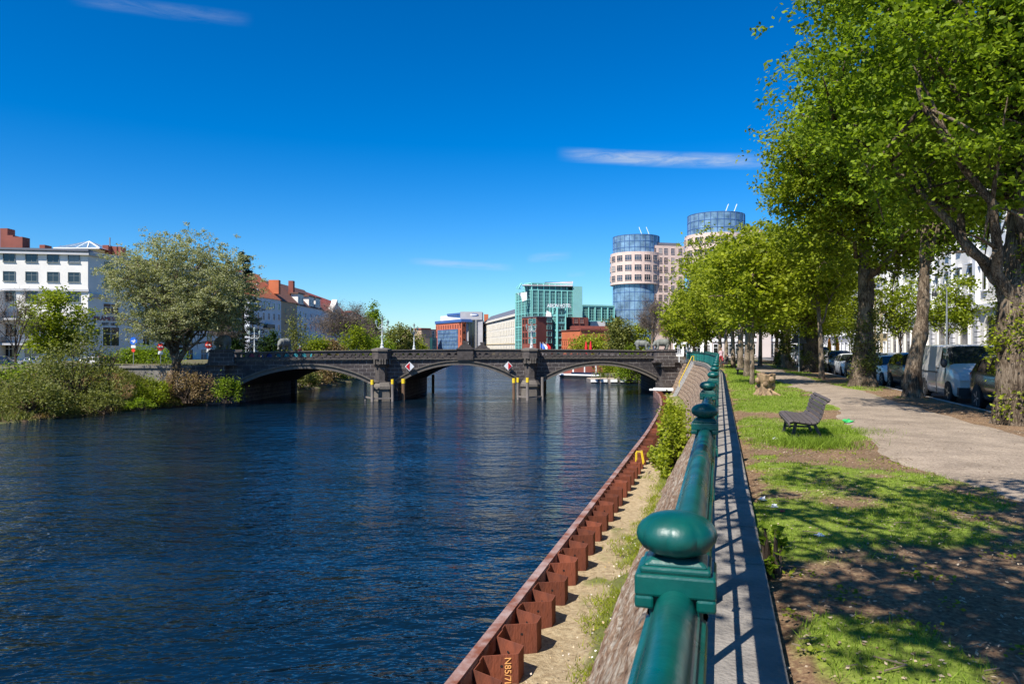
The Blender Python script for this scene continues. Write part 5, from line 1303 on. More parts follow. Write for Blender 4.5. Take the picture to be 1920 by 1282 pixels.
# arched openings of the ground floor
def arch_win(par, A, B, t, z, w, h, gm, fm, name='arched_window'):
    A = Vector(A); d = (Vector(B)-A); ang = math.atan2(d.y, d.x); p = A+d*t
    key = ('arch', w, h, gm.name)
    if key not in WM:
        mb = MB(); n = 12; ar = [(w/2*math.cos(a), h-w/2+w/2*math.sin(a)) for a in np.linspace(0, math.pi, n)]
        pts_ = [(w/2, 0)]+ar+[(-w/2, 0)]; o_ = [((w/2+.22), 0)]+[((w/2+.22)*math.cos(a), h-w/2+(w/2+.22)*math.sin(a)) for a in np.linspace(0, math.pi, n)]+[(-(w/2+.22), 0)]
        for i in range(len(pts_)-1):
            q = [pts_[i], pts_[i+1], o_[i+1], o_[i]]
            mb.add([(x, -.16, zz) for x, zz in q]+[(x, .05, zz) for x, zz in q], [(0,1,2,3),(7,6,5,4)]+[(j,4+j,4+(j+1)%4,(j+1)%4) for j in range(4)])
        f = mb.mesh('arch', fm); g = MB(); k = [(x, -.012, zz) for x, zz in pts_]; g.add(k, [tuple(range(len(k)))]); WM[key] = (f, g.mesh('pane', gm))
    o = link_mesh(name, WM[key][0], par, (p.x-par.location.x, p.y-par.location.y, z-par.location.z), ang); link_mesh('pane', WM[key][1], o)
for i in range(9): arch_win(b, A, B, (i+.5)/9, .9, 2.4, 3.3, M['glass_dark'], M['plaster_white'])
facade(b, A, B, [6.2, 10.0, 13.8, 17.3], n=18, w=1.15, h=2.1, style='crown', fm=M['trim_white'], gm=M['glass_dark'])
A, B = sx(108), sx(89.2)
b = thing('apartment_house', 'narrow ochre and white house with tall white framed windows left of the ornate white house', 'house', (*sx(98), 0))
C, D_ = back(A, B, 14); block(b, 'wall', [A, B, C, D_], -.3, 8.6, M['plaster_ochre']); block(b, 'upper_wall', [A, B, C, D_], 8.6, 20, M['plaster_white'])
facade(b, A, B, [.2, 3.6, 6.9, 10.2, 13.5, 16.6], n=5, w=1.5, h=2.3, style='sill', fm=M['trim_white'], gm=M['glass'])
band(b, 'cornice', A, B, 19.4, 20, M['trim_white'], .6, .1)
A, B = sx(150), sx(108.4)
b = thing('apartment_house', 'greyish stone house with shop front and orange parasols before it, behind the street trees', 'house', (*sx(130), 0))
C, D_ = back(A, B, 14); block(b, 'wall', [A, B, C, D_], -.3, 19, M['grey_stone']); facade(b, A, B, [.3, 3.8, 7.2, 10.6, 14], n=11, w=1.6, h=2.2, style='sill', fm=M['trim_white'], gm=M['glass'])
# building closing the street at the bridge road
A, B = px(1336, 152), px(1505, 146)
b = thing('apartment_house', 'pale pinkish stone building with big windows facing us at the far end of the promenade', 'house', (*px(1420, 149), 0))
C, D_ = back(A, B, 16); block(b, 'wall', [A, B, C, D_], -.3, 17, M['stone_pink'])
facade(b, A, B, [.4, 4.0, 7.4, 10.8, 13.8], n=8, w=1.7, h=2.1, style='sill', fm=M['trim_white'], gm=M['glass_dark'])
band(b, 'string_course', A, B, 3.0, 3.6, M['trim_white'], .3, .1); band(b, 'string_course', A, B, 6.5, 6.8, M['trim_white'], .25, .1)
q = sub_poly(A, B, .50, .66, .01, 1.2); block(b, 'bay', q, -.3, 16.5, M['stone_pink'])
A, B = px(1262, 170), px(1335, 166)
b = thing('apartment_house', 'far white house glimpsed between thin trunks left of the pink stone building', 'house', (*px(1300, 168), 0))
C, D_ = back(A, B, 14); block(b, 'wall', [A, B, C, D_], -.3, 12, M['plaster_white']); facade(b, A, B, [.5, 4, 7.4], n=4, w=1.4, h=1.9, style='sill', fm=M['trim_white'], gm=M['glass_dark'])
# ================================================================ trees
M['lf_lime'] = leafmat('leaf_lime', (.12,.16,.01), (.31,.36,.025), .5)
M['lf_bright'] = leafmat('leaf_bright', (.15,.19,.012), (.38,.42,.035), .52)
M['lf_green'] = leafmat('leaf_green', (.09,.14,.01), (.27,.36,.025), .5)
M['lf_willow'] = leafmat('leaf_silver', (.18,.19,.09), (.44,.44,.25), .4)
M['lf_weep'] = leafmat('leaf_weeping', (.15,.19,.015), (.36,.4,.03), .4)
M['lf_olive'] = leafmat('leaf_olive', (.08,.095,.02), (.25,.26,.07), .4)
M['lf_dark'] = leafmat('needle_dark', (.008,.018,.012), (.035,.055,.03), .15)
M['lf_twig'] = leafmat('twig_bare', (.07,.055,.045), (.2,.16,.135), .1, .8)
M['lf_rust'] = leafmat('leaf_rust', (.15,.09,.045), (.36,.26,.13), .35)
M['lf_black'] = leafmat('leaf_hawthorn', (.012,.03,.006), (.045,.085,.015), .3)

def leaf_quads(cent, size, r, up=.55, aspect=.62):
    n = len(cent)
    nv = r.normal(size=(n, 3)); nv[:, 2] = np.abs(nv[:, 2])+up; nv /= np.linalg.norm(nv, axis=1)[:, None]
    t = r.normal(size=(n, 3)); t -= nv*(t*nv).sum(1)[:, None]; t /= np.linalg.norm(t, axis=1)[:, None]
    b_ = np.cross(nv, t); s = size*r.uniform(.6, 1.35, (n, 1))
    return np.stack([cent-t*s*.5, cent+b_*s*aspect*.5-t*s*.08, cent+t*s*.5, cent-b_*s*aspect*.5-t*s*.08], 1)
def blade_tris(cent, h, wd, r, lean=.45):
    n = len(cent); a = r.uniform(0, 2*np.pi, n); hh = h*r.uniform(.5, 1.3, n)
    dx = np.cos(a)*wd; dy = np.sin(a)*wd; l = r.normal(size=(n, 2))*lean*hh[:, None]
    p0 = cent+np.stack([dx, dy, 0*dx], 1); p1 = cent-np.stack([dx, dy, 0*dx], 1); p2 = cent+np.stack([l[:, 0], l[:, 1], hh], 1)
    return np.stack([p0, p1, p2], 1)

def smooth_path(p, n):
    p = np.array(p, float); t = np.linspace(0, 1, len(p)); tt = np.linspace(0, 1, n)
    q = np.stack([np.interp(tt, t, p[:, i]) for i in range(3)], 1)
    for _ in range(3): q[1:-1] = (q[:-2]+2*q[1:-1]+q[2:])/4
    return q
def tree(name, label, cat, loc, trunk, r0, crown, radii, limbs=12, subs=5, leaves=9000, leaf=.22, clump=.5, lm='lf_lime', bark='bark', seed=1, group=None,
         lumps=0, flare=1.5, fill=.35, first=.3, tip=.25, shoots=0, droop=0, bottom=-1, sides=10, twig_r=.02, clear=None, zmin=0, per=22):
    """trunk: points relative to the base; crown centre/radii relative to the base."""
    r = np.random.default_rng(seed)
    root = thing(name, label, cat, loc, 0, group)
    tp = smooth_path(trunk, 64 if lumps else 22); nt_ = len(tp)
    rad = np.array([r0*((1-tip_)*1.0+tip_*tip) for tip_ in np.linspace(0, 1, nt_)])
    h = tp[:, 2]-tp[0, 2]; rad = rad*(1+(flare-1)*np.exp(-h/(r0*1.6)))
    if lumps: rad = rad*(1+lumps*(vnoise(h*1.7, h*0, seed)-.4)*np.clip((h-.4)/1., 0, 1))
    NS = 36 if lumps else sides
    mb = MB(); mb.tube(tp, rad, NS)
    if lumps or flare > 1.6:
        for i, v in enumerate(mb.v[:NS*nt_]):
            k = i//NS; c = tp[k]; a = math.atan2(v[1]-c[1], v[0]-c[0])
            f = 1+(.08+.4*lumps)*(float(fbm(math.cos(a)*1.6+5, math.sin(a)*1.6+h[k]*1.9, seed+3, 4))-.5)*2+.07*(float(vnoise(math.cos(a)*6+9, math.sin(a)*6+h[k]*.8, seed))-.5) + .12*math.exp(-h[k]/.5)*math.cos(a*5+seed)
            mb.v[i] = (c[0]+(v[0]-c[0])*f, c[1]+(v[1]-c[1])*f, v[2])
    C = np.array(crown, float); Rd = np.array(radii, float); cents = []; wts = []
    for i in range(limbs):
        for _ in range(30):
            d = r.normal(size=3); d /= np.linalg.norm(d); q = C+d*Rd*r.uniform(.55, .95)
            if d[2] > bottom: break
        t = first+(1-first)*min(1, max(0, .15+.6*(i/limbs)+.15*r.normal())); k = int(t*(nt_-1)); s = tp[k]
        if q[2] < s[2]+.3: 
            k = max(0, int(first*(nt_-1))); s = tp[k]
        mid = s*.45+q*.55+np.array([0, 0, .12*np.linalg.norm(q-s)])
        pth = smooth_path([s, s*.7+mid*.3+np.array([0,0,.1]), mid, q], 9)
        pth[1:-1] += r.normal(size=(7, 3))*.05*np.linalg.norm(q-s)*.5
        rl_ = min(rad[k]*.5, r0*.38)
        mb.tube(pth, np.linspace(rl_, twig_r*1.4, 9), 7)
        cents.append(q); wts.append(1.2)
        for j in range(subs):
            kk = r.integers(3, 9); s2 = pth[kk]
            d2 = r.normal(size=3); d2 /= np.linalg.norm(d2); q2 = s2+d2*Rd*r.uniform(.22, .5)
            e = (q2-C)/Rd; ne = np.linalg.norm(e)
            if ne > 1: q2 = C+(q2-C)/ne*r.uniform(.9, 1.02)
            if droop: q2[2] -= droop*r.uniform(.3, 1)
            p2 = smooth_path([s2, (s2+q2)/2+np.array([0,0,.08*np.linalg.norm(q2-s2)]), q2], 5)
            mb.tube(p2, np.linspace(max(rl_*.35, twig_r*1.5), twig_r*.6, 5), 5)
            cents += [q2, (q2+s2)/2, p2[3]]; wts += [1, .55, .8]
    ob = mb.build('trunk', M[bark], root, smooth='all')
    cents = np.array(cents); wts = np.array(wts)
    nf = int(len(cents)*fill)
    if nf:
        d = r.normal(size=(nf, 3)); d /= np.linalg.norm(d, axis=1)[:, None]; q = C+d*Rd*r.uniform(.5, .98, (nf, 1))
        keep = (d[:, 2] > bottom); cents = np.concatenate([cents, q[keep]]); wts = np.concatenate([wts, np.full(keep.sum(), .8)])
    wts = wts*r.uniform(.5, 1.5, len(wts)); wts /= wts.sum()
    idx = r.choice(len(cents), leaves, p=wts); sc = clump*r.uniform(.6, 1.3, len(cents))
    nk = max(8, leaves//per); ki = r.choice(len(cents), nk, p=wts); kc = cents[ki]+r.normal(size=(nk, 3))*sc[ki][:, None]*np.array([1, 1, .7])
    idx = r.integers(0, nk, leaves); ks = leaf*r.uniform(.7, 1.7, nk)
    p = kc[idx]+r.normal(size=(leaves, 3))*ks[idx][:, None]*np.array([1, 1, .6])
    if zmin: p = p[p[:, 2] > zmin+.9*(fbm(p[:, 0]*.7, p[:, 1]*.7, seed)-.5)*2]
    if droop: p[:, 2] -= np.abs(r.normal(size=leaves))*droop*.8
    if clear is not None: p = p[clear(p+np.array(loc))]
    co = leaf_quads(p, leaf, r, .4)
    quads_mesh('crown', co, M[lm], root)
    if shoots:
        hs_ = r.uniform(.12, 1, 46)*min(tp[-1, 2]*.8, shoots); ps = []
        for z in hs_:
            k = int(np.argmin(np.abs(h-z))); a = r.uniform(0, 2*np.pi); c = tp[k]+np.array([math.cos(a), math.sin(a), 0])*rad[k]*1.05
            ps.append(c+r.normal(size=(r.integers(30, 130), 3))*np.array([.13, .13, .2]))
        ps = np.concatenate(ps); quads_mesh('trunk_shoots', leaf_quads(ps, leaf*.62, r), M['lf_olive' if lm != 'lf_green' else 'lf_bright'], root)
    return root
def bush(name, label, loc, radii, n, leaf, lm, seed, clumps=26, stems=10, group=None, cat='shrub', sm='bark_dark', sig=.2, up=.5):
    r = np.random.default_rng(seed); root = thing(name, label, cat, loc, 0, group); Rd = np.array(radii)
    d = r.normal(size=(clumps, 3)); d /= np.linalg.norm(d, axis=1)[:, None]; d[:, 2] = np.abs(d[:, 2])*1.2-.25
    c = d*Rd*r.uniform(.45, 1, (clumps, 1))+np.array([0, 0, Rd[2]*.35])
    c[:, 2] = np.maximum(c[:, 2], .08)
    mb = MB()
    for i in range(min(stems, clumps)):
        q = c[i]; s = np.array([r.normal()*.12*Rd[0], r.normal()*.12*Rd[1], -.25]); pth = smooth_path([s, (s+q)/2+np.array([0,0,.15*Rd[2]]), q*1.03], 6)
        mb.tube(pth, np.linspace(.035+.012*Rd[2], .008, 6), 5)
    mb.build('stem', M[sm], root)
    idx = r.integers(0, clumps, n); w = r.uniform(.5, 1.3, clumps)
    p = c[idx]+r.normal(size=(n, 3))*(w[idx][:, None]*sig*Rd); 
    p[:, 2] = np.where(p[:, 2] < -.1, np.abs(p[:, 2])*.5, p[:, 2])
    quads_mesh('foliage', leaf_quads(p, leaf, r, up), M[lm], root); return root
def twigs(name, label, loc, trunk, r0, crown, radii, n1, n2, seed, mt='bark_pale', cat='bare tree', group=None, tw=.02, fuzz=6000, fl='lf_twig', flen=.5):
    r = np.random.default_rng(seed); root = thing(name, label, cat, loc, 0, group); tp = smooth_path(trunk, 12); mb = MB()
    mb.tube(tp, np.linspace(r0, r0*.35, 12), 9); C = np.array(crown, float); Rd = np.array(radii, float); ends = []
    for i in range(n1):
        d = r.normal(size=3); d /= np.linalg.norm(d); d[2] = abs(d[2])*1.1-.3; q = C+d*Rd*r.uniform(.6, 1); s = tp[r.integers(4, 12)]
        pth = smooth_path([s, s*.5+q*.5+np.array([0,0,.1*np.linalg.norm(q-s)]), q], 7); mb.tube(pth, np.linspace(r0*.38, tw, 7), 5)
        for j in range(n2):
            s2 = pth[r.integers(2, 7)]; d2 = r.normal(size=3); d2[2] = abs(d2[2])*.9; d2 /= np.linalg.norm(d2); q2 = s2+d2*Rd*r.uniform(.2, .45)
            mb.tube([s2, (s2+q2)/2+r.normal(size=3)*.1, q2], [tw*1.3, tw, tw*.5], 4); ends += [q2, (s2+q2)/2]
    mb.build('trunk', M[mt], root)
    e = np.array(ends)[r.integers(0, len(ends), fuzz)]+r.normal(size=(fuzz, 3))*Rd*.07
    quads_mesh('twigs', leaf_quads(e, flen, r, .0, .06), M[fl], root); return root

# ---- the avenue on the right
GA = 'big street trees along the parked cars'
def tb(u, v, z=0): p = onz(u, v, z); return (p.x, p.y, z)
tree('street_tree', 'nearest big street tree with burred leafy trunk, at the right edge beside the black car', 'tree', (11.6, 17.0, 0), [(0,0,-.1),(.02,0,1.2),(.1,.1,2.6),(.3,.25,4.2),(.5,.6,6.5),(.3,.8,9),(.1,.9,12)], .43,
     (-.2, -.2, 9.8), (4.5, 4.4, 6.2), 18, 9, 80000, .14, .5, 'lf_green', 'bark', 11, GA, lumps=.5, first=.33, shoots=4.2, bottom=-.6, zmin=5.0, flare=1.25)
tree('street_tree', 'curved trunk street tree beside the silver van, second big tree from the right edge', 'tree', (14.15, 26.1, 0), [(0,0,-.1),(.0,0,1.0),(.25,0,2.2),(.5,.2,3.6),(.6,.3,5.5),(.5,.2,8),(.2,.1,12)], .3,
     (.2, .2, 10.8), (4.7, 4.8, 6.2), 17, 9, 66000, .16, .52, 'lf_green', 'bark', 12, GA, lumps=.3, first=.46, bottom=-.66, zmin=5.2, flare=1.3)
tree('street_tree', 'thick burred street tree standing right of the stump, between grey and white hatchbacks', 'tree', (15.8, 33.2, 0), [(0,0,-.1),(.0,0,1.4),(.05,0,3),(.15,.1,4.6),(.1,.2,7),(.0,.2,9),(-.1,.1,12.5)], .46,
     (-.2, 0, 8.8), (4.9, 5.0, 5.6), 18, 9, 70000, .17, .55, 'lf_lime', 'bark', 13, GA, lumps=.45, first=.48, shoots=3.6, bottom=-.66, zmin=4.9)
tree('street_tree', 'dark burred trunk street tree behind the triangular sign, fourth along the parked cars', 'tree', (21.6, 53.4, 0), [(0,0,-.1),(.0,0,1.6),(.05,0,3.4),(.1,.1,5),(.1,.2,8),(.0,.2,12)], .6,
     (-.2, 0, 6.9), (4.8, 4.6, 4.5), 16, 7, 30000, .22, .55, 'lf_bright', 'bark_dark', 14, GA, lumps=.5, first=.36, shoots=4.5, bottom=-.75)
tree('street_tree', 'knobbly street tree with leafy foot beyond the triangular sign, farthest big trunk', 'tree', (23.4, 63.5, 0), [(0,0,-.1),(.05,0,1.6),(.15,0,3.4),(.2,.1,5),(.1,.2,8),(.0,.2,11)], .5,
     (.2, 0, 6.9), (4.4, 4.4, 4.4), 15, 6, 22000, .26, .55, 'lf_bright', 'bark_pale', 15, GA, lumps=.5, first=.36, shoots=3, bottom=-.75)
GB = 'thin trees along the promenade lawn'
for i, (u, v, r0, lab, lmt, hh, rr) in enumerate((
    (1410, 722, .115, 'straight thin tree on the lawn just behind the stump, nearest of the thin trees', 'lf_bright', 4.9, 2.2),
    (1400, 706, .2, 'pale thin tree with reddish burr on its trunk, second of the thin trees', 'lf_bright', 5.8, 2.8),
    (1388, 694, .24, 'thin tree beside the middle bench, third of the thin trees', 'lf_bright', 6.8, 3.2),
    (1375, 690, .22, 'thin tree right of the bench where the person sits', 'lf_bright', 7.2, 3.4),
    (1362, 683.5, .24, 'thin dark tree behind the seated person', 'lf_lime', 8.0, 3.6),
    (1349, 680, .25, 'leaning thin tree next to the railing at the far bend', 'lf_bright', 8.6, 3.8),
    (1541, 710, .16, 'slender dark trunk right of the fourth burred street tree', 'lf_bright', 6.8, 2.8),
    (1425, 688, .2, 'slender tree right of the lawn row near the blue parked cars', 'lf_bright', 7.5, 3.2))):
    p = tb(u, v); lean = r_ = (rng.random()-.5)*.6
    tree('promenade_tree', lab, 'tree', p, [(0,0,-.1),(lean*.2,0,2),(lean*.5,.1,4),(lean,.1,hh*.75),(lean,.2,hh+1.5)], r0, (lean, 0, hh), (rr, rr, rr*1.05), 12, 6, 11000, .13+.0022*p[1], .45, lmt, 'bark_pale', 30+i, GB, flare=1.25, first=.42, bottom=-.8)
for i, (u, Y, vt, rr, lab, lmt) in enumerate(((1322, 92, 432, 4.6, 'tall bright tree before the right round tower, reaching highest left of the avenue', 'lf_bright'), (1285, 106, 556, 3.6, 'bright low tree left of the avenue right behind the bridge end', 'lf_bright'),
    (1385, 84, 440, 4.6, 'bright green tree under the terrace roof right of the tall bright tree', 'lf_bright'), (1300, 125, 520, 4.4, 'yellowish tree behind the bridge end below the round towers', 'lf_olive'),
    (1455, 92, 400, 5.4, 'bright green tree behind the avenue above the pink stone building', 'lf_bright'), (1530, 84, 430, 5.0, 'green tree of the avenue behind the dark burred trunk, mid street', 'lf_lime'))):
    x = (u-960)/F*Y; H = zz_(vt, Y)
    tree('avenue_tree', lab, 'tree', (x, Y, 0), [(0,0,-.1),(.1,0,2.5),(.2,.1,5),(.1,.1,H*.7),(0,.1,H*.92)], .26, (0, 0, H*.58), (rr, rr, H*.42), 14, 5, 9500, .38, .6, lmt, 'bark', 50+i, 'trees around the far end of the promenade', flare=1.3, first=.3, bottom=-.85)
GC = 'young trees on the pavement before the houses'
for i, (u, Y, vt, vb, rr, lab) in enumerate(((1777, 47, 518, 640, 2.4, 'young round tree before the ornate white house, right of the curved trunk'), (1688, 52, 515, 640, 2.3, 'young tree just left of the curved trunk before the arched window'),
    (1597, 70, 560, 650, 2.4, 'young tree with thin stem left of the ochre house'), (1567, 88, 560, 650, 2.6, 'young tree beside the orange parasols'))):
    x = (u-960)/F*Y; H = zz_(vt, Y); zb = zz_(620, Y)
    tree('young_tree', lab, 'tree', (x, Y, 0), [(0,0,-.1),(.02,0,1.2),(.05,.05,2.4),(.0,0,H*.8)], .085, (0, 0, (H+zb)/2), (rr, rr, (H-zb)/2), 10, 5, 4200, .2, .38, 'lf_lime', 'bark_dark', 70+i, GC, flare=1.1, first=.4, bottom=-.9, twig_r=.012)
# a tree behind the camera whose crown shades the foreground
tree('promenade_tree', 'lawn tree behind the viewpoint, its crown shading the foreground grass', 'tree', (2.7, -4.2, 0), [(0,0,-.1),(.0,0,2),(-.4,.9,4),(-1.2,2.6,5.6),(-1.9,4.8,6.5)], .2, (-2.2, 7.1, 6.7), (3.6, 3.3, 1.2), 22, 8, 11500, .15, .22, 'lf_green', 'bark', 91, GB, first=.45, bottom=-.5, clear=lambda q: (q[:, 2] > EYE+.55*q[:, 1]+.6) | (q[:, 1] < .3))

# ---- left bank
tree('willow_tree', 'large silver green tree with leaning twisted trunk on the left bank', 'tree', (-36.9, 79.5, -2.9), [(0,0,-.4),(-.1,0,.8),(.5,0,2.0),(1.0,0,2.7),(.7,0,3.4),(.25,.1,4.4),(.0,.3,6.0),(.4,.4,8.5),(.6,.5,13)], .58,
     (.9, 1.6, 11.0), (8.4, 6.5, 6.7), 30, 10, 110000, .19, .62, 'lf_willow', 'bark', 101, None, flare=1.2, first=.42, bottom=-.78, clear=lambda q: ~((q[:, 0] > -34.8) & (q[:, 2] < 3.6)), zmin=5.3, per=34, fill=.9, twig_r=.025)
p = at(110, 700, 84); tree('maple_tree', 'fresh green tree in front of the white house balconies, left bank', 'tree', (p.x, p.y, -1.4), [(0,0,-.2),(.1,0,2),(.2,.1,4),(.2,0,8.5)], .16, (.2, 0, 6.3), (4.3, 3.6, 3.9), 14, 6, 9500, .32, .5, 'lf_lime', 'bark_dark', 102, None, first=.3, bottom=-.8, flare=1.2)
def conifer(loc, H, Rr, label, seed, lmt='lf_dark'):
    r = np.random.default_rng(seed); root = thing('conifer_tree', label, 'tree', loc); mb = MB(); mb.tube([(0,0,-.3),(0,0,H*.5),(0,0,H)], [.3,.2,.03], 8); ps = []
    for i in range(95):
        z = H*(.12+.86*i/95); L_ = Rr*(1-.93*(z/H))*r.uniform(.75, 1.15)+.2; a = r.uniform(0, 2*np.pi); e = np.array([math.cos(a)*L_, math.sin(a)*L_, -.12*L_]); s = np.array([0, 0, z])
        mb.tube([s, s+e*.6+np.array([0,0,.06*L_]), s+e+np.array([0,0,.1*L_])], [.06,.04,.015], 4)
        t = r.uniform(.15, 1, (110, 1)); ps.append(s+e*t+r.normal(size=(110, 3))*np.array([.22,.22,.12])*(.5+L_*.18))
    mb.build('trunk', M['bark_dark'], root); quads_mesh('crown', leaf_quads(np.concatenate(ps), .42, r, .3, .3), M[lmt], root)
p = at(456, 655, 118); conifer((p.x, p.y, -.6), zz_(468, 118)+.6, 5.2, 'tall dark conifer right of the silver green tree', 103)
p = at(426, 655, 126); conifer((p.x, p.y, -.6), zz_(484, 126)+.6, 4.4, 'dark conifer half hidden behind the silver green tree', 104)
twigs('bare_tree', 'bare drooping shrub-like tree with reddish twigs below the conifer', (-44, 112, -.6), [(0,0,-.2),(.1,0,3),(0,0,6)], .16, (0, 0, 4.6), (2.6, 2, 3.2), 16, 8, 105, fuzz=5000, cat='tree')
p = at(645, 650, 165); twigs('bare_tree', 'wide leafless brown tree before the gabled white houses', (p.x, p.y, -.6), [(0,0,-.2),(.2,0,3.5),(.4,0,7)], .35, (.2, 0, 7.6), (7.6, 6, 5.6), 26, 10, 106, cat='tree', fuzz=15000, flen=.75)
p = at(680, 650, 190); twigs('bare_tree', 'brownish bare tree between the wide leafless tree and the poplar', (p.x, p.y, -.6), [(0,0,-.2),(.2,0,3.5),(.4,0,6)], .3, (0, 0, 6.6), (5.5, 5, 5.4), 20, 9, 107, cat='tree', fuzz=11000, flen=.8)
def col_tree(name, u, Y, vt, vb, wpx, lmt, lab, seed, n, leaf, **k):
    p = at(u, 652, Y); H = zz_(vt, Y)+.6; rr = wpx/2*Y/F; zb = zz_(vb, Y)+.6
    return tree(name, lab, 'tree', (p.x, p.y, -.6), [(0,0,-.2),(.05,0,H*.3),(0,0,H*.6),(0,0,H*.96)], max(.12, H*.02), (0, 0, (H+zb)/2), (rr, rr, (H-zb)/2), k.pop('limbs', 12), k.pop('subs', 5), n, leaf, k.pop('clump', .5), lmt, k.pop('bark', 'bark_dark'), seed, k.pop('group', None), flare=1.2, first=k.pop('first', .12), bottom=-.95, **k)
col_tree('poplar_tree', 698, 205, 568, 660, 26, 'lf_green', 'slim upright green poplar left of the left turret lamp', 108, 6000, .55, clump=.5, fill=1)
col_tree('willow_tree', 752, 175, 606, 668, 72, 'lf_olive', 'soft olive round willow between the two left bridge lamps', 109, 8000, .5, clump=.7, fill=.6, droop=.4)
col_tree('willow_tree', 1112, 160, 622, 680, 92, 'lf_weep', 'bright yellow green weeping willow behind the red parasols', 110, 9000, .45, clump=.5, fill=.6, droop=1.2)
col_tree('willow_tree', 1164, 150, 588, 676, 56, 'lf_olive', 'olive green tree below the left round tower', 111, 8000, .42, clump=.55, fill=.6, droop=.4)
col_tree('willow_tree', 1195, 152, 604, 676, 50, 'lf_weep', 'yellowish tree left of the near right bear', 112, 5000, .42, clump=.55, fill=.4)
p = at(1222, 650, 138); twigs('bare_tree', 'tall leafless tree rising behind the right stone bears', (p.x, p.y, -.4), [(0,0,-.2),(.1,0,4),(.1,0,9)], .3, (0, 0, 7.2), (3.6, 3.4, 5.2), 22, 10, 113, cat='tree', fuzz=9000, flen=.6)
p = at(1256, 650, 132); twigs('bare_tree', 'smaller brown twiggy tree right of the near right bear', (p.x, p.y, -.4), [(0,0,-.2),(.1,0,3),(.1,0,6)], .22, (0, 0, 4.4), (3, 3, 3.6), 16, 8, 114, cat='tree', fuzz=7000, fl='lf_rust', flen=.5)
# small trees and bushes behind the parapet, left of the middle
for i, (u, Y, vt, wpx, lmt, lab, nn, lf) in enumerate(((508, 128, 628, 60, 'lf_black', 'dark evergreen bush right of the left end lamp', 3500, .35), (555, 120, 600, 48, 'lf_olive', 'sparse yellowish young tree behind the facing bear', 1700, .3), (590, 132, 634, 70, 'lf_lime', 'bright green bush row right of the facing bear', 4500, .35),
      (622, 136, 640, 50, 'lf_rust', 'reddish bush under the wide leafless tree', 2600, .35), (662, 140, 620, 70, 'lf_lime', 'green tree-high bush left of the poplar', 5000, .38), (715, 150, 632, 60, 'lf_green', 'green bush behind the left turret', 4000, .38), (783, 190, 636, 40, 'lf_weep', 'yellow bush left of the tan stone building', 2600, .45), (442, 112, 640, 46, 'lf_black', 'dark bush behind the left near bear', 2500, .35))):
    p = at(u, 652, Y); H = zz_(vt, Y)+.4; rr = wpx/2*Y/F
    bush('shrub', lab, (p.x, p.y, -.5), (rr, rr*.8, H*.85), nn, lf, lmt, 130+i, 34, 10, 'bushes behind the bridge parapet')
for i, (u, v, rx, rz, lmt, lab, nn, lf) in enumerate((      # shrubs on the left slope: pixel of the foot
    (140, 765, 4.2, 5.6, 'lf_olive', 'biggest pale green shrub on the left slope before the road fence', 9000, .26), (60, 775, 3.6, 2.6, 'lf_olive', 'olive shrub at the lower left water edge', 7000, .24), (15, 765, 3.0, 4.0, 'lf_green', 'shrub cut by the left picture edge', 5000, .24),
    (105, 745, 3.6, 2.4, 'lf_rust', 'brownish shrub between the two olive shrubs', 6000, .22), (185, 770, 2.6, 1.3, 'lf_olive', 'low yellowish plants on the left slope by the water', 4500, .2), (232, 745, 2.6, 2.0, 'lf_black', 'dark green thicket left of the leaning trunk', 6000, .24),
    (215, 757, 1.6, 1.0, 'lf_rust', 'patch of dry brown stems in front of the dark thicket', 2500, .18), (286, 758, 2.0, 2.2, 'lf_lime', 'bright green shrub just left of the leaning trunk', 5500, .22), (352, 752, 2.4, 1.9, 'lf_rust', 'brown dry shrub right of the leaning trunk', 5500, .2),
    (398, 746, 2.4, 2.3, 'lf_rust', 'reddish brown shrub beside the bridge abutment', 5000, .2), (405, 728, 1.6, 1.7, 'lf_lime', 'green bush leaning on the wing wall under the bear', 3500, .22), (426, 752, 1.3, 1.6, 'lf_green', 'green shrub touching the left arch', 3000, .22),
    (330, 748, 1.4, 1.0, 'lf_weep', 'yellow grass clump at the foot of the leaning trunk', 2000, .2), (262, 768, 1.3, .7, 'lf_green', 'low green weeds at the water left of the trunk', 1800, .18))):
    p = onz(u, v-6, -3.7); k_ = 1.35 if u > 300 else 1.0; f_ = (p.y-1.7)/p.y if u > 300 else 1+.8/p.y; bush('bank_shrub', lab, (p.x*f_, p.y*f_, -3.9), (rx*k_, rx*.8, rz*k_), int(nn*.72), lf*.9, lmt, 160+i, 36, 30, 'shrubs on the left river bank', sig=.15, up=.2)
p = at(206, 730, 74); twigs('bare_tree', 'small dark forked sapling on the left slope', (p.x, p.y, -2.8), [(0,0,-.2),(-.1,0,1.4),(.0,0,3)], .09, (0, 0, 3.6), (1.8, 1.4, 1.6), 8, 5, 180, mt='bark_dark', cat='tree', fuzz=700, flen=.3)
p = at(28, 690, 78); twigs('bare_tree', 'bare dark tree before the left edge of the white house', (p.x, p.y, -1.2), [(0,0,-.2),(.1,0,2.4),(.0,0,5)], .14, (0, 0, 6), (3.4, 2.4, 4), 12, 7, 181, mt='bark_dark', cat='tree', fuzz=2500, flen=.4)
# hedge by the road, left
mbp = at(275, 662, 96); bush('hedge', 'clipped green hedge behind the no entry sign on the left bank', (mbp.x, mbp.y, -.4), (5.2, 1.2, 1.7), 6000, .25, 'lf_green', 185, 50, 6, None, 'hedge', up=.3)
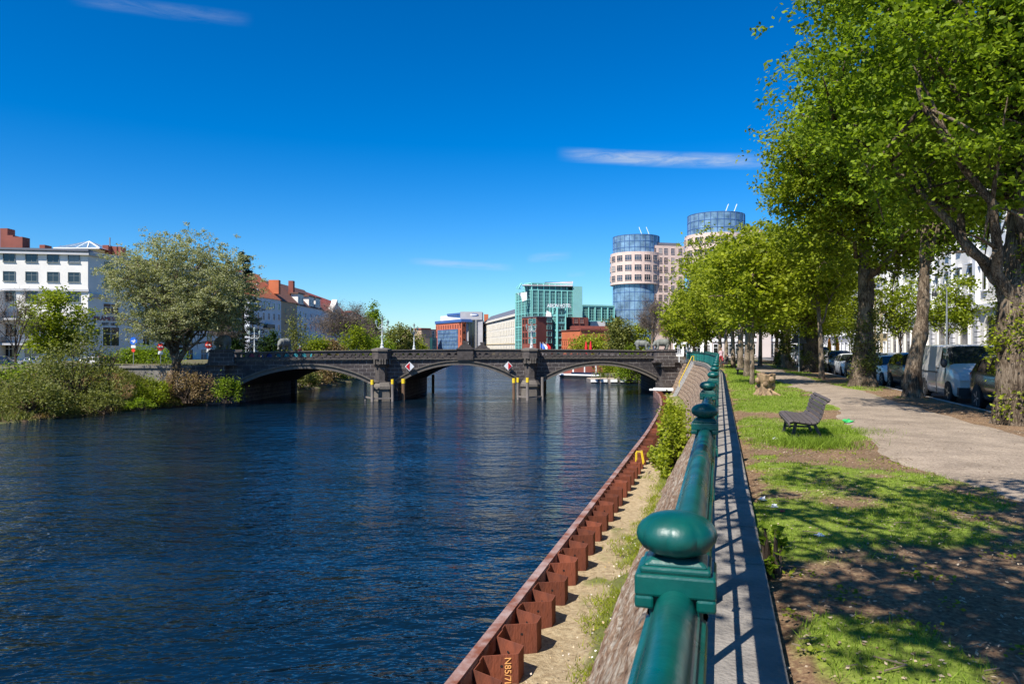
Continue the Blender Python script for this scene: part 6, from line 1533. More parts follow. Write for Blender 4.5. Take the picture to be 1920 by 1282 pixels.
# beyond the bridge
for i, (x, y, rx, rz, lmt, lab) in enumerate(((-31, 108, 3, 2.6, 'lf_olive', 'olive bank shrub first seen through the left arch'), (-31.5, 118, 3.2, 2.8, 'lf_rust', 'brownish bank shrub behind the left arch'), (-31, 128, 3.4, 3, 'lf_olive', 'bank shrub in the middle of the left arch opening'), (-32, 139, 3.4, 3, 'lf_green', 'green bank shrub at the right of the left arch opening'), (-33, 152, 3.5, 3.2, 'lf_olive', 'farthest bank shrub seen through the left arch'))):
    bush('bank_shrub', lab, (x, y, -3.9), (rx, rx, rz), 4500, .3, lmt, 190+i, 30, 8, 'bank shrubs beyond the bridge')
bush('bank_shrub', 'dark green bush hanging over the water under the right arch', (20.5, 130, -4.2), (2.6, 3, 4.2), 5000, .32, 'lf_green', 196, 34, 8)
bush('bank_shrub', 'green bush behind the mooring deck under the right arch', (19.5, 141, -4.2), (3, 3, 3.6), 4500, .32, 'lf_lime', 197, 34, 8)
# plants on the sand and the lawn
p = onz(1262, 905, -4.2); bush('ledge_shrub', 'leafy bright green shrub growing from the sand against the quay wall', (p.x+.25, p.y+.7, -4.25), (.85, 1.5, 2.5), 3600, .19, 'lf_bright', 201, 40, 18, sig=.14)
p = onz(1222, 868, -4.2); bush('ledge_shrub', 'low leafy shoots leaning from the shrub to the sheet piles', (p.x+.3, p.y, -4.2), (.7, .9, .7), 600, .19, 'lf_bright', 202, 16, 10, sig=.16)
p = onz(1262, 800, -4.2); bush('ledge_shrub', 'farther light green shrub behind the leafy one at the quay wall', (p.x-.1, p.y, -4.2), (.8, 2.4, 1.5), 2600, .2, 'lf_bright', 203, 26, 8)
p = onz(1447, 1072, 0); bush('lawn_weed', 'small dark green leafy weed standing at the coping edge', (p.x, p.y, 0), (.13, .16, .3), 150, .075, 'lf_green', 204, 12, 8, None, 'weed', 'bark_dark', sig=.14)
# ================================================================ cars
def carpaint(name, c, rough=.22, metal=.35):
    m = mat(name, c, rough, .06, 2, metal=metal, spec=.6); m.node_tree.nodes['Principled BSDF'].inputs['Coat Weight'].default_value = .6; return m
for k, c in dict(car_white=(.72,.73,.74), car_silver=(.5,.48,.45), car_grey=(.16,.18,.2), car_black=(.012,.013,.016), car_blue=(.02,.05,.14), car_navy=(.012,.025,.06), car_lightblue=(.12,.25,.42), car_red=(.35,.02,.02), car_teal=(.03,.3,.34)).items(): M[k] = carpaint(k, c, .3 if k == 'car_white' else .22, 0 if k in ('car_white', 'car_silver') else .25)
M['car_glass'] = glassmat('car_glass', (.012,.016,.02), .04); M['head_glass'] = mat('headlight_glass', (.6,.62,.64), .1, .2, 12, spec=.9); M['tail_red'] = mat('tail_light', (.3,.01,.01), .25, .2, 8); M['rim'] = mat('wheel_rim', (.38,.39,.4), .3, .2, 8, metal=.8); M['plastic'] = mat('dark_plastic', (.025,.026,.028), .55, .2, 8)
CARS = {}
SPEC = {  # x stations front(+)->rear; (x, z_sill, z_belt, z_roof, half width)  belt==roof where there is no greenhouse
 'hatch': dict(L=4.1, W=1.76, wb=2.55, wr=.31, st=[(2.03,.36,.56,.56,.62),(2.0,.24,.68,.68,.76),(1.75,.2,.82,.82,.84),(1.2,.2,.95,.96,.87),(.98,.2,.97,1.0,.88),(.25,.2,.98,1.42,.88),(-.4,.2,.99,1.48,.88),(-1.2,.2,1.0,1.44,.88),(-1.75,.22,1.02,1.32,.86),(-2.0,.26,.98,1.02,.8),(-2.06,.34,.8,.8,.74)]),
 'suv': dict(L=4.5, W=1.85, wb=2.65, wr=.35, st=[(2.22,.42,.7,.7,.68),(2.18,.3,.86,.86,.82),(1.9,.26,.99,.99,.9),(1.2,.26,1.08,1.09,.92),(1.0,.26,1.1,1.13,.92),(.35,.26,1.1,1.58,.92),(-.5,.26,1.11,1.66,.92),(-1.5,.26,1.13,1.62,.92),(-1.95,.28,1.14,1.45,.9),(-2.2,.32,1.08,1.1,.86),(-2.25,.4,.85,.85,.8)]),
 'van': dict(L=5.0, W=1.96, wb=3.1, wr=.34, st=[(2.48,.42,.72,.72,.72),(2.44,.28,.98,.98,.88),(2.2,.24,1.1,1.1,.95),(1.75,.24,1.2,1.22,.97),(1.6,.24,1.24,1.32,.97),(.95,.24,1.27,1.9,.97),(.4,.24,1.27,1.97,.97),(-1.2,.24,1.27,1.98,.97),(-2.3,.24,1.27,1.96,.96),(-2.44,.26,1.26,1.9,.95),(-2.5,.34,1.2,1.2,.93)]),
}
def car_proto(kind):
    S = SPEC[kind]; st = S['st']; mb = MB(); n = 12; rows = []
    for (x, zs, zb, zr, hw) in st:
        g = zr-zb; tw = hw-(.0 if g < .08 else .2*min(1, g/.45)*(0.55 if kind == 'van' else 1))
        pr = [(hw*.9, zs), (hw*.985, zs+.1), (hw, (zs+zb)/2), (hw*.985, zb-.05), (hw*.955, zb), (tw*.985, zr-.05 if g > .08 else zb+.003), (tw*.86, zr+.0)]
        ring = [(x, -y, z) for y, z in pr]+[(x, 0, zr+.03 if g > .08 else zr+.025)]+[(x, y, z) for y, z in pr[::-1]]
        rows.append(ring)
    k = len(rows[0])
    for i in range(len(rows)): mb.v += rows[i]
    for i in range(len(rows)-1):
        for j in range(k-1): mb.f.append((i*k+j, (i+1)*k+j, (i+1)*k+j+1, i*k+j+1)); mb.m.append(0)
    mb.f.append(tuple(range(k))); mb.m.append(0); mb.f.append(tuple(range((len(rows)-1)*k, len(rows)*k))[::-1]); mb.m.append(0)
    for i in range(len(rows)-1): mb.f.append((i*k, i*k+k-1, (i+1)*k+k-1, (i+1)*k)); mb.m.append(0)
    body = mb.mesh('body', M['car_grey'], smooth=True)
    parts = []
    def offs(p, q, r_, s, o=.012):
        P = [Vector(a) for a in (p, q, r_, s)]; nn = (P[1]-P[0]).cross(P[3]-P[0]).normalized(); c = sum(P, Vector())/4
        if nn.dot(c-Vector((0, 0, .8))) < 0: nn = -nn
        return [a+nn*o for a in P]
    def inset(P, f):
        c = sum(P, Vector())/4; return [a+(c-a)*f for a in P]
    gl = []
    gi = [i for i in range(len(st)) if st[i][3]-st[i][2] > .2]
    i0, i1 = gi[0], gi[-1]
    ws = MB()      # windscreen between the cowl station and first roof station
    a, b_ = rows[i0-1], rows[i0]
    for j in (5, 6, 7, 8): ws.add([p for p in offs(a[j], a[j+1], b_[j+1], b_[j], .012)], [(0, 1, 2, 3)])
    parts.append(('windscreen', ws.mesh('windscreen', M['car_glass'], smooth='all'), None))
    rw = MB(); a, b_ = rows[i1], rows[min(i1+1, len(rows)-1)]
    if kind != 'van':
        for j in (6, 7): rw.add(inset(offs(a[j], a[j+1], b_[j+1], b_[j], .012), .04), [(0, 1, 2, 3)])
        parts.append(('rear_window', rw.mesh('rear_window', M['car_glass']), None))
    for side in (4, k-6):
        for i in range(i0-1, i1):
            if kind == 'van' and st[i][0] < .5: continue
            P = offs(rows[i][side], rows[i+1][side], rows[i+1][side+1], rows[i][side+1], .01)
            g = MB(); g.add(inset(P, .1), [(0, 1, 2, 3)]); parts.append(('side_window', g.mesh('side_window', M['car_glass']), None))
    hw = S['W']/2; xf = st[1][0]; zf = st[1][2]
    for s in (-1, 1):
        h = MB(); y0, y1 = s*hw*.88, s*hw*.55
        h.add([(xf-.22, s*hw*1.0, zf+.04), (xf+.06, s*hw*.92, zf+.0), (xf+.075, y1, zf-.01), (xf+.08, y1, zf-.18), (xf+.08, s*hw*.93, zf-.2), (xf-.2, s*hw*1.005, zf-.1)], [(0,1,4,5),(1,2,3,4)])
        parts.append(('headlight', h.mesh('headlight', M['head_glass']), None))
        t = MB(); xr = st[-2][0]; zt = st[-2][2]; t.box((xr-.01, s*hw*.8, zt-.1 if kind != 'van' else .95), (.12, .2, .26 if kind != 'van' else .5)); parts.append(('tail_light', t.mesh('tail_light', M['tail_red']), None))
        mi = MB(); mi.ball((st[i0-1][0]-.18, s*(hw+.09), st[i0-1][2]+.1), (.07, .11, .085 if kind != 'van' else .16), 8); parts.append(('wing_mirror', mi.mesh('wing_mirror', M['plastic'], smooth='all'), None))
    gr = MB(); gr.box((xf+.03, 0, zf-.16), (.04, hw*1.0, .12)); gr.box((st[0][0]-.0, 0, .36), (.06, hw*1.3, .14)); gr.box((xf-.1, 0, .26), (.3, hw*1.75, .12)); gr.box((xf-.06, 0, .42), (.26, hw*1.86, .26)) if kind == 'van' else None; parts.append(('grille', gr.mesh('grille', M['plastic']), None))
    np_ = MB(); np_.box((st[0][0]+.035, 0, .5), (.015, .5, .11)); parts.append(('number_plate', np_.mesh('number_plate', M['white']), None))
    hd = MB()
    for s in (-1, 1): hd.box((.25, s*(hw+.0), st[5][2]-.12), (.16, .04, .03)); 
    if kind == 'van':
        hd.box((-.9, -hw*.985, 1.0), (2.2, .03, .045)); hd.box((-.9, hw*.985, 1.0), (2.2, .03, .045)); hd.box((0.05, -hw*.985, .72), (.012, .03, 1.0)); hd.box((1.15, -hw*.985, .75), (.012, .03, .95))
    parts.append(('door_handle', hd.mesh('door_handle', M['plastic']), None))
    wr = S['wr']; ty = MB(); pf = [(.5*wr,-.1),(.93*wr,-.105),(wr,-.07),(wr,.07),(.93*wr,.105),(.5*wr,.1)]
    ty.lathe(pf, n=20); ty.v = [(x, z, y) for x, y, z in ty.v]; tm = ty.mesh('tyre', M['black'])
    ri = MB(); ri.lathe([(.66*wr,-.108),(.62*wr,-.09),(.16*wr,-.1),(.1*wr,-.112)], n=20); ri.lathe([(.1*wr,.112),(.16*wr,.1),(.62*wr,.09),(.66*wr,.108)], n=20)
    for q in range(5):
        a = 2*math.pi*q/5
        for yy in (-.106, .106): ri.bar((.12*wr*math.cos(a), .12*wr*math.sin(a), yy), (.62*wr*math.cos(a), .62*wr*math.sin(a), yy), .05, .02)
    ri.v = [(x, z, y) for x, y, z in ri.v]; rm = ri.mesh('rim', M['rim'])
    arch = MB(); arch.lathe([(wr*1.13,-.03),(wr*1.13,.03)], n=20); arch.v = [(x, z, y) for x, y, z in arch.v]; am = arch.mesh('wheel_arch', M['black'])
    return body, parts, tm, rm, am
def car(kind, col, loc, rz, label, group='cars parked along the street', fl='parked_car', cat='car', small=False):
    if kind not in CARS: CARS[kind] = car_proto(kind)
    body, parts, tm, rm, am = CARS[kind]; S = SPEC[kind]
    t = thing(fl, label, cat, loc, rz, group)
    o = link_mesh('body', body, t); 
    o.material_slots[0].link = 'OBJECT'; o.material_slots[0].material = M[col]
    for nm, me, _ in parts: link_mesh(nm, me, t)
    for sx_ in (-1, 1):
        for sy in (-1, 1):
            c = (sx_*S['wb']/2, sy*(S['W']/2-.09), S['wr'])
            w_ = link_mesh('wheel', tm, t, c); w_.name = 'wheel'; link_mesh('rim', rm, w_)
            link_mesh('wheel_arch', am, t, (c[0], sy*(S['W']/2-.005), c[2]+.01))
    return t
FW = -math.pi/2+STREET_RZ       # nose towards the camera
zr = -.12
def on_street(Y, off, z=zr): return (float(lineX(Y))+off, Y, z)
car('suv', 'car_black', on_street(20.9, 8.85), FW, 'black car hidden behind the nearest burred trunk, in front of the silver van')
car('van', 'car_silver', on_street(26.6, 8.95), FW, 'silver panel van with dark windscreen between two street trees', cat='van', fl='parked_van')
car('suv', 'car_navy', on_street(32.6, 8.9), FW, 'dark blue car tucked behind the silver van and the curved trunk')
car('hatch', 'car_white', on_street(37.9, 9.0), FW+.06, 'white hatchback with blue windscreen between the curved and thick trunks')
car('hatch', 'car_grey', on_street(44.0, 8.75), FW, 'grey hatchback left of the thick burred trunk, nose to the kerb side')
car('hatch', 'car_white', on_street(49.2, 8.9), FW, 'white car behind the grey hatchback')
car('suv', 'car_navy', on_street(55, 9.0), FW, 'dark blue car with roof visible behind the white car')
car('suv', 'car_black', on_street(61, 8.9), FW, 'dark car just right of the triangular sign')
car('van', 'car_blue', on_street(67, 8.9), FW, 'blue van behind the triangular sign', cat='van', fl='parked_van')
car('suv', 'car_blue', on_street(73.5, 8.9), FW, 'blue car left of the fourth burred trunk')
car('hatch', 'car_navy', on_street(79, 8.9), FW, 'navy car right of the knobbly tree foot')
car('van', 'car_grey', on_street(85, 8.9), FW, 'dark grey van left of the knobbly tree', cat='van', fl='parked_van')
car('hatch', 'car_lightblue', on_street(92, 8.8), FW, 'light blue car seen between thin trunks behind the middle bench')
car('van', 'car_blue', on_street(98, 8.9), FW, 'blue van seen right of the straight thin tree', cat='van', fl='parked_van')
car('hatch', 'car_silver', on_street(105, 8.8), FW, 'pale car behind the thin tree where the person sits')
for y, c, lab in ((40, 'car_navy', 'dark car across the street behind the curved trunk, before the arched windows'), (46, 'car_black', 'black car across the street left of the curved trunk'), (52, 'car_blue', 'blue car across the street right of the thick trunk'), (60, 'car_grey', 'grey car across the street before the ochre house'), (68, 'car_navy', 'navy car across the street beside the orange parasols')):
    car('hatch' if y != 46 else 'suv', c, on_street(y, 14.2), FW+math.pi, lab)
# cars on the left bank
for u, v, Y, k, c, rz, lab in ((8, 690, 92, 'suv', 'car_black', .15, 'black car at the left picture edge on the left bank'), (78, 684, 100, 'hatch', 'car_grey', .2, 'grey car behind the fresh green tree on the left bank'), (183, 685, 98, 'hatch', 'car_silver', .25, 'silver car on the left bank right of the pale green shrub'), (204, 683, 103, 'hatch', 'car_red', .3, 'red car end right of the silver car on the left bank')):
    p = at(u, v, Y); car(k, c, (p.x, p.y, -.9), rz, lab, 'cars on the left bank')

# ================================================================ benches, stump, litter
M['slat'] = mat('bench_slats', (.115,.092,.085), .75, .4, 4, bump=.3, bscale=25, stretch=(.3,3,3), col2=(.05,.04,.038))
def bench(loc, rz, label, n=7, L_=2.2):
    t = thing('park_bench', label, 'bench', loc, rz, 'slatted benches on the lawn')
    # profile facing -x : seat from front to back, curved up into the backrest
    pr = [(-.34,.33),(-.36,.405),(-.27,.43),(-.17,.415),(-.07,.4),(.03,.39),(.12,.405),(.175,.47),(.205,.55),(.225,.635),(.245,.72),(.285,.795),(.35,.83)]
    seat = MB(); bk = MB(); fr = MB()
    for i in range(len(pr)-1):
        a, b_ = Vector((pr[i][0], 0, pr[i][1])), Vector((pr[i+1][0], 0, pr[i+1][1])); d = b_-a; m_ = (a+b_)/2; ang = math.atan2(d.z, d.x)
        (seat if i < 6 else bk).box(m_, (d.length-.012, L_+random.uniform(-.01, .01), .032), M=Matrix.Rotation(-ang, 4, 'Y'))
    so = seat.build('seat', M['slat'], t); bo = bk.build('backrest', M['slat'], t)
    for o in (so, bo):
        bvm = o.modifiers.new('bevel', 'BEVEL'); bvm.width = .005; bvm.segments = 1
    for y in (-L_/2+.22, L_/2-.22):
        f = MB()
        for i in range(len(pr)-1): f.bar((pr[i][0]*.97+.01, y, pr[i][1]-.04), (pr[i+1][0]*.97+.012, y, pr[i+1][1]-.04), .05, .04)
        f.bar((-.22, y, .37), (-.3, y, -.03), .055); f.bar((.1, y, .36), (.28, y, -.03), .055); f.bar((-.27, y, .14), (.2, y, .14), .035); f.bar((-.36, y, .0), (.34, y, .0), .05, .03)
        f.build('leg', M['dark_metal'], t)
    return t
bench((5.65, 14.35, .0), STREET_RZ, 'weathered slatted bench facing the river, nearest, with a grass tuft under its near end')
p = onz(1391, 703, 0); bench((p.x, p.y, 0), STREET_RZ, 'dark bench on the lawn in front of the thin tree with the red burr')
p = onz(1360, 690, 0); bench((p.x, p.y, 0), STREET_RZ, 'far bench under the trees where a person in dark clothes sits')
# stump
M['stump_wood'] = mat('stump_wood', (.4,.27,.15), .9, .35, 5, bump=1, bscale=14, col2=(.09,.055,.03), stretch=(1,1,.3))
st_ = onz(1435, 741, 0); t = thing('tree_stump', 'pale gnarled hacked tree stump between lawn and path', 'tree stump', tuple(st_))
mb = MB(); n = 22
for k_, z in enumerate(np.linspace(-.05, .78, 14)):
    for j in range(n):
        a = 2*math.pi*j/n; r_ = .23+.16*math.exp(-z/.1)+.05*math.sin(a*3+z*3)+.05*abs(math.sin(a*4.5+1))+.16*(float(fbm(a*1.5, z*3.2, 77))-.5)+(.05 if z > .5 else 0)
        zz = z+(.1*(float(vnoise(math.cos(a)*2.5, math.sin(a)*2.5, 78))-.3) if z > .7 else 0); mb.v.append((r_*math.cos(a), r_*math.sin(a), zz))
for i in range(13):
    for j in range(n): mb.f.append((i*n+j, i*n+(j+1)%n, (i+1)*n+(j+1)%n, (i+1)*n+j)); mb.m.append(0)
mb.v.append((0, 0, .6)); q = len(mb.v)-1
for j in range(n): mb.f.append((13*n+j, 13*n+(j+1)%n, q)); mb.m.append(0)
for a, z, s in ((3.3, .55, .11), (4.4, .42, .1), (5.2, .6, .1), (5.9, .35, .08), (2.7, .3, .09), (4.9, .2, .07)): mb.ball((.29*math.cos(a), .29*math.sin(a), z), (s, s, s*1.1), 8)
for a in (5.6, 3.9, .3): mb.tube([(.2*math.cos(a), .2*math.sin(a), .12), (.5*math.cos(a), .5*math.sin(a), .02), (.75*math.cos(a), .75*math.sin(a), -.03)], [.1, .05, .02], 6)
mb.build('trunk', M['stump_wood'], t, smooth='all')
M['paper'] = mat('paper_white', (.75,.75,.74), .8, .1, 9); M['litter_red'] = mat('litter_red', (.6,.03,.03), .6, .1, 9); M['litter_green'] = mat('litter_green', (.05,.45,.13), .5, .2, 9)
def crumple(name, u, v, s, mt, label, seed):
    r = np.random.default_rng(seed); p = onz(u, v, 0); mb = MB(); mb.ball((0, 0, s*.25), (s, s*.7, s*.35), 8); mb.v = [tuple(np.array(q)*(1+.35*r.normal())) for q in mb.v]
    mb.v = [(x, y, max(z, .0)) for x, y, z in mb.v]; o = mb.build(name, M[mt]); o.location = (p.x, p.y, .025); tag(o, label, 'litter')
crumple('paper_scrap', 1430, 942, .05, 'paper', 'white paper scrap on the lawn left of the red one', 1); crumple('paper_scrap', 1451, 955, .045, 'paper', 'white paper scrap right beside the red scrap', 2)
crumple('red_scrap', 1467, 964, .03, 'litter_red', 'small red scrap on the lawn near the coping', 3); crumple('green_bag', 1590, 794, .12, 'litter_green', 'crumpled green plastic bag on the grass right of the bench', 4)
crumple('paper_scrap', 1452, 826, .06, 'paper', 'white paper on bare soil left of the nearest bench', 5); crumple('paper_scrap', 1536, 1010, .04, 'paper', 'white scrap among leaf shadows on the lawn', 6)
# white plank pile at the far end of the sheet piles
p = onz(1243, 734, -4.0); mb = MB()
for i in range(5): mb.box((p.x-.6+.5*i, p.y+random.uniform(-.5, .5), -3.75+.12*(i % 2)), (2.2, .5, .2), rz=random.uniform(-.4, .4))
tag(mb.build('white_rubble', M['white_paint']), 'pile of white boards at the far end of the sheet piling', 'boards')
# yellow ladder hoops on the piling
for u, v, lab in ((1193, 862, 'yellow ladder hoop on the sheet piling beside the leafy shrub'), (1250, 768, 'far yellow ladder hoop on the sheet piling')):
    q = onz(u, v, -3.62); d = Vector((.26, 1, 0)).normalized(); nn = Vector((d.y, -d.x, 0)); mb = MB(); c = Vector((q.x, q.y, -3.66))
    for s in (-.25, .25): mb.tube([c+d*s, c+d*s+Vector((0, 0, .42)), c+d*s+nn*.25+Vector((0, 0, .46)), c+d*s+nn*.35+Vector((0, 0, -.1))], .03, 6)
    tag(mb.build('ladder_hoop', M['yellow']), lab, 'ladder')
# chalk marking on the nearest clearly seen pile
M['chalk'] = mat('chalk_orange', (.85,.42,.14), .9, .1, 9)
tgt = min(piles, key=lambda o: abs((o.location.y+sp.location.y)-12.95))
p0 = Vector((.2, -.02, 0)); p1 = Vector((.46, -.6, 0)); d = (p1-p0).normalized(); nrm = Vector((-d.y, d.x, 0))
if nrm.x > 0: nrm = -nrm
upv = Vector((0, 0, 1)); c = p0.lerp(p1, .7)+nrm*.034+Vector((0, 0, .5))
xa = -upv; ya = nrm.cross(xa)
Mt = Matrix(((xa.x, ya.x, nrm.x, c.x), (xa.y, ya.y, nrm.y, c.y), (xa.z, ya.z, nrm.z, c.z), (0, 0, 0, 1)))
text_mesh('chalk_marking', 'N85/7L', .17, M['chalk'], tgt, .002, Mt)

# ================================================================ signs and poles
def disc(mb, r, y, n=20, m=0, z=0):
    k = len(mb.v)
    for yy in (y, y+.02): mb.v += [(r*math.cos(2*math.pi*i/n), yy, z+r*math.sin(2*math.pi*i/n)) for i in range(n)]
    mb.f += [tuple(range(k, k+n)), tuple(range(k+n, k+2*n))[::-1]]+[(k+(i+1)%n, k+i, k+n+i, k+n+(i+1)%n) for i in range(n)]; mb.m += [m]*(n+2)
M['sign_blue'] = mat('sign_blue', (.01,.12,.6), .4, .08, 3); M['sign_noentry'] = mat('sign_noentry', (.7,.04,.02), .4, .08, 3)
def noentry(u, v, Y, lab, zb):
    p = at(u, v, Y); t = thing('no_entry_sign', lab, 'road sign', (p.x, p.y, zb), 0, 'no entry signs at the left bridge head'); H = p.z-zb
    mb = MB(); mb.tube([(0, .05, -.2), (0, .05, H+.3)], .045, 8); mb.build('post', M['galv'], t)
    mb = MB(); disc(mb, .42, 0, m=0, z=H); mb.build('plate', M['sign_noentry'], t); mb = MB(); mb.box((0, -.012, H), (.6, .02, .13)); mb.build('white_bar', M['white'], t)
    mb = MB(); mb.box((0, 0, H-.68), (.55, .03, .36)); mb.build('supplement_plate', M['white'], t)
noentry(301, 650, 84.5, 'no entry sign with white plate beneath, left of the leaning trunk', -.45); noentry(391, 646.5, 90, 'no entry sign with white plate, partly behind the left near bear', -.3)
p = at(250, 639, 86); t = thing('direction_sign', 'round blue sign with white arrow and small plates below, left of the hedge', 'road sign', (p.x, p.y, -.6)); H = p.z+.6
mb = MB(); mb.tube([(0, .05, -.2), (0, .05, H+.4)], .045, 8); mb.build('post', M['galv'], t); mb = MB(); disc(mb, .44, 0, z=H); mb.build('plate', M['sign_blue'], t)
mb = MB(); mb.bar((-.22, -.014, H), (.2, -.014, H), .02, .09); mb.bar((.24, -.014, H), (.08, -.014, H+.16), .02, .08); mb.bar((.24, -.014, H), (.08, -.014, H-.16), .02, .08); mb.bar((0, -.014, H), (0, -.014, H-.26), .02, .09); mb.build('arrow', M['white'], t)
mb = MB(); mb.box((0, 0, H-.66), (.5, .03, .3)); mb.build('supplement_plate', M['white'], t); mb = MB(); disc(mb, .21, 0, z=H-1.1); mb.build('no_stopping_plate', M['sign_noentry'], t)
# road fence left
t0 = at(120, 700, 79); t = thing('road_fence', 'grey tube fence along the left bank road above the shrubs', 'fence', (t0.x, t0.y, -.9)); mb = MB(); prev = None
for i, (x, y) in enumerate([(-57+i*1.67, 63.4+i*2.0+0) for i in range(11)]):
    x = -53.9+(y-65)*.40; mb.tube([(x, y, -1.1), (x, y, .05)], .04, 6)
    if prev:
        for z in (.02, -.35, -.7): mb.tube([(prev[0], prev[1], z), (x, y, z)], .03, 5)
    prev = (x, y)
mb.build('rails', M['galv'], t, world=True)
# triangular sign seen from behind, right
p = onz(1498, 698, 0); t = thing('warning_sign', 'dark triangular sign with small plate, seen from the back before the blue cars', 'road sign', tuple(p)); H = zz_(632, p.y)
mb = MB(); mb.tube([(0, 0, -.2), (0, 0, H+.3)], .04, 8); mb.build('post', M['galv'], t); mb = MB(); a = .62; mb.prism([(-a, -.45), (a, -.45), (0, .6)], .04, .06); mb.v = [(x, z, y+H) for x, y, z in mb.v]; mb.build('plate', M['dark_metal'], t)
mb = MB(); mb.box((0, .05, H-.75), (.6, .03, .3)); mb.build('supplement_plate', M['dark_metal'], t)
# white and yellow waterway signs at the right bridge head
for u, v0, v1, Y, mt, lab in ((1287, 641, 676, 96, 'white', 'white flag-shaped waterway sign on a pole by the quay stairs'), (1292.5, 640, 676, 97, 'yellow', 'yellow flag-shaped waterway sign right of the white one'), (1273.5, 646, 676, 95, None, 'bare white pole left of the white waterway sign')):
    p = at(u, v1, Y); H = (v1-v0)*Y/F; t = thing('waterway_sign', lab, 'sign', tuple(p)); mb = MB(); mb.tube([(0, 0, -.2), (0, 0, H)], .05, 8); mb.build('post', M['white'], t)
    if mt: mb = MB(); mb.box((-.32, -.06, H-.15), (.8, .04, .28)); mb.build('plate', M[mt], t)
# curved arm street light and flagpoles on the right
p = at(1775, 655, 42); t = thing('street_light', 'slim grey street light with double curved arms before the ornate white house', 'street light', (p.x, p.y, 0)); H = zz_(545, 42)
mb = MB(); mb.tube([(0, 0, 0), (0, 0, H*.7), (0, 0, H)], [.07, .05, .035], 8); mb.tube([(0, 0, H-.05), (-.1, 0, H+.25), (-.35, 0, H+.4), (-.6, 0, H+.25), (-.7, 0, H-.05)], .03, 6); mb.build('pole', M['galv'], t); mb = MB(); mb.lathe([(.14, -.3), (.12, -.1), (.05, .02)], (-.7, 0, H-.02), 10); mb.build('lantern', M['dark_metal'], t)
# parasols
def parasol(u, v0, v1, Y, mt, lab, grp):
    p = at(u, v1, Y); H = (v1-v0)*Y/F; t = thing('closed_parasol', lab, 'parasol', tuple(p), 0, grp); k = H/2.6
    mb = MB(); mb.lathe([(.1*k,.45*k),(.24*k,.5*k),(.27*k,.9*k),(.22*k,1.6*k),(.12*k,2.3*k),(.03*k,2.6*k)], n=10, ridge=.2); mb.build('canopy', M[mt], t)
    mb = MB(); mb.tube([(0,0,0),(0,0,.6*k)], .04*k, 6); mb.tube([(0,0,0),(0,0,.06*k)], .3*k, 10); mb.build('pole', M['galv'], t)
M['parasol_red'] = mat('parasol_red', (.55,.01,.015), .8, .2, 3); M['parasol_orange'] = mat('parasol_orange', (.62,.25,.03), .8, .25, 3)
for u, lab in ((1099, 'wider closed red parasol, left of the pair behind the bridge'), (1107.5, 'slimmer closed red parasol, right of the pair behind the bridge')): parasol(u, 639, 668, 128, 'parasol_red', lab, 'red parasols behind the bridge')
for u, lab in ((1536, 'closed orange parasol left beside the dark burred trunk'), (1555, 'closed orange parasol in the middle of three'), (1570, 'closed orange parasol, right of three near the young tree')): parasol(u, 632, 664, 92, 'parasol_orange', lab, 'orange parasols on the pavement')
# coloured boards glimpsed through the parapet
M['board_pink'] = mat('board_pink', (.6,.12,.2), .7, .4, 2.5); M['board_blue'] = mat('board_blue', (.05,.1,.45), .7, .4, 2.5); M['board_cyan'] = mat('board_cyan', (.06,.45,.55), .7, .4, 2.5)
for s0, s1, mt, lab in ((.9, 2.4, 'board_pink', 'pink board leaning inside the bridge parapet at its left end'), (2.6, 4.0, 'board_blue', 'blue board inside the parapet right of the pink one'), (4.2, 8.1, 'board_cyan', 'long cyan board inside the parapet left of the facing bear')):
    mb = MB(); bput(mb, [(s0, ZC+.12), (s1, ZC+.12), (s1, 1.12), (s0, 1.12)], .8, .88); tag(mb.build('painted_board', M[mt]), lab, 'board', 'painted boards inside the parapet')
# flags near the right turret
for u, mt, lab in ((1013, 'sign_blue', 'blue flag right of the right turret lamps'), (1018, 'white', 'white and red flag beside the blue flag'), (1024, 'parasol_red', 'reddish flag, rightmost of the three by the right turret')):
    p = at(u, 668, 150); t = thing('flag', lab, 'flag', tuple(p), 0, 'flags behind the bridge'); H = 2.9; mb = MB(); mb.tube([(0,0,-.5),(0,0,H)], .04, 6); mb.build('pole', M['white'], t)
    mb = MB(); pts_ = [(x, .12*math.sin(x*5), z) for x in np.linspace(0, .9, 7) for z in (H-.1-x*.9, H-.9-x*1.1)]; mb.add(pts_, [(2*i, 2*i+1, 2*i+3, 2*i+2) for i in range(6)]); o = mb.build('cloth', M[mt], t); sdm = o.modifiers.new('s', 'SOLIDIFY'); sdm.thickness = .02
# ---------------------------------------------------------------- pontoons and boat beyond the right arch
M['deck_wood'] = mat('deck_wood', (.38,.3,.22), .8, .3, 4, bump=.2, bscale=20)
p = onz(1128, 718, WZ); t = thing('floating_deck', 'wooden floating terrace with furniture seen through the right arch', 'pontoon', (p.x, p.y, WZ))
mb = MB(); mb.box((2.2, 3, .3), (8.5, 7, .7)); mb.build('hull', M['steel_pile'], t); mb = MB()
for i in range(5): mb.box((-1.4+i*1.75, -.62, .45), (1.2, .18, .5))
mb.build('fender', M['white_paint'], t); mb = MB(); mb.box((2.2, 3, .68), (8.3, 6.8, .06)); mb.build('deck', M['deck_wood'], t)
mb = MB(); 
for i in range(6): mb.bar((-1.8+i*1.6, -.3, .7), (-1.8+i*1.6, -.3, 1.7), .07); 
mb.bar((-1.8, -.3, 1.7), (6.2, -.3, 1.7), .06); mb.bar((-1.8, -.3, 1.2), (6.2, -.3, 1.2), .05); mb.build('railing', M['deck_wood'], t)
